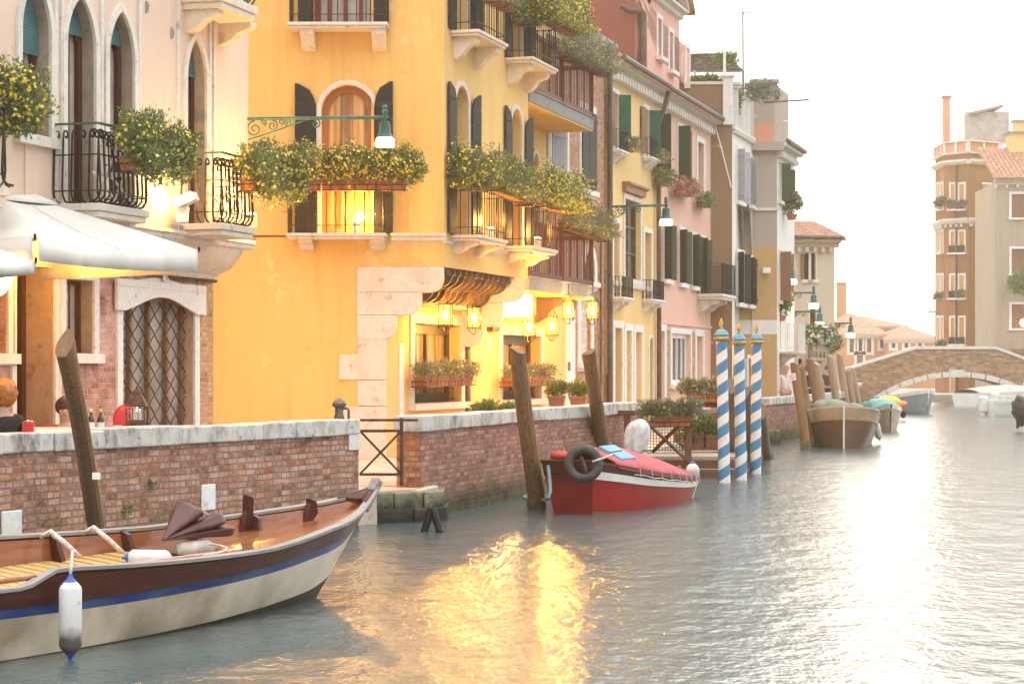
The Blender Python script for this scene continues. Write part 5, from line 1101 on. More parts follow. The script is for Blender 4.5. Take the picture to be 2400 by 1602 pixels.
mo = thing('outboard_motor', 'outboard motor wrapped in crumpled white plastic behind the red boat', 'outboard motor', P(1488,1010,36)); q = P(1488,1021,36)
mw = MB(); NR, NA_ = 26, 64; vs = []
prof = ((0,.02),(.06,.09),(.14,.145),(.25,.185),(.45,.205),(.7,.215),(.9,.20),(1,.19))
for i in range(NR+1):
    t = i/NR; r0 = catm([p[0] for p in prof], [p[1] for p in prof], t); cx_ = .085*(1-t)**1.3
    for k in range(NA_):
        a = 2*math.pi*k/NA_; fo_ = 1+(.11*t+.03)*math.sin(5*a+2.2*t)+.06*math.sin(9*a-3*t+1)+.035*math.sin(17*a+5*t)-.06*abs(math.sin(2*a+6*t))
        vs.append(q+V((cx_+r0*1.05*fo_*math.cos(a), r0*.85*fo_*math.sin(a), .30-.56*t+.02*math.sin(4*a+3)*t)))
mw.add(vs, [(i*NA_+k,(i+1)*NA_+k,(i+1)*NA_+(k+1)%NA_,i*NA_+(k+1)%NA_) for i in range(NR) for k in range(NA_)]+[tuple(range(NA_))]); mw.build('cover', plastic, mo, smooth='all')
MB().box(q+V((.02,.0,-.75)), (.12,.2,.75)).build('leg', dark_plate, mo, bevel=.02)
# ---- grey boat with raised bow
gb = thing('grey_boat', 'grey brown open boat with a broad raised bow, moored by the far brick wall', 'boat')
hg = Hull([(0,.9,.75,.70,0),(2,1.02,.85,.72,0),(3.5,1.0,.75,.80,0),(4.6,.93,.62,.92,0),(5.3,.86,.5,1.0,-.02),(5.7,.55,.28,1.07,-.08),(5.85,.02,.01,1.11,-.12)], -.2)
hg.skin(.26,1,'hull',grey_hull,gb,36,8); hg.band(.0,.26,.03,'bow_strake',plain('tan_strake',(.38,.26,.15),.5,.15,3),gb,36); hg.skin(0,.26,'sheer_plank',grey_hull,gb,36,3); hg.cap(.14,.05,'gunwale',plain('pale_gunwale',(.45,.38,.30),.5,.15,3),gb,36,None,None,.05); hg.deck(.45,'deck',deck_wood,gb); hg.transom(0,'transom',grey_hull,gb)
MB().bar((5.74,0,-.1),(5.9,0,1.12),.05,.05).build('stem_post', white_gel, gb)
place(gb, P(1968,1046,60.5)*1.0+V((0,0,0)), R(-98)); gb.location.z = 0
tag(MB().ell(P(1945,953,60.2), (.55,.5,.24), 14, 8, None, lambda v: v*(1+.12*math.sin(v.x*8)*math.cos(v.y*7))).build('green_tarp', plain('grey_green_tarp',(.22,.24,.17),.7,.2,5), None, 'all', loc=P(1945,953,60.2)), 'grey green tarp heaped in the grey boat', 'tarp')
ob = thing('outboard_motor', 'dark outboard motor cowl tilted beside the grey boat', 'outboard motor', P(2010,965,63)); MB().ell(P(2010,963,63), (.42,.35,.22), 14, 10, Matrix.Rotation(R(20),3,'Y')).build('cowl', plain('dark_cowl',(.16,.10,.08),.4,.15,4), ob, smooth='all'); MB().box(P(2012,985,63), (.2,.25,.6)).build('leg', dark_plate, ob, bevel=.03)
fender('boat_fender', 'long white fender on the quarter of the grey boat', P(2062,1032,58), P(2052,985,58), .10, (fend_w,fend_w))
def small_boat(name, label, px, py, beam, length, ang, hull_m, cover_m=None, hz=.6, cab=False):
    o = thing(name, label, 'boat'); b = beam/2
    h = Hull([(0,b*.85,b*.7,hz*.85,0),(length*.35,b,b*.8,hz*.85,0),(length*.7,b*.9,b*.6,hz,0),(length*.92,b*.5,b*.25,hz*1.15,-.1),(length,.03,.01,hz*1.25,-.3)], -.2)
    h.skin(.12,1,'hull',hull_m,o,20,6); h.band(0,.13,.03,'rubbing_strake',white_gel,o,20); h.transom(0,'transom',white_gel,o); h.cap(.1,.03,'gunwale',white_gel,o,20)
    if cover_m:
        mb = MB(); n, m = 14, 8; vs = []
        for i in range(n+1):
            x = length*(.02+.9*i/n)
            for j in range(m+1):
                u = j/m*2-1; vs.append((x, u*(h.g(1,x)+.02), h.g(3,x)+.04+.38*math.sin(math.pi*(.15+.8*i/n))*(1-abs(u)**1.8)))
        mb.add(vs, [(i*(m+1)+j,(i+1)*(m+1)+j,(i+1)*(m+1)+j+1,i*(m+1)+j+1) for i in range(n) for j in range(m)]); mb.build('cover', cover_m, o, smooth='all')
    else: h.deck(hz*.5,'deck',white_gel,o,14)
    if cab:
        MB().box((length*.45,0,hz+.25), (length*.16,b*1.1,.6)).build('console', white_gel, o, bevel=.06); MB().hexa([(length*.53,-b*.5,hz+.5),(length*.53,b*.5,hz+.5),(length*.55,b*.5,hz+.5),(length*.55,-b*.5,hz+.5),(length*.5,-b*.45,hz+.95),(length*.5,b*.45,hz+.95),(length*.51,b*.45,hz+.95),(length*.51,-b*.45,hz+.95)]).build('windscreen', glass_pale, o)
        MB().box((-.15,0,.55), (.35,.4,.75)).build('outboard', white_gel, o, bevel=.08)
    p = G(px,py); place(o, p, R(ang)); return o
small_boat('covered_boat', 'small cream boat under a teal cover behind the grey boat', 2062, 1003, 1.0, 4.2, -95, plain('cream_boat',(.5,.38,.28),.45,.15,3), teal_tarp, .75)
small_boat('blue_boat', 'pale blue grey boat with a heap of colourful floats, farthest on the left', 2080, 966, 1.7, 4.5, -75, plain('blue_grey_boat',(.25,.28,.30),.45,.12,3), None, .95)
fl3 = thing('float_heap', 'heap of yellow, red and lilac inflatable floats in the pale blue boat', 'floats', P(2085,950,88))
for k, (px, py, r_, c_) in enumerate(((2060,948,.30,(.7,.12,.08)),(2085,940,.34,(.85,.55,.03)),(2105,950,.28,(.75,.2,.05)),(2078,955,.36,(.35,.28,.50)),(2095,958,.25,(.85,.6,.05)),(2047,960,.3,(.75,.2,.22)))):
    MB().ell(P(px,py,87.5), (r_*1.5,r_,r_*.7), 12, 8, Matrix.Rotation(R(25-20*k),3,'Y')).build('float', plain('float_colour',c_,.5,.1,3), fl3, smooth='all')
tag(MB().ell(P(2057,957,86.6), (.7,.5,.4), 12, 8, None, lambda v: v*(1+.15*math.sin(v.x*6+v.y*5))).build('teal_tarp', teal_tarp, None, 'all', loc=P(2057,957,86.6)), 'crumpled teal tarp at the bow of the pale blue boat', 'tarp')
o = thing('buoy', 'dark round buoy hanging off the pale blue boat', 'buoy', P(2117,969,84)); MB().ell(P(2117,970,84), (.12,.12,.17), 12, 10).build('ball', dark_plate, o, smooth='all'); MB().tube([P(2117,966,84), P(2114,958,84)], .02, 5).build('rope', rope_m, o)
small_boat('motorboat', 'white motorboat under a pale cover moored under the bridge', 2262, 952, 2.4, 6, 35, white_gel, plain('pale_cover',(.5,.4,.34),.7,.15,2), .9)
small_boat('motorboat', 'white motorboat with console and outboard moored right of the covered one', 2312, 975, 1.9, 5.5, 12, white_gel, None, .85, True)
small_boat('motorboat', 'cream motorboat with a windscreen farthest right by the frame edge', 2338, 962, 1.8, 5, 20, plain('cream_gel',(.6,.5,.4),.4,.1,3), None, .9, True)
ob = thing('outboard_motor', 'large outboard motor under a black wrinkled cover at the right frame edge', 'outboard motor', P(2395,965,70)); MB().ell(P(2396,962,70), (.33,.36,.52), 18, 14, Matrix.Rotation(R(-12),3,'Y'), lambda v: v*(1+.10*math.sin(v.z*9+v.x*5)+.08*math.sin(v.x*8+v.y*6))).build('cover', plain('black_cover',(.05,.03,.025),.5,.3,6,0,.4), ob, smooth='all'); MB().tube([P(2390,985,70), P(2384,1004,70)], [.14,.03], 8).build('cover_tail', plain('black_cover_tail',(.05,.03,.025),.5,.3,6), ob, smooth=True)
small_boat('moored_boat', 'dark boat mostly outside the right frame edge', 2440, 1000, 1.8, 5, 8, plain('dark_hull',(.07,.05,.04),.4,.2,3), None, .8)
# floating black pipe and ropes
bp_ = MB(); p0, p1, p2 = P(993,1232,26.6), P(1010,1192,26.7), P(1031,1230,26.5); bp_.tube([p0+V((0,0,-.1)), p1, p1+V((.03,0,.0)), p2+V((0,0,-.1))], .048, 10); tag(bp_.build('bent_pipe', dark_plate, None, True, loc=p1), 'bent black pipe sticking out of the water by the mossy step', 'pipe')
# ================================================================ MOORING POLES
def pole(label, top, base, r0, r1, mat, group, name='mooring_pole', flat=True, sign=False):
    top, base = V(top), V(base); o = thing(name, label, 'mooring pole', (base.x,base.y,0), group)
    d = (top-base).normalized(); b2 = base-d*1.4; n = 12; pts = []; random.seed(int(top.x*77+top.z*31)); ph = random.uniform(0,6)
    for i in range(n+1):
        t = i/n; pts.append(b2+(top-b2)*t+V((.02*math.sin(t*4+ph),.02*math.cos(t*5+ph),0))*(t*(1-t)*4))
    mb = MB(); mb.tube(pts, [r1+(r0-r1)*i/n*(1 if i < n-1 else .99) for i in range(n+1)], 11)
    # slanted, slightly split head
    for k in range(11):
        x, y, z = mb.v[n*11+k]; mb.v[n*11+k] = (x, y, z+.07*math.sin(k*.57+ph)+.01*(k % 3))
    mb.build('post', mat, o, smooth=True, angle=28)
    wl = MB(); u = V((0,0,0)); wl.tube([base-d*.25, base+d*.22], [r1*1.06,r1*1.04], 11); wl.build('waterline_growth', algae, o, smooth=True)
    return o
gA = 'slanted timber mooring poles'
pA_ = pole('thick weathered mooring pole leaning in front of the quay wall by the wooden boat', P(152,808,17.7), G(240,1310), .083, .098, pole_wood, gA)
MB().bar(P(229,1114,18.0)+V((0,-.06,-.03)), P(229,1114,18.0)+V((0,-.06,.03)), .07, .01).build('tag', white_paint, pA_)
pB_ = pole('weathered mooring pole with a blue rope, left of the red boat', P(1213,822,29.6), G(1258,1190), .118, .142, pole_wood, gA)
pC_ = pole('weathered mooring pole standing behind the red boat', P(1380,826,36.0), G(1418,1120), .12, .15, pole_wood, gA)
rp = MB(); q = G(1256,1180); pts = [P(1285,1092,29.8), P(1288,1120,29.5), P(1290,1150,29.2), P(1284,1170,28.8)]+[q+V((.19*math.cos(a),.19*math.sin(a),.10+.03*math.sin(a))) for a in [i*.5-1.2 for i in range(13)]]
rp.tube(pts, .027, 6); tag(rp.build('rope', plain('blue_grey_rope',(.12,.19,.22),.9,.2,20), None, 'all', loc=q), 'blue grey rope looped round the mooring pole by the red boat', 'rope')
for (tx, ty_, bx, by, Y, m, lb) in ((1862,856,1888,1052,54.5,pole_wood,'brown mooring pole carrying the small no mooring sign'),(1875,858,1905,1052,56,pole_wood,'brown mooring pole right behind the one with the sign'),(1898,846,1928,1000,62,pole_wood,'brown mooring pole, third in line by the grey boat'),(1914,852,1940,1000,64,far_pole,'brown mooring pole, fourth in line by the grey boat'),(1944,834,1972,985,68,far_pole,'pale mooring pole rising behind the grey boat bow'),(1968,830,1990,975,74,far_pole,'tall pale mooring pole right of the grey boat stem'),(1988,866,2008,965,80,far_pole,'short pale mooring pole nearest the bridge, left of a pair'),(1998,866,2018,962,84,far_pole,'short pale mooring pole nearest the bridge, right of a pair')):
    b = P(bx, 866+H*F/Y, Y); pole(lb, P(tx,ty_,Y), b, .12, .14, m, 'mooring poles along the far quay')
sg = thing('mooring_sign', 'small white no mooring sign with a red ring on the pole', 'sign', P(1857,883,54.1)); q = P(1857,883,54.05); MB().box(q, (.17*1.1,.012,.19), Matrix.Rotation(R(-8),3,'Y')).build('plate', white_paint, sg)
MB().tube([q+V((.055*math.cos(a*.4),-.012,.055*math.sin(a*.4))) for a in range(16)], .008, 5, closed=True).build('ring', pinkf, sg); MB().bar(q+V((-.035,-.012,.035)), q+V((.035,-.012,-.035)), .012, .006).build('slash', pinkf, sg)
for (tx, ty_, bx, by, Y, lb) in ((1712,905,1722,1100,40.5,'grey timber pile behind the left striped pole'),(1748,920,1756,1085,41.5,'grey timber pile between the middle and right striped poles'),(1785,965,1800,1072,43.5,'grey leaning timber pile right of the striped poles')):
    pole(lb, P(tx,ty_,Y), G(bx,by), .10, .13, grey_pole, 'grey piles by the striped poles')
# striped poles
m, nt, b = nm('blue_white_spiral'); t = nd(nt,'TexCoord'); sx = nd(nt,'SeparateXYZ',{0:t.outputs['Object']})
at = nd(nt,'Math',{0:sx.outputs[1],1:sx.outputs[0]},operation='ARCTAN2').outputs[0]
ph = nd(nt,'Math',{0:nd(nt,'Math',{0:at,1:-1/(2*math.pi)},operation='MULTIPLY').outputs[0],1:nd(nt,'Math',{0:sx.outputs[2],1:2.55},operation='MULTIPLY').outputs[0]},operation='ADD').outputs[0]
fr = nd(nt,'Math',{0:ph},operation='FRACT').outputs[0]; st_ = nd(nt,'Math',{0:fr,1:.48},operation='GREATER_THAN').outputs[0]
wc = mixc(nt, ramp(nt, noise(nt,6,8), .55,.75), (.74,.68,.62), (.55,.47,.38)); bc = mixc(nt, ramp(nt, noise(nt,1.5,3), .35,.65), (.05,.23,.37), (.06,.16,.33)); bc = mixc(nt, ramp(nt, noise(nt,20,6), .66,.72), bc, (.5,.5,.48))
nt.links.new(mixc(nt, st_, wc, bc), b.inputs['Base Color']); b.inputs['Roughness'].default_value = .5; bump(nt, b, noise(nt,12,5), .2, .01); stripe_m = m
gold = plain('old_gold_paint', (.50,.30,.07), .45, .25, 10, .3); cap_blue = plain('pale_blue_cap', (.10,.28,.38), .5, .2, 8, 0, .1, dirt=(.35,.38,.38))
for k, (bx, by, tx, ty_, lb) in enumerate(((1698,1130,1690,745,'left'),(1737,1124,1731,756,'middle'),(1771,1109,1773,757,'right'))):
    base = G(bx,by); Y = base.y; zt = H-(ty_-YH)/F*Y; o = thing('striped_pole', ('left','middle','right')[k]+'most of the three blue and white spiral striped poles with gold finials' if k != 1 else 'middle one of the three blue and white spiral striped poles with gold finials', 'striped pole', base, 'blue and white striped mooring poles')
    r_ = .108; mb = MB(); n = 40; hc = zt-.40
    mb.tube([base+V((0,0,-1.2+(hc+1.2)*i/n)) for i in range(n+1)], [r_*1.06-.012*i/n for i in range(n+1)], 20); mb.build('shaft', stripe_m, o, smooth=True)
    c = V((base.x,base.y,hc)); MB().lathe([(.11,-.03),(.145,0),(.148,.03),(.125,.055)], c, 20).build('gold_ring', gold, o, smooth=True)
    MB().lathe([(.13,.061),(.14,.09),(.10,.15),(.085,.17),(.03,.20)], c, 20).build('cap', cap_blue, o, smooth=True)
    MB().lathe([(.028,.19),(.040,.21),(.022,.23),(.038,.265),(.042,.31),(.028,.36),(.008,.40)], c, 14).build('finial', gold, o, smooth=True)
    dx = (tx-bx)/F*Y; o.rotation_euler = (0, math.atan2(dx, zt), 0)

# ================================================================ TIMBER FLOWER DOCK
dk = thing('timber_dock', 'brown timber landing frame with crossed braces and a grey deck beside the striped poles', 'dock', (2.6,40,0))
def fp(px, Y, z): return V(((px-CX)/F*Y, Y, z))
Yd = 39.2; zt_ = H-(972-YH)/F*Yd
for px, Y in ((1613,Yd),(1470,Yd+.6)): MB().box(fp(px,Y,(zt_-1.2)/2+.0)+V((0,0,.0)), (.125,.125,zt_+1.2)).build('post', dock_wood, dk, bevel=.012)
MB().bar(fp(1440,Yd+.7,zt_+.03), fp(1628,Yd-.05,zt_+.03), .12, .10).build('top_rail', dock_wood, dk, bevel=.01)
MB().bar(fp(1520,Yd+.35,zt_-.18), fp(1618,Yd-.06,zt_-.92), .10, .05).build('brace', dock_wood, dk, bevel=.008); MB().bar(fp(1530,Yd+.40,zt_-.72), fp(1598,Yd+.0,zt_-.14), .10, .05).build('brace', dock_wood, dk, bevel=.008)
gl = MB()
for i in range(15): gl.bar(fp(1518,Yd+.45,zt_-.12)+V((i*.055,-.012*i,0)), fp(1518,Yd+.45,zt_-.75)+V((i*.055,-.012*i,0)), .010, .010)
for i in range(12): gl.bar(fp(1518,Yd+.45,zt_-.12-.057*i), fp(1518,Yd+.45,zt_-.12-.057*i)+V((.77,-.17,0)), .010, .010)
gl.build('mesh_panel', rusty, dk)
Yb_ = 46.5; zb_ = H-(948-YH)/F*Yb_
for px in (1585,1722): MB().box(fp(px,Yb_,(zb_-1.2)/2), (.13,.13,zb_+1.2)).build('post', dock_wood, dk, bevel=.012)
for z in (0,-.16): MB().bar(fp(1575,Yb_,zb_+z), fp(1735,Yb_,zb_+z), .14, .11).build('top_rail', dock_wood, dk, bevel=.01)
MB().bar(fp(1628,Yb_-.1,zb_-.62), fp(1700,Yb_-.1,zb_-.1), .12, .06).build('brace', dock_wood, dk, bevel=.008); MB().bar(fp(1612,41,zt_+.0), fp(1722,Yb_,zb_-.1), .1, .1).build('side_rail', dock_wood, dk, bevel=.008)
for k, (z, dy, sh) in enumerate(((.36,0,0),(.13,-.5,.05))):
    mb = MB()
    for i in range(7): mb.box(V((3.2+sh+(i*.16)*.30, 40.6+dy+i*.42, z)), (2.9-.2*k,.39,.07), 0)
    mb.build('deck', deck_wood, dk, bevel=.008)
for x, y in ((4.2,40.3),(4.55,42.2),(2.6,40.2)): MB().box((x,y,-.2), (.16,.16,1.1)).build('pile', grey_pole, dk)
for z in (.26,.04): MB().bar(V((2.2,39.95-.1,z)), V((4.6,39.95-.1,z)), .06, .16).build('beam', dock_wood, dk)

# ================================================================ UMBRELLAS, LAMPS
def umbrella(label, c1, c2, depth, ez, az, vz, group, pole_h=True):
    # c1, c2: corners of the canal side edge; depth: how far it reaches back
    a, b = V((*c1,ez)), V((*c2,ez)); d = (b-a).normalized(); nv = V((d.y,-d.x,0)); c, e = b-nv*depth, a-nv*depth; ap = (a+b+c+e)/4; ap.z = az
    o = thing('market_umbrella', label, 'umbrella', (ap.x,ap.y,ZQ), group); cs = [a,b,c,e]; mb = MB(); n, m = 10, 7
    top_r = .18
    for k in range(4):
        p, q = cs[k], cs[(k+1)%4]; vs = []
        for j in range(m+1):
            t = j/m
            for i in range(n+1):
                s_ = i/n; edge = p+(q-p)*s_; x = ap+(edge-ap)*(top_r+(1-top_r)*t); x.z = az-.25+(ez-az+.25)*(t**1.04)-.07*math.sin(math.pi*s_)*t-.05*math.sin(math.pi*t)*math.sin(math.pi*s_)
                vs.append(x)
        mb.add(vs, [(j*(n+1)+i,j*(n+1)+i+1,(j+1)*(n+1)+i+1,(j+1)*(n+1)+i) for j in range(m) for i in range(n)])
    cp = mb.build('canopy', canvas, o, smooth='all'); so_ = cp.modifiers.new('solid','SOLIDIFY'); so_.thickness = .008
    for k in range(4):
        p, q = cs[k], cs[(k+1)%4]; d_ = (q-p).normalized(); nn = V((d_.y,-d_.x,0)); vs = []; N = 28
        if nn.dot((p+q)/2-ap) < 0: nn = -nn
        for i in range(N+1):
            s_ = i/N; x = p+d_*.03+(q-p-d_*.06)*s_; x.z = ez-.07*math.sin(math.pi*s_)+.004; w_ = .02*math.sin(s_*37)+.016*math.sin(s_*61)
            dr = vz*(1-.12*math.sin(s_*math.pi))
            vs += [x+nn*.006, x+nn*(.025+w_*.5)+V((0,0,-dr*.5)), x+nn*(.03+w_)+V((0,0,-dr))]
        v_ = MB().add(vs, [(i*3+r_,(i+1)*3+r_,(i+1)*3+r_+1,i*3+r_+1) for i in range(N) for r_ in range(2)]).build('valance', canvas, o, smooth='all'); so_ = v_.modifiers.new('solid','SOLIDIFY'); so_.thickness = .005
        MB().bar(ap+V((0,0,-.28)), p+V((0,0,-.03)), .04, .03).build('rib', mid_wood, o)
        MB().tube([p+V((0,0,-.02)), p+V((0,0,.04))], .014, 6).build('rib_tip', dark_plate, o)
    for k in range(4):
        for s_ in (.5,):
            p, q = cs[k], cs[(k+1)%4]; sm_ = []
            for j in range(1,m+1):
                t = j/m; edge = p+(q-p)*s_; x = ap+(edge-ap)*(top_r+(1-top_r)*t); x.z = az-.25+(ez-az+.25)*(t**1.04)-.07*t-.05*math.sin(math.pi*t)+.004; sm_.append(x)
            MB().tube(sm_, .007, 4).build('seam', canvas, o)
    vt = MB(); hub = [ap+(x-ap)*.30 for x in cs]
    vt.add([ap+V((0,0,.02))]+[V((x.x,x.y,az-.30)) for x in hub]+[V((x.x,x.y,az-.33)) for x in hub], [(0,1,2),(0,2,3),(0,3,4),(0,4,1),(1,5,6,2),(2,6,7,3),(3,7,8,4),(4,8,5,1)]); vt.build('vent_cap', canvas, o)
    MB().tube([V((ap.x,ap.y,ZQ)), V((ap.x,ap.y,az-.1))], .045, 10).build('pole', mid_wood, o, smooth=True); MB().box((ap.x,ap.y,ZQ+.05), (.7,.7,.1)).build('base', grey_slab, o, bevel=.02)
    return o
Yu1, Yu2, ez = 22.9, 25.3, 3.60
ez = H-(556-YH)/F*Yu1; Yu2 = F*(ez-H)/(YH-586)
umbrella('large white canvas umbrella over the tables in front of the pink palazzo', (P(82,556,Yu1).x,Yu1), (P(466,586,Yu2).x,Yu2), 4.1, ez, 4.46, .27, 'white canvas umbrellas')
Yv1, Yv2 = 19.4, 21.9; ezv = H-(612-YH)/F*Yv2
umbrella('second white umbrella at the left frame edge, below the larger one', (P(-420,590,Yv1).x,Yv1), (P(84,612,Yv2).x,Yv2), 2.6, ezv, 4.0, .14, 'white canvas umbrellas')
th_ = thing('globe_lamp', 'glowing white globe lamp hanging under the left umbrella', 'lamp', P(6,662,23.2)); MB().ell(P(6,665,23.2), (.085,.085,.17), 14, 10, Matrix.Rotation(R(35),3,'Y')).build('globe', lamp_shade_lit, th_, smooth='all'); MB().tube([P(3,640,23.2), P(-3,560,23.2)], .01, 5).build('cord', iron, th_)
lamp('globe_light', P(6,690,23.0), 40, WARM, .1, th_)
# hanging lanterns
def lantern(label, px, py, Y, sc, power, glow=True, chain=.25):
    q = P(px,py,Y); o = thing('hanging_lantern', label, 'lantern', q, 'wrought iron lanterns along the yellow house'); r_, h_ = .125*sc, .40*sc; fr = MB()
    for zz in (-h_/2, h_/2): fr.tube([q+V((r_*math.cos(a*.5236),r_*math.sin(a*.5236),zz)) for a in range(12)], .011*sc, 5, closed=True)
    for k in range(6):
        a = k*math.pi/3+.3; p = q+V((r_*1.12*math.cos(a),r_*1.12*math.sin(a),0)); fr.tube([p+V((0,0,-h_*.62))]+[p+V((.006*math.sin(j*1.7),.006*math.cos(j*1.7),-h_*.55+h_*1.1*j/14)) for j in range(15)]+[p+V((0,0,h_*.62))], .009*sc, 5)
    for ph in (0, math.pi/2):
        d = V((math.cos(ph+.4),math.sin(ph+.4),0))
        fr.tube([q+d*r_*math.cos(R(a))*.9+V((0,0,h_*.5+.19*sc*math.sin(R(a)))) for a in range(0,181,18)], .009*sc, 5); fr.tube([q+d*r_*math.cos(R(a))*.85+V((0,0,-h_*.5-.14*sc*math.sin(R(a)))) for a in range(0,181,18)], .009*sc, 5)
    fr.build('frame', brown_iron, o, smooth='all'); MB().tube([q+V((0,0,h_*.5+.18*sc)), q+V((0,0,h_*.5+.18*sc+chain))], .008, 5).build('chain', brown_iron, o)
    gl_ = MB(); gl_.tube([q+V((0,0,-h_*.47)), q+V((0,0,h_*.47))], r_*.93, 16, cap=False); gl_.build('glass', lantern_glass, o, smooth=True)
    MB().tube([q+V((0,0,-h_*.22)), q+V((0,0,h_*.18))], [.035*sc,.045*sc], 8).build('bulb', lamp_core, o, smooth=True)
    lamp('lantern_light', q, power, WARM2, .06, o); return o
PWL = 340
lantern('left of the two lanterns hanging under the timber corbels', 1044, 737, 40.0, 1.0, PWL)
lantern('right of the two lanterns hanging under the timber corbels', 1111, 744, 41.4, 1.0, PWL)
lantern('lantern hanging below the glowing white sign', 1240, 765, 43.6, 1.0, PWL)
lantern('lantern hanging beside the white pilaster, right of the sign', 1294, 764, 45.2, .95, PWL)
lantern('lantern hanging close under the veranda next to the dark bracket', 1332, 726, 46.8, .95, PWL*1.2)
lantern('lantern hanging from a hook at the outer end of the veranda', 1389, 727, 49.0, 1.02, PWL, True, .35)
sx_ = thing('lit_sign', 'blank white illuminated box sign in an ornate gilt frame', 'sign', P(1210,714,43.9)); fx = P(1175,742,43.9); gx_ = P(1247,691,43.9)
MB().box((fx+gx_)/2, (gx_.x-fx.x,.16,gx_.z-fx.z)).build('light_panel', emit('sign_panel',(1,.93,.75),9), sx_); fo = MB(); c = (fx+gx_)/2; wx, wz = (gx_.x-fx.x)/2, (gx_.z-fx.z)/2
for k in range(14): fo.tube(spiral(c+V((-wx+k*wx*2/13,-.06,-wz-.05)), .05, .01, 0, 1.2, 10, V((1,0,0)), V((0,0,1))), .009, 4)
for k in range(9): fo.tube(spiral(c+V((wx+.06,-.06,-wz+k*wz*2/8)), .05, .01, 90, 1.2, 10, V((1,0,0)), V((0,0,1))), .009, 4)
fo.bar(c+V((-wx,0,wz+.03)), c+V((wx+.1,0,wz+.03)), .14, .04); fo.build('frame', plain('gilt_iron',(.40,.24,.06),.45,.3,8,.4), sx_)
lamp('sign_light', c+V((.1,-.5,-.1)), 110, WARM2, .2, sx_)
dw = thing('wall_downlight', 'small box downlight on the wall between the two ground floor windows', 'lamp', PC.W(PC.s(1148),2.85,.1)); MB().pbox(PC, PC.s(1141), PC.s(1157), PC.z(1148,776), PC.z(1148,766), .005, .14).build('housing', bronze, dw); lamp('down_light', PC.W(PC.s(1149),PC.z(1148,780),.10), 40, WARM2, .03, dw, 120, PC.W(PC.s(1149),0,.16))
# street lamps on brackets
def street_lamp(label, wall_pt, tip, sc, power, group='green street lamps on wall brackets', up=False):
    a, t = V(wall_pt), V(tip); d = t-a; d.z = 0; L = d.length; d.normalize(); o = thing('street_lamp', label, 'street lamp', a, group); z = V((0,0,1)); arm = MB()
    arm.tube([a, a+d*(L+.05*sc)], .028*sc, 8); arm.tube([a+d*L+z*-.05*sc, a+d*L+z*.13*sc], .022*sc, 8); arm.build('arm', green_iron, o, smooth=True)
    sw = MB(); w_ = min(L*.47, 1.1*sc)
    sw.tube([a+z*-.34*sc, a+d*w_*.45+z*-.20*sc, a+d*w_*.9+z*-.03*sc, a+d*w_*1.02], .013*sc, 5)
    for x, zz, r0, tn in ((.14,-.16,.13,1.6),(.42,-.11,.085,-1.5),(.66,-.075,.06,1.4),(1.08,-.09,.075,-1.4)):
        sw.tube(spiral(a+d*w_*x+z*zz*sc, r0*sc, .015, 90, tn, 20, d, z), .012*sc, 5)
    for x in (.28,.55): sw.tube(spiral(a+d*w_*x+z*-.06*sc, .05*sc, .01, -90, 1.3, 14, d, z), .010*sc, 5)
    sw.tube([a+z*.02, a+z*-.36*sc], .02*sc, 6); sw.build('scrollwork', green_iron, o, smooth='all')
    c = a+d*L; MB().lathe([(.02,.20),(.045,.16),(.03,.12),(.05,.09),(.03,.04),(.03,-.06)], c, 12, Matrix.Scale(sc,3)).build('finial', green_iron, o, smooth=True)
    MB().lathe([(.05,-.06),(.085,-.08),(.085,-.13),(.095,-.24),(.13,-.31),(.14,-.32)], c, 18, Matrix.Scale(sc,3)).build('shade', green_iron, o, smooth=True)
    gb_ = MB(); gb_.lathe([(.125,-.322),(.15,-.36),(.155,-.43),(.148,-.46),(.05,-.47)], c, 18, Matrix.Scale(sc,3)); gb_.build('globe', emit('street_lamp_glass',(1,.86,.55),5), o, smooth=True)
    lamp('street_light', c+z*-.62*sc, power, WARM2, .08, o); return o
Yl = 31.25
a = V(((575-CX)/F*31.3,31.3,H-(279-YH)/F*31.3)); t = P(902,279,31.1); t.z = a.z
street_lamp('nearest green street lamp on a long scrolled bracket across the arched balcony door', a, t, .97, 12)
a = PR.W(PR.s(1418),0,.12); a.z = H-(484-YH)/F*a.y; t = P(1561,484,a.y-.4); t.z = a.z; street_lamp('green street lamp on a scrolled bracket in front of the pale yellow house', a, t, 1.15, 12)
for px0, px1, py, Y, lb in ((1822,1855,628,73,'small lit street lamp on the ochre house, highest of the distant ones'),(1838,1907,686,76,'small lit street lamp on a long arm before the stucco house'),(1843,1921,730,79,'small lit street lamp on a scrolled arm below the long armed one'),(1955,1994,757,84,'farthest lit street lamp, at the corner of the stucco house')):
    a = P(px0,py,Y); t = P(px1,py,Y-.2); t.z = a.z; street_lamp(lb, a, t, 1.25, 10)
o = thing('lamp_on_wall', 'tiny lit lamp on the grey house at the right frame edge', 'lamp', P(2398,756,132)); MB().ell(P(2398,756,132.2), (.2,.2,.25), 10, 8).build('globe', lamp_shade_lit, o, smooth='all')
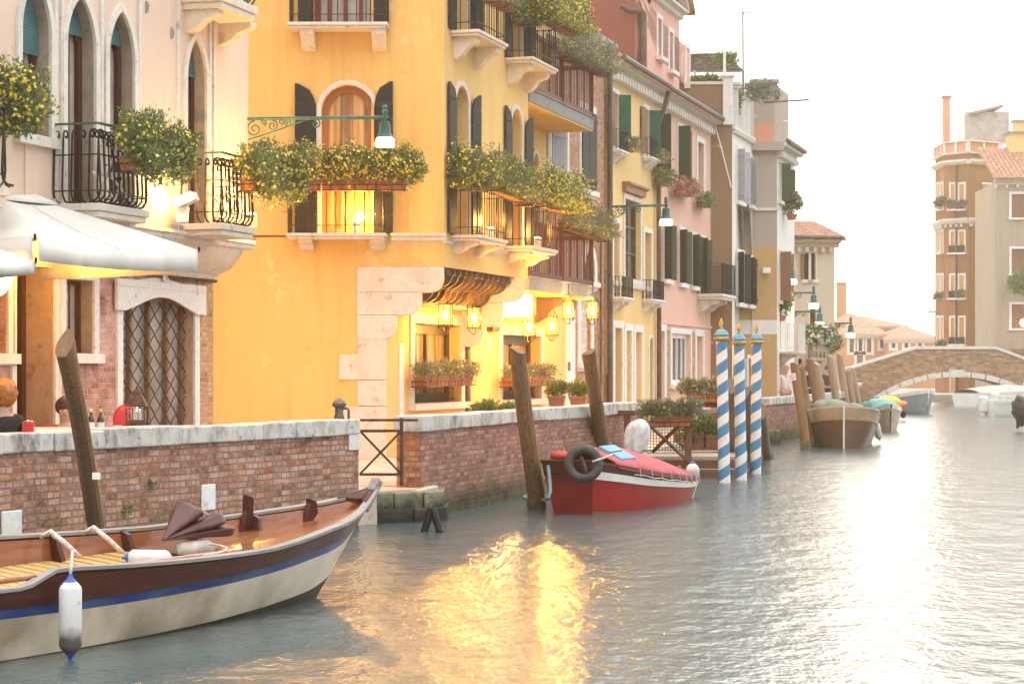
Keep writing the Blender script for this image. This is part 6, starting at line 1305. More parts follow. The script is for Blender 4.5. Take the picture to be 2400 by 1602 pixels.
# floodlights
fl = thing('floodlight', 'white box floodlight lighting the wall between the two palazzo balconies', 'floodlight', LU.W(LU.s(375),4.2,.1)); q = LU.W(LU.s(388),LU.z(388,470),.32); mr = Matrix.Rotation(R(-15),3,'Z')@Matrix.Rotation(R(-22),3,'Y')
MB().box(q, (.30,.20,.13), mr).build('housing', white_paint, fl, bevel=.015); MB().box(q+V((-.06,.05,-.2)), (.15,.14,.22)).build('bracket_box', white_paint, fl, bevel=.01); MB().box(q+mr@V((-.151,0,0)), (.01,.17,.10), mr).build('lens', lamp_shade_lit, fl)
lamp('flood_light', LU.W(LU.s(372),LU.z(372,440),.30), 60, WARM2, .05, fl)
for lb, q, pw in (('floodlight on the floor of the right palazzo balcony', LU.W(LU.s(540),4.32,.34), 190),('floodlight on the floor of the arched door balcony', PA.W(PA.s(838),4.78,.22), 110),('floodlight on the floor of the left canal front balcony', PB.W(PB.s(1120),4.80,.25), 75),('floodlight on the floor of the right canal front balcony', PB.W(PB.s(1228),4.80,.30), 70)):
    o = thing('floodlight', lb, 'floodlight', q); MB().box(q, (.16,.12,.20)).build('housing', white_paint, o, bevel=.01); MB().box(q+V((0,.0,.105)), (.13,.10,.01)).build('lens', lamp_core, o); lamp('flood_light', q+V((.02,0,.25)), pw, WARM, .05, o)
lamp('umbrella_light', V((-5.6,25.6,3.3)), 50, WARM, .15)
# warm wash on the yellow side wall; its light sits well beyond the housing
o = thing('wall_washer', 'warm floodlight tucked under the cove of the pink palazzo, washing the yellow wall', 'floodlight', V((-4.55,32.2,3.3))); MB().box((-4.9,32.0,3.36), (.25,.16,.14)).build('housing', brown_iron, o); lamp('wash_light', V((-4.9,34.6,2.9)), 130, (1,.42,.06), .2, o)

# ================================================================ TABLE TOP THINGS, FOUNTAIN
Yw = 22.6
tb = thing('table', 'dining table with a pale cloth behind the quay wall', 'table', (-5.2,24.4,ZQ)); MB().box((-5.2,24.4,1.38), (1.5,1.4,.04)).build('table_top', white_paint, tb, bevel=.01)
for x in (-5.8,-4.6):
    for y in (23.8,25.0): MB().box((x,y,.90), (.06,.06,.92)).build('leg', mid_wood, tb)
def wz(px, py): k = S1(px); p = P1.W(k,0,-.2); return V((p.x,p.y,1.445))
def bottle(label, px, Y, py0, py1, m1):
    b0, t0 = P(px,py0,Y), P(px,py1,Y); h = t0.z-b0.z; r_ = h*.16; o = thing('bottle', label, 'bottle', b0, 'bottles on the table'); MB().lathe([(r_,0),(r_,h*.5),(r_*.8,h*.6),(r_*.36,h*.7),(r_*.34,h*.86)], b0, 14).build('glass', plain('dark_bottle',(.03,.022,.008),.1,.2,5), o, smooth=True); MB().lathe([(r_*.4,h*.861),(r_*.42,h*.99),(r_*.3,h)], b0, 12).build('cap', m1, o, smooth=True); MB().lathe([(r_*1.02,h*.12),(r_*1.02,h*.42)], b0, 14).build('paper_label', canvas, o, smooth=True)
zt = 1.42
bottle('dark oil bottle with a pale cap, left of two on the table', 213, 23.0, 1012, 957, plain('cream_cap',(.7,.55,.3),.5,.1,4)); bottle('dark oil bottle with a yellow cap, right of two on the table', 236, 23.1, 1012, 957, plain('yellow_cap',(.75,.45,.03),.5,.1,4))
def table_lantern():
    b0 = P(321,1003,24.0); o = thing('table_lantern', 'brown metal candle lantern with glass sides on the wall top', 'lantern', b0); u = .0048
    h = lambda py: (1003-py)/F*24.0
    fr = MB(); wv_ = .105
    for sx_ in (-1,1):
        for sy in (-1,1): fr.box(b0+V((sx_*wv_,sy*wv_,h(955)/1.0*.5)), (.018,.018,h(955)))
    fr.box(b0+V((0,0,.02)), (.26,.26,.03)); fr.box(b0+V((0,0,.09)), (.23,.23,.015))
    for zz in (.055,): fr.box(b0+V((0,-wv_-.004,zz)), (.2,.008,.05))
    for sx_ in (-.33,.33): fr.box(b0+V((sx_*.1,-wv_,h(955)*.55)), (.008,.008,h(955)*.85))
    fr.build('frame', rusty, o, bevel=.003)
    MB().lathe([(.175,h(952)),(.165,h(948)),(.11,h(932)),(.075,h(925)),(.075,h(918)),(.02,h(910)),(.012,h(905))], b0, 4, Matrix.Rotation(R(45),3,'Z')).build('roof', rusty, o)
    MB().box(b0+V((0,0,h(955)*.52)), (.2,.2,h(955)*.8)).build('panes', clear_pane, o); MB().lathe([(.05,.1),(.05,.2)], b0, 12).build('candle', canvas, o, smooth=True); lamp('candle_light', b0+V((0,0,.25)), 1.5, WARM, .02, o); MB().ell(b0+V((0,0,.225)), (.007,.007,.018), 8, 6).build('flame', lamp_core, o)
table_lantern()
b0 = P(66,1013,21.9); o = thing('candle_cup', 'ribbed red glass candle cup on the wall top beside the diner', 'candle', b0); MB().lathe([(.05,0)]+[(.062+.006*(i % 2),.012+.011*i) for i in range(10)]+[(.05,.125)], b0, 18).build('cup', plain('red_glass',(.55,.02,.02),.15,.1,4), o, smooth='all'); lamp('candle_light', b0+V((0.02,.15,.22)), 2, WARM, .04, o); MB().ell(b0+V((0,0,.115)), (.008,.008,.014), 8, 6).build('flame', lamp_core, o)
o = thing('chair', 'red moulded chair back behind the candle lantern', 'chair', P(290,1100,24.6)); q = P(295,985,24.6); MB().ell(q, (.16,.05,.20), 16, 10).build('backrest', plain('red_plastic',(.5,.02,.03),.35,.1,3), o, smooth='all'); MB().box(V((q.x,q.y-.2,.90)), (.42,.42,.04)).build('seat', plain('red_plastic_seat',(.5,.02,.03),.35,.1,3), o, bevel=.015)
for sx_ in (-.18,.18):
    for sy in (-.38,-.02): MB().tube([V((q.x+sx_,q.y+sy,ZQ)), V((q.x+sx_,q.y+sy,.9))], .015, 6).build('leg', zinc, o)
o = thing('place_card', 'small white card lying on the wall top', 'card', P(277,1001,23.6)); MB().box(P(277,1000,23.6), (.09,.05,.035)).build('card', white_paint, o)
b0 = V(P(795,1000,29.2)); b0.z = ZQ; o = thing('water_pump', 'grey cast iron drinking fountain standing behind the quay wall by the gate', 'fountain', b0); hh_ = H-(932-YH)/F*29.2-ZQ
MB().lathe([(.12,0),(.10,.08),(.07,.12),(.065,hh_-.36),(.075,hh_-.34),(.075,hh_-.26),(.06,hh_-.24),(.06,hh_-.14),(.095,hh_-.12),(.105,hh_-.08),(.085,hh_-.05),(.05,hh_-.02),(.02,hh_)], b0, 16).build('column', zinc, o, smooth=True); MB().tube([b0+V((.06,0,hh_-.15)), b0+V((.12,0,hh_-.15)), b0+V((.135,0,hh_-.18)), b0+V((.135,0,hh_-.36))], .018, 8).build('spout', zinc, o, smooth=True)
b0 = PC.W(PC.s(1112),ZQ,1.0); o = thing('bollard', 'dark cylindrical bollard in front of the first restaurant window', 'bollard', b0); MB().lathe([(.075,0),(.075,1.0),(.07,1.02)], b0, 16).build('post', dark_plate, o, smooth=True); o.location.z = ZQ; o.location.z += .16
# chairs and table inside balconies of the palazzo
def deck_chair(label, q, rz):
    o = thing('folding_chair', label, 'chair', q, 'white folding chairs on the palazzo balconies'); mr = Matrix.Rotation(rz,3,'Z'); W_ = lambda x,y,z: V(q)+mr@V((x,y,z))
    for sx_ in (-.2,.2): MB().bar(W_(sx_,-.2,0), W_(sx_,.22,.48), .035, .02).build('leg', white_iron, o); MB().bar(W_(sx_,.2,0), W_(sx_,-.16,.82), .035, .02).build('leg', white_iron, o)
    s_ = MB()
    for i in range(5): s_.box(W_(0,-.12+i*.08,.45), (.4,.06,.02), rz)
    s_.build('seat', white_iron, o); s_ = MB()
    for z in (.62,.70,.78): s_.box(W_(0,-.12,z), (.4,.02,.05), rz)
    s_.build('backrest', white_iron, o)
deck_chair('white folding chair on the left palazzo balcony', LU.W(LU.s(215),ZF,.35), R(70)); deck_chair('white folding chair on the right palazzo balcony', LU.W(LU.s(490),ZF,.35), R(70))

# ================================================================ PEOPLE
def person(label, foot, face, pose, top_m, leg_m, hair_m, sc=1.0, hair='short', carry=None):
    o = thing('person', label, 'person', foot); mr = Matrix.Rotation(face,3,'Z'); fz = V(foot); W_ = lambda x,y,z: fz+mr@V((x*sc,y*sc,z*sc))
    sit = pose == 'sit'; hz = .48 if sit else .92; J = {}
    J['pel'] = (0,0,hz); J['wst'] = (0,.02,hz+.18); J['chs'] = (0,.02,hz+.40); J['nck'] = (0,0,hz+.56); J['hdb'] = (0,.03,hz+.64); J['hdt'] = (0,.03,hz+.80)
    for s_, n in ((1,'r'),(-1,'l')):
        J['sh'+n] = (s_*.185,0,hz+.50); J['el'+n] = (s_*.24,.03 if not sit else .16,hz+.23); J['wr'+n] = (s_*(.25 if not sit else .16),.08 if not sit else .40,hz+.02 if not sit else hz+.26); J['ha'+n] = (s_*(.25 if not sit else .12),.12 if not sit else .49,hz-.07 if not sit else hz+.28)
        J['hp'+n] = (s_*.09,0,hz-.04); J['kn'+n] = (s_*.11,.42 if sit else (.10*s_),hz-.0 if sit else .50); J['an'+n] = (s_*.11,.40 if sit else (-.05 if s_ > 0 else .10),.07); J['to'+n] = (s_*.12,.56 if sit else (.10 if s_ > 0 else .25),.03)
    E = [('pel','wst'),('wst','chs'),('chs','nck'),('nck','hdb'),('hdb','hdt')]+[e for n in 'rl' for e in (('chs','sh'+n),('sh'+n,'el'+n),('el'+n,'wr'+n),('wr'+n,'ha'+n),('pel','hp'+n),('hp'+n,'kn'+n),('kn'+n,'an'+n),('an'+n,'to'+n))]
    RAD = {'pel':.125,'wst':.115,'chs':.135,'nck':.052,'hdb':.078,'hdt':.085,'sh':.06,'el':.045,'wr':.03,'ha':.035,'hp':.09,'kn':.058,'an':.04,'to':.035}
    def skin(name, keys, grow, mat, parent, trim=None):
        me = bpy.data.meshes.new(name); ks = [k for k in J if k in keys]; ix = {k:i for i,k in enumerate(ks)}; base = root_of(parent).location
        me.from_pydata([tuple(W_(*J[k])-base) for k in ks], [(ix[a],ix[b]) for a,b in E if a in ix and b in ix], []); ob = bpy.data.objects.new(name, me); COL.objects.link(ob); ob.parent = parent; me.materials.append(mat)
        sk = ob.modifiers.new('skin','SKIN'); sk.use_smooth_shade = True
        for k in ks:
            r_ = (RAD.get(k) or RAD[k[:2]])*sc*grow; v_ = me.skin_vertices[0].data[ix[k]]; v_.radius = (r_*(1.0), r_*(.78 if k in ('chs','wst','pel') else 1)); v_.use_root = (k == ks[0])
        su = ob.modifiers.new('sub','SUBSURF'); su.levels = su.render_levels = 2; return ob
    skm = plain('skin_tone', (.55,.33,.23), .5, .06, 6)
    skin('body', set(J), 1, skm, o); skin('jacket', {'pel','wst','chs','shr','shl','elr','ell','wrr','wrl'}, 1.16, top_m, o); skin('trousers', {'pel','hpr','hpl','knr','knl','anr','anl'}, 1.13, leg_m, o)
    hc = W_(0,.005,hz+.755); hr_ = .118*sc; big = 1.25 if hair == 'curly' else 1.0
    MB().ell(hc+V((0,0,.012)), (hr_*big,hr_*1.05*big,hr_*1.06*big), 28, 20, mr, lambda v: v*(1+(.09*math.sin(v.x*11+v.z*7)*math.sin(v.y*9-v.z*5) if hair == 'curly' else .02*math.sin(v.x*9)))*(1 if v.y < .35 or v.z > .35 else .80)).build('hair', hair_m, o, smooth='all')
    fh = W_(0,.10,hz+.70); nb = MB(); nb.ell(W_(0,.128,hz+.70), (.016*sc,.022*sc,.026*sc), 8, 6, mr); nb.build('nose', skm, o, smooth='all')
    for s_ in (-1,1): MB().ell(W_(s_*.036,.112,hz+.735), (.012*sc,.008*sc,.008*sc), 8, 6, mr).build('eye', dark_plate, o, smooth='all')
    MB().box(W_(0,.118,hz+.655), (.045*sc,.008*sc,.010*sc), face).build('mouth', plain('lips',(.42,.16,.13),.5,.05,4), o)
    return o
ginger = plain('ginger_curls', (.50,.18,.035), .6, .3, 25, 0, .6); blackc = plain('dark_green_coat', (.018,.018,.012), .85, .2, 8); brownh = plain('dark_brown_hair', (.07,.03,.018), .5, .2, 18, 0, .4)
f0 = P(8,935,22.9); person('diner in a dark coat with curly ginger hair seen from behind at the wall', (f0.x,f0.y,1.44-1.03+.11), R(35), 'sit', blackc, plain('dark_trousers',(.03,.03,.04),.8,.1,5), ginger, 1.06, 'curly')
f0 = P(2,900,24.8); person('diner with dark brown hair seated beyond the ginger haired one', (f0.x,f0.y,1.58-1.03), R(200), 'sit', plain('pink_blouse',(.6,.3,.27),.8,.1,5), blackc, brownh, 1.0)
f0 = P(152,960,25.5); person('diner in a red top seated behind the leaning mooring pole', (f0.x,f0.y,.40), R(190), 'sit', plain('red_top',(.5,.06,.04),.8,.1,5), blackc, brownh, 1.0)
for px, Y, lb, m1, m2, hm, fc_ in ((1842,68,'person in a white coat walking on the far quay',plain('white_coat',(.7,.62,.55),.8,.1,5),plain('pale_trousers',(.4,.25,.2),.8,.1,5),plain('blonde_hair',(.5,.33,.18),.6,.2,12),R(180)),(1893,76,'person in a dark jacket beside the slanted far poles',blackc,blackc,brownh,R(20)),(1940,79,'person in a dark jacket standing by the stucco house porch',plain('brown_jacket',(.07,.045,.03),.85,.1,5),blackc,brownh,R(170))):
    q = P(px,866,Y); person(lb, (q.x,q.y,ZQ), fc_, 'stand', m1, m2, hm, 1.02)
# ================================================================ ROOF THINGS
ae = thing('aerial', 'thin television aerial mast above the roof terrace of the white house', 'aerial', P(1742,215,69)); MB().tube([P(1742,225,69), P(1741,28,69)], .028, 6).build('mast', zinc, ae)
mb = MB(); mb.tube([P(1741,30,69), P(1801,31,69)], .014, 5)
for i in range(9): mb.tube([P(1743+i*6,30,69)+V((0,0,-.07)), P(1743+i*6,30,69)+V((0,0,.03+.02*(i%2)))], .01, 4)
mb.build('yagi', zinc, ae)
pg = thing('pergola', 'roof pergola with a brown reed canopy on the white house terrace', 'pergola', P(1690,200,70))
for px, Y in ((1698,69.2),(1742,70.5),(1628,70.8)): MB().tube([P(px,205,Y), P(px,126 if px == 1698 else 165,Y)], .05, 6).build('post', white_paint, pg)
cn = MB(); cn.hexa([P(1600,128,70),P(1698,126,70),P(1744,168,73),P(1600,168,73),P(1600,126,70),P(1698,124,70),P(1744,166,73),P(1600,166,73)]); cn.build('canopy', plain('reed_mat',(.13,.09,.07),.9,.5,12,0,.4,dirt=(.5,.42,.36)), pg); MB().bar(P(1600,168,72.8), P(1746,168,72.8), .07, .07).build('rail', white_paint, pg)
wp = thing('washing_pole', 'horizontal pole with a hanging pulley line on the ochre house roof', 'pole', P(1800,240,73)); MB().tube([P(1790,240,73), P(1896,234,73)], .035, 6).build('pole', zinc, wp); MB().tube([P(1876,236,73), P(1872,245,73), P(1878,250,73), P(1874,255,73), P(1868,275,73), P(1855,283,73), P(1836,284,73)], .022, 5).build('line', white_paint, wp)
wb_ = thing('wall_light_box', 'small white light box on the blind side of the ochre house', 'lamp', P(1796,634,72)); MB().box(P(1796,634,71.98), (.28,.16,.2)).build('box', white_paint, wb_, bevel=.02)
cbl = MB(); cbl.tube([P(1668,265,68.2), P(1690,345,68.2), P(1714,440,68.2)], .02, 5); tag(cbl.build('cable', white_paint, None, loc=P(1690,345,68.2)), 'white cable running down the brown side wall of the white house', 'cable')
# ================================================================ PLANTS
def blades(pts, rnd, L, w):
    mb = MB()
    for c, d in pts:
        l = L*rnd.uniform(.6,1.3); d = (d+V((rnd.gauss(0,.45),rnd.gauss(0,.45),rnd.gauss(0,.45)))).normalized(); q = d.cross(V((rnd.gauss(0,1),rnd.gauss(0,1),rnd.gauss(0,1)))).normalized()*w*rnd.uniform(.7,1.3)
        mb.v += [tuple(c), tuple(c+d*l*.5+q), tuple(c+d*l), tuple(c+d*l*.5-q)]; o = len(mb.v)-4; mb.f.append((o,o+1,o+2,o+3)); mb.mi.append(0)
    return mb
def stars(pts, rnd, r):
    mb = MB()
    for c, d in pts:
        d = (d+V((rnd.gauss(0,.3),rnd.gauss(0,.3),rnd.gauss(.1,.3)))).normalized(); u = d.cross(V((.3,.5,.8))).normalized(); v_ = d.cross(u); o = len(mb.v); rr = r*rnd.uniform(.7,1.25)
        for k in range(10): a = k*math.pi/5; q = rr*(1 if k % 2 == 0 else .5); mb.v.append(tuple(c+(u*math.cos(a)+v_*math.sin(a))*q))
        mb.f.append(tuple(range(o,o+10))); mb.mi.append(0)
    return mb
def bush(parent, lobes, rnd, nleaf, L, w, nflow, fr, lm, fm, ndry=0, skirt=0):
    # lobes: (centre, (rx,ry,rz), weight); leaves fill the shell of each lobe, denser outside
    tot = sum(l[2] for l in lobes); lp, fp_, dp = [], [], []
    def smp(shell):
        t = rnd.uniform(0,tot)
        for c, r_, wt in lobes:
            t -= wt
            if t <= 0: break
        while 1:
            d = V((rnd.gauss(0,1),rnd.gauss(0,1),rnd.gauss(0,1)))
            if d.length > .1: d.normalize(); break
        lump = 1+.26*math.sin(d.x*5+c[0]*7)*math.sin(d.z*6+c[2]*3)+.12*math.sin(d.y*9+d.x*4)
        q = shell*lump; return V(c)+V((d.x*r_[0],d.y*r_[1],d.z*r_[2]))*q, d
    for _ in range(nleaf):
        p, d = smp(rnd.random()**.45); lp.append((p, d*.8+V((0,0,.45))))
    for _ in range(nflow):
        p, d = smp(rnd.uniform(.92,1.12))
        if d.z > -.75: fp_.append((p, d))
    for _ in range(ndry):
        p, d = smp(rnd.uniform(1.0,1.34))
        if d.z > 0: dp.append((p, d))
    blades(lp, rnd, L, w).build('foliage', lm, parent, raw=True)
    if fp_: stars(fp_, rnd, fr).build('flowers', fm, parent, raw=True)
    if dp:
        mb = blades(dp, rnd, L*.9, w*.25); st_ = stars(dp, rnd, fr*.5); mb.add(st_.v, st_.f); mb.build('seed_heads', dry, parent, raw=True)
def trough(parent, a, b, outv, w, h, mat, n):
    d = (b-a)/n; u = d.normalized(); z = V((0,0,1))
    for i in range(n):
        p = a+d*(i+.5); l = d.length*.46; mb = MB(); o_ = outv*(w/2)
        lo = .84
        mb.hexa([p-u*l*.95-o_*lo,p+u*l*.95-o_*lo,p+u*l*.95+o_*lo,p-u*l*.95+o_*lo,p-u*l-o_+z*h*.8,p+u*l-o_+z*h*.8,p+u*l+o_+z*h*.8,p-u*l+o_+z*h*.8])
        o2 = o_*1.1; mb.hexa([p-u*l*1.03-o2+z*h*.802,p+u*l*1.03-o2+z*h*.802,p+u*l*1.03+o2+z*h*.802,p-u*l*1.03+o2+z*h*.802,p-u*l*1.03-o2+z*h,p+u*l*1.03-o2+z*h,p+u*l*1.03+o2+z*h,p-u*l*1.03+o2+z*h])
        mb.build('pot', mat, parent, bevel=.008)
def rack(parent, a, b, outv, w, h):
    mb = MB(); z = V((0,0,1)); u = (b-a).normalized(); o_ = outv*(w/2+.03)
    for zz in (.0,.5): mb.tube([a-u*.05-o_+z*h*zz, a-u*.05+o_+z*h*zz, b+u*.05+o_+z*h*zz, b+u*.05-o_+z*h*zz], .009, 4)
    n = max(2,int((b-a).length/.22))
    for i in range(n+1): p = a+(b-a)*i/n; mb.tube([p-o_+z*h*.5, p-o_-z*.01, p+o_-z*.01, p+o_+z*h*.5], .007, 4)
    mb.build('rack', brown_iron, parent)
GF = 'flower boxes on the balconies'
def flowerbox(label, a, b, outv, npots, up, over, droop=.25, w=.24, h=.2, nleaf=4500, L=.076, lw=.0125, nflow=300, fr=.030, lm=None, fm=None, ndry=240, pm=None, seed=1, group=GF, rk=True, cat='flower box', lobes=None, asym=0):
    a, b = V(a), V(b); o = thing('flower_box', label, cat, (a+b)/2, group); rnd = random.Random(seed); d = b-a
    trough(o, a, b, outv, w, h, pm or terracotta, npots)
    if rk: rack(o, a, b, outv, w, h)
    n = max(2, round(d.length/max(.2,up*.55))); lb = []
    for i in range(n+1):
        t = i/n; k = 1+rnd.uniform(-.14,.14); c = a+d*(-.04+1.08*t)+outv*over*.35+V((rnd.uniform(-.05,.05),0,h+up*(.36+rnd.uniform(-.06,.06))*k)); lb.append((c, (up*.46*k,over*.85*k,up*.54*k), 1.0))
        if droop and i % 1 == 0: c2 = a+d*t+outv*over*.8+V((0,0,h*.5+.02)); lb.append((c2, (up*.4,over*.45,droop*rnd.uniform(.7,1.2)), .45))
    if lobes: lb += lobes
    bush(o, lb, rnd, int(nleaf*1.2), L, lw, int(nflow*2.6), fr, lm or leaf_a, fm or daisy, ndry); return o
N = LU.nv
def L3(px, py, Y): return P(px,py,Y)
# palazzo
flowerbox('yellow daisy flower box at the left frame edge on the palazzo', L3(-60,300,24.3), L3(44,310,24.2), V((.25,-.97,0)), 2, .68, .34, .25, nleaf=5200, nflow=330, seed=11)
flowerbox('yellow daisy flower box on the middle balcony of the palazzo', L3(298,402,25.55), L3(352,408,26.4), N, 2, .58, .34, .30, nleaf=6500, nflow=300, seed=12, lobes=[(L3(415,350,26.6),(.26,.3,.30),2.0),(L3(330,310,25.9),(.30,.3,.28),1.5),(L3(425,385,26.8),(.15,.2,.2),.8)])
flowerbox('yellow daisy flower box trailing from the right balcony of the palazzo', L3(578,448,29.1), L3(625,462,30.4), N, 2, .55, .36, .3, nleaf=7500, nflow=420, seed=13, lobes=[(L3(605,380,29.6),(.34,.3,.30),2.0),(L3(672,400,30.2),(.34,.3,.32),2.4),(L3(695,440,30.3),(.17,.2,.22),1.0),(L3(700,362,30.4),(.2,.2,.15),.7)])
NA = V((0,-1,0))
flowerbox('long yellow daisy flower box below the arched door of the yellow house', L3(690,447,37.85), L3(948,447,37.85), NA, 4, .66, .34, 0, nleaf=10500, nflow=900, seed=14, lobes=[(L3(960,398,37.9),(.28,.3,.25),1.2)])
NB = PB.nv
def Bp(px, py, n): k = PB.off(n).s(px); q = PB.off(n); return q.W(k, q.z(px,py))
flowerbox('yellow daisy flower box on the end rail of the left canal front balcony', L3(1082,447,38.9), L3(1140,447,38.7), NA, 1, .62, .32, .12, nleaf=3800, nflow=170, seed=15, lobes=[(L3(1070,385,38.8),(.2,.25,.25),.8)])
flowerbox('yellow daisy flower box on the front of the left canal front balcony', Bp(1152,448,.62), Bp(1222,474,.62), NB, 3, .62, .34, .14, nleaf=6000, nflow=220, seed=16)
flowerbox('bright yellow flower box on the right canal front balcony', Bp(1268,485,.66), Bp(1338,505,.66), NB, 3, .72, .36, .16, nleaf=5200, nflow=700, seed=17, fr=.03)
flowerbox('terracotta pot row on the end rail of the right canal front balcony', L3(1215,484,42.9), L3(1262,484,42.8), NA, 1, .42, .2, .1, nleaf=1500, nflow=90, seed=18)
flowerbox('grey green trailing flower box on the lower veranda rail', Bp(1318,535,.12), Bp(1412,566,.12), NB, 6, .62, .30, .1, nleaf=6200, nflow=130, seed=19, lm=leaf_b, pm=pot_brown)
flowerbox('bright yellow flower box on the upper right canal front balcony', Bp(1268,45,.66), Bp(1340,84,.66), NB, 3, .78, .36, .16, nleaf=5600, nflow=800, seed=20, fr=.03)
flowerbox('terracotta flower box on the end rail of the upper right balcony', L3(1212,62,42.9), L3(1264,62,42.8), NA, 1, .62, .3, .1, nleaf=3600, nflow=260, seed=21)
flowerbox('grey green trailing flower box on the upper veranda rail', Bp(1318,135,.12), Bp(1412,180,.12), NB, 6, .72, .30, .1, nleaf=6500, nflow=150, seed=22, lm=leaf_b, pm=pot_brown)
flowerbox('terracotta trough on the upper left canal front balcony rail', Bp(1148,6,.62), Bp(1196,30,.62), NB, 2, .4, .2, .1, nleaf=1500, nflow=60, seed=23)
NC = PC.nv
def Cp(px, py, n): q = PC.off(n); return q.W(q.s(px), q.z(px,py))
flowerbox('terracotta flower box in an iron basket under the first restaurant window', Cp(982,906,.22), Cp(1098,901,.22), NC, 4, .30, .17, 0, nleaf=3600, nflow=30, L=.075, lw=.012, seed=24, lm=leaf_b, ndry=0, group='restaurant window boxes')
flowerbox('terracotta flower box in an iron basket under the second restaurant window', Cp(1186,906,.22), Cp(1282,902,.22), NC, 4, .30, .17, 0, nleaf=3200, nflow=40, L=.075, lw=.012, seed=25, lm=leaf_b, ndry=0, group='restaurant window boxes')
# dock boxes
flowerbox('terracotta flower box in a scrolled rack on the front dock rail', L3(1522,1000,39.0), L3(1622,998,38.8), NA, 1, .32, .2, 0, w=.26, h=.19, nleaf=3600, nflow=40, L=.09, lw=.008, seed=26, lm=leaf_b, ndry=20, group='flower boxes on the dock')
flowerbox('terracotta flower box on the rear dock rail with yellow flowers', L3(1608,942,46.3), L3(1700,942,46.3), NA, 2, .34, .2, 0, nleaf=3200, nflow=60, L=.10, lw=.009, seed=27, lm=leaf_b, ndry=10, group='flower boxes on the dock')
def potplant(label, p, r_, h, lm, kind='potted_plant', pw=.2, ph=.2, pm=None, fm=None, nflow=0, n=900, L=.09, w=.018, seed=1, group=None, cat='potted plant', box=True):
    o = thing(kind, label, cat, p, group); rnd = random.Random(seed)
    if box: MB().lathe([(pw*.7,0),(pw,ph),(pw*1.06,ph),(pw*1.06,ph*.86)], p, 4 if box == 4 else 14, Matrix.Rotation(R(45),3,'Z')).build('pot', pm or terracotta, o)
    q = V(p)+V((0,0,(ph if box else 0)+h*.45)); MB().tube([V(p)+V((0,0,ph*.5 if box else 0)), q], .015, 5).build('stem', dock_wood, o)
    bush(o, [(q,(r_,r_*.8,h*.5),1),(q+V((r_*.5,0,h*.1)),(r_*.6,r_*.6,h*.35),.6),(q+V((-r_*.5,0,-h*.05)),(r_*.6,r_*.6,h*.35),.6)], rnd, n, L, w, nflow, .03, lm, fm or daisy); return o
for i, (px, py, Y, r_, h, lb) in enumerate(((1133,968,40.2,.24,.34,'bright green leafy shrub left of two along the wall foot'),(1178,968,41.0,.26,.30,'bright green leafy shrub right of two along the wall foot'))): potplant(lb, L3(px,py+10,Y), r_, h, leaf_c, 'shrub', seed=30+i, box=False, cat='shrub', group='shrubs along the restaurant front')
for i, (px, Y, lb) in enumerate(((1304,43.8,'dark leaved plant in a square brown planter by the restaurant'),(1354,45.5,'yellow green plant in a square brown planter by the white pilaster'))): potplant(lb, L3(px,958,Y), .2, .34, leaf_a if i == 0 else leaf_c, seed=33+i, pw=.27, ph=.28, pm=pot_brown, box=4, group='square planters by the restaurant')
hb = thing('hedge_box', 'pale green leafy hedge in a dark trough on the dock deck', 'planter', L3(1650,1050,42.5)); trough(hb, L3(1600,1052,42.6), L3(1700,1052,42.3), NA, .4, .3, pot_brown, 2); bush(hb, [(L3(1622,1018,42.5),(.25,.25,.26),1),(L3(1655,1010,42.5),(.3,.25,.32),1.3),(L3(1690,1018,42.4),(.25,.25,.28),1)], random.Random(40), 1900, .11, .03, 0, .02, leaf_c, None)
# window boxes on the houses
def winbox(label, px0, px1, py, pl, lm, fm, nf, n=700, up=.3, seed=1, pm=None):
    k = pl.off(.22); a, b = k.W(k.s(px0),k.z(px0,py)), k.W(k.s(px1),k.z(px1,py+2)); return flowerbox(label, a, b, pl.nv, 1, up, .18, .1, w=.2, h=.2, nleaf=n, L=.11, lw=.02, nflow=nf, fr=.05, lm=lm, fm=fm, ndry=0, pm=pm, seed=seed, group='window boxes on the row of houses', rk=False)
winbox('small terracotta box on the left balconette of the pale yellow house', 1466,1484,356,PY,leaf_b,daisy,6,400,.2,50)
winbox('small terracotta box on the right balconette of the pale yellow house', 1534,1556,382,PY,leaf_b,daisy,6,400,.2,51)
winbox('dark window box with green leaves, left on the pink house', 1543,1564,436,PP,leaf_a,pinkf,0,700,.35,52,pot_brown)
winbox('window box full of bright pink flowers on the pink house', 1584,1622,460,PP,leaf_a,pinkf,140,700,.42,53,pot_brown)
winbox('dark window box with trailing leaves, right on the pink house', 1638,1662,486,PP,leaf_c,pinkf,0,700,.3,54,pot_brown)
potplant('pale pink blooms hanging at the corner of the ochre house', L3(1856,515,73.5), .32, .85, leaf_b, 'hanging_plant', pm=terracotta, fm=pinkf, nflow=60, n=900, L=.14, w=.03, seed=55, cat='hanging plant')
potplant('trailing red flowered plant under the distant lamps on the ochre house', L3(1830,752,73), .35, .9, leaf_c, 'hanging_plant', fm=pinkf, nflow=20, n=1000, L=.14, w=.03, seed=56, cat='hanging plant')
q = L3(1925,812,78.5); o = thing('flowering_bush', 'mass of white flowers on the balcony of the stucco house', 'bush', q); trough(o, L3(1902,822,78.5), L3(1952,826,78.8), NA, .4, .3, stucco_far, 1); bush(o, [(L3(1912,785,78.5),(.42,.4,.4),1),(L3(1938,790,78.6),(.45,.4,.42),1),(L3(1952,806,78.7),(.3,.3,.3),.6)], random.Random(57), 2400, .16, .035, 420, .085, leaf_c, whitef)
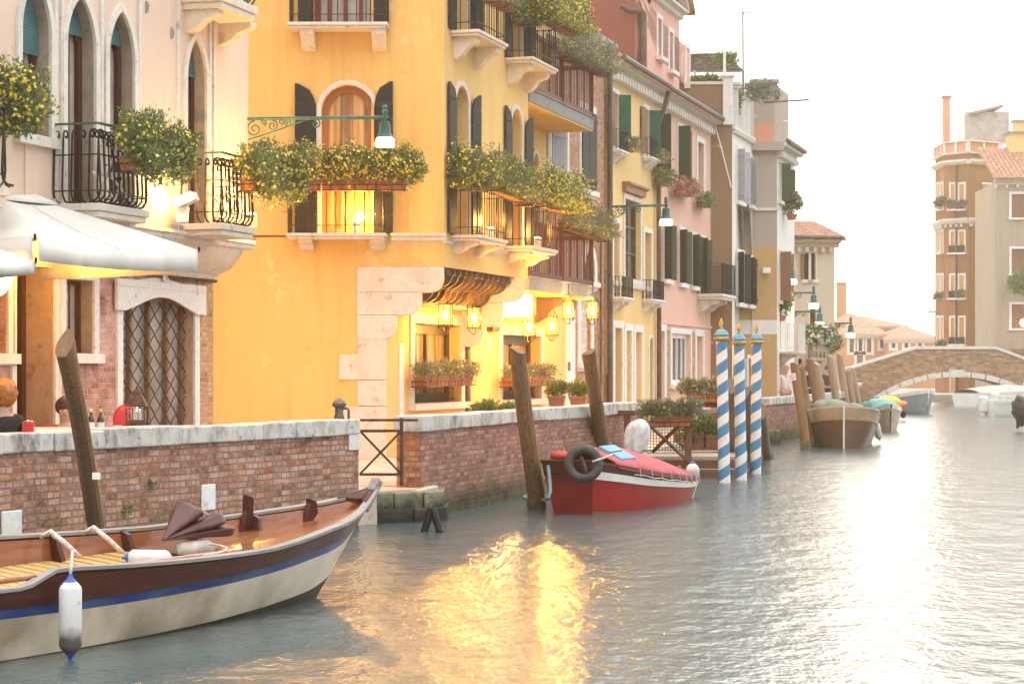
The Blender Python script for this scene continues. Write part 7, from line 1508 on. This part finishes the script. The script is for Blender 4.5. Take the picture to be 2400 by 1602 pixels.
for i, (px, py, Y, r_, h, n, lb) in enumerate(((1652,203,69.4,.62,.35,900,'low green bush behind the brown terrace wall of the white house'),(1772,238,71.5,.62,.75,900,'loose green bush at the corner of the white house terrace'),(1720,265,70,.22,1.0,500,'climbing green plant between the white terrace posts'),(1805,236,73.2,.3,.4,350,'small loose bush on the ochre roof room'),(1700,152,69.6,.4,.4,420,'bright vine hanging over the pergola'))):
    potplant(lb, L3(px,py,Y), r_, h, leaf_c if i in (0,4) else leaf_b, 'terrace_plant', box=False, n=n, L=.16, w=.03, seed=60+i, cat='plant', group='plants on the roof terraces', fm=pinkf)
potplant('green vine hanging below the middle window of the grey house', L3(2392,690,131.5), .7, 1.6, leaf_c, 'vine', box=False, n=900, L=.25, w=.06, seed=70, cat='vine')
for i, (px, py) in enumerate(((2206,470),(2200,478),(2254,478),(2232,478),(2200,694),(2250,688),(2205,806))): potplant(('pale window plant, top left corner window of the orange house','pale window plant beside the top left corner one on the orange house','pale window plant, top right window of the orange house face','pale window plant, top left window of the orange house face','pale window plant on the corner balcony of the orange house','pale window plant, third row window of the orange house','pale window plant, lowest row of the orange house')[i], L3(px,py+8,144.3), .3, .5, leaf_b, 'window_plant', box=False, n=220, L=.22, w=.06, seed=80+i, cat='plant', group='window plants on the orange house')
for i, (px, py, lb) in enumerate(((352,1132,'tiny green weed growing high in the brick quay wall'),(291,1192,'tiny green weed right of the mooring pole in the brick quay wall'),(722,1024,'tiny green weed just under the coping of the near quay wall'))):
    k = S1(px); q = P1.W(k, P1.z(px,py), .0); o = thing('wall_weed', lb, 'weed', q); bush(o, [(q+V((.02,-.02,-.02)),(.05,.03,.05),1)], random.Random(90+i), 60, .05, .010, 0, .01, leaf_c, None)
# ================================================================ AIR
hz = MB().box((10,122,11.5), (230,266,25.2)).build('haze', None or bpy.data.materials.new('haze_air'), None); hz['kind'] = 'stuff'
m = hz.data.materials[0]; m.use_nodes = True; nt = m.node_tree; nt.nodes.clear(); ou = nt.nodes.new('ShaderNodeOutputMaterial'); pv = nt.nodes.new('ShaderNodeVolumePrincipled')
pv.inputs['Color'].default_value = (1,.83,.60,1); pv.inputs['Density'].default_value = .0013; pv.inputs['Anisotropy'].default_value = .72; nt.links.new(pv.outputs[0], ou.inputs['Volume'])
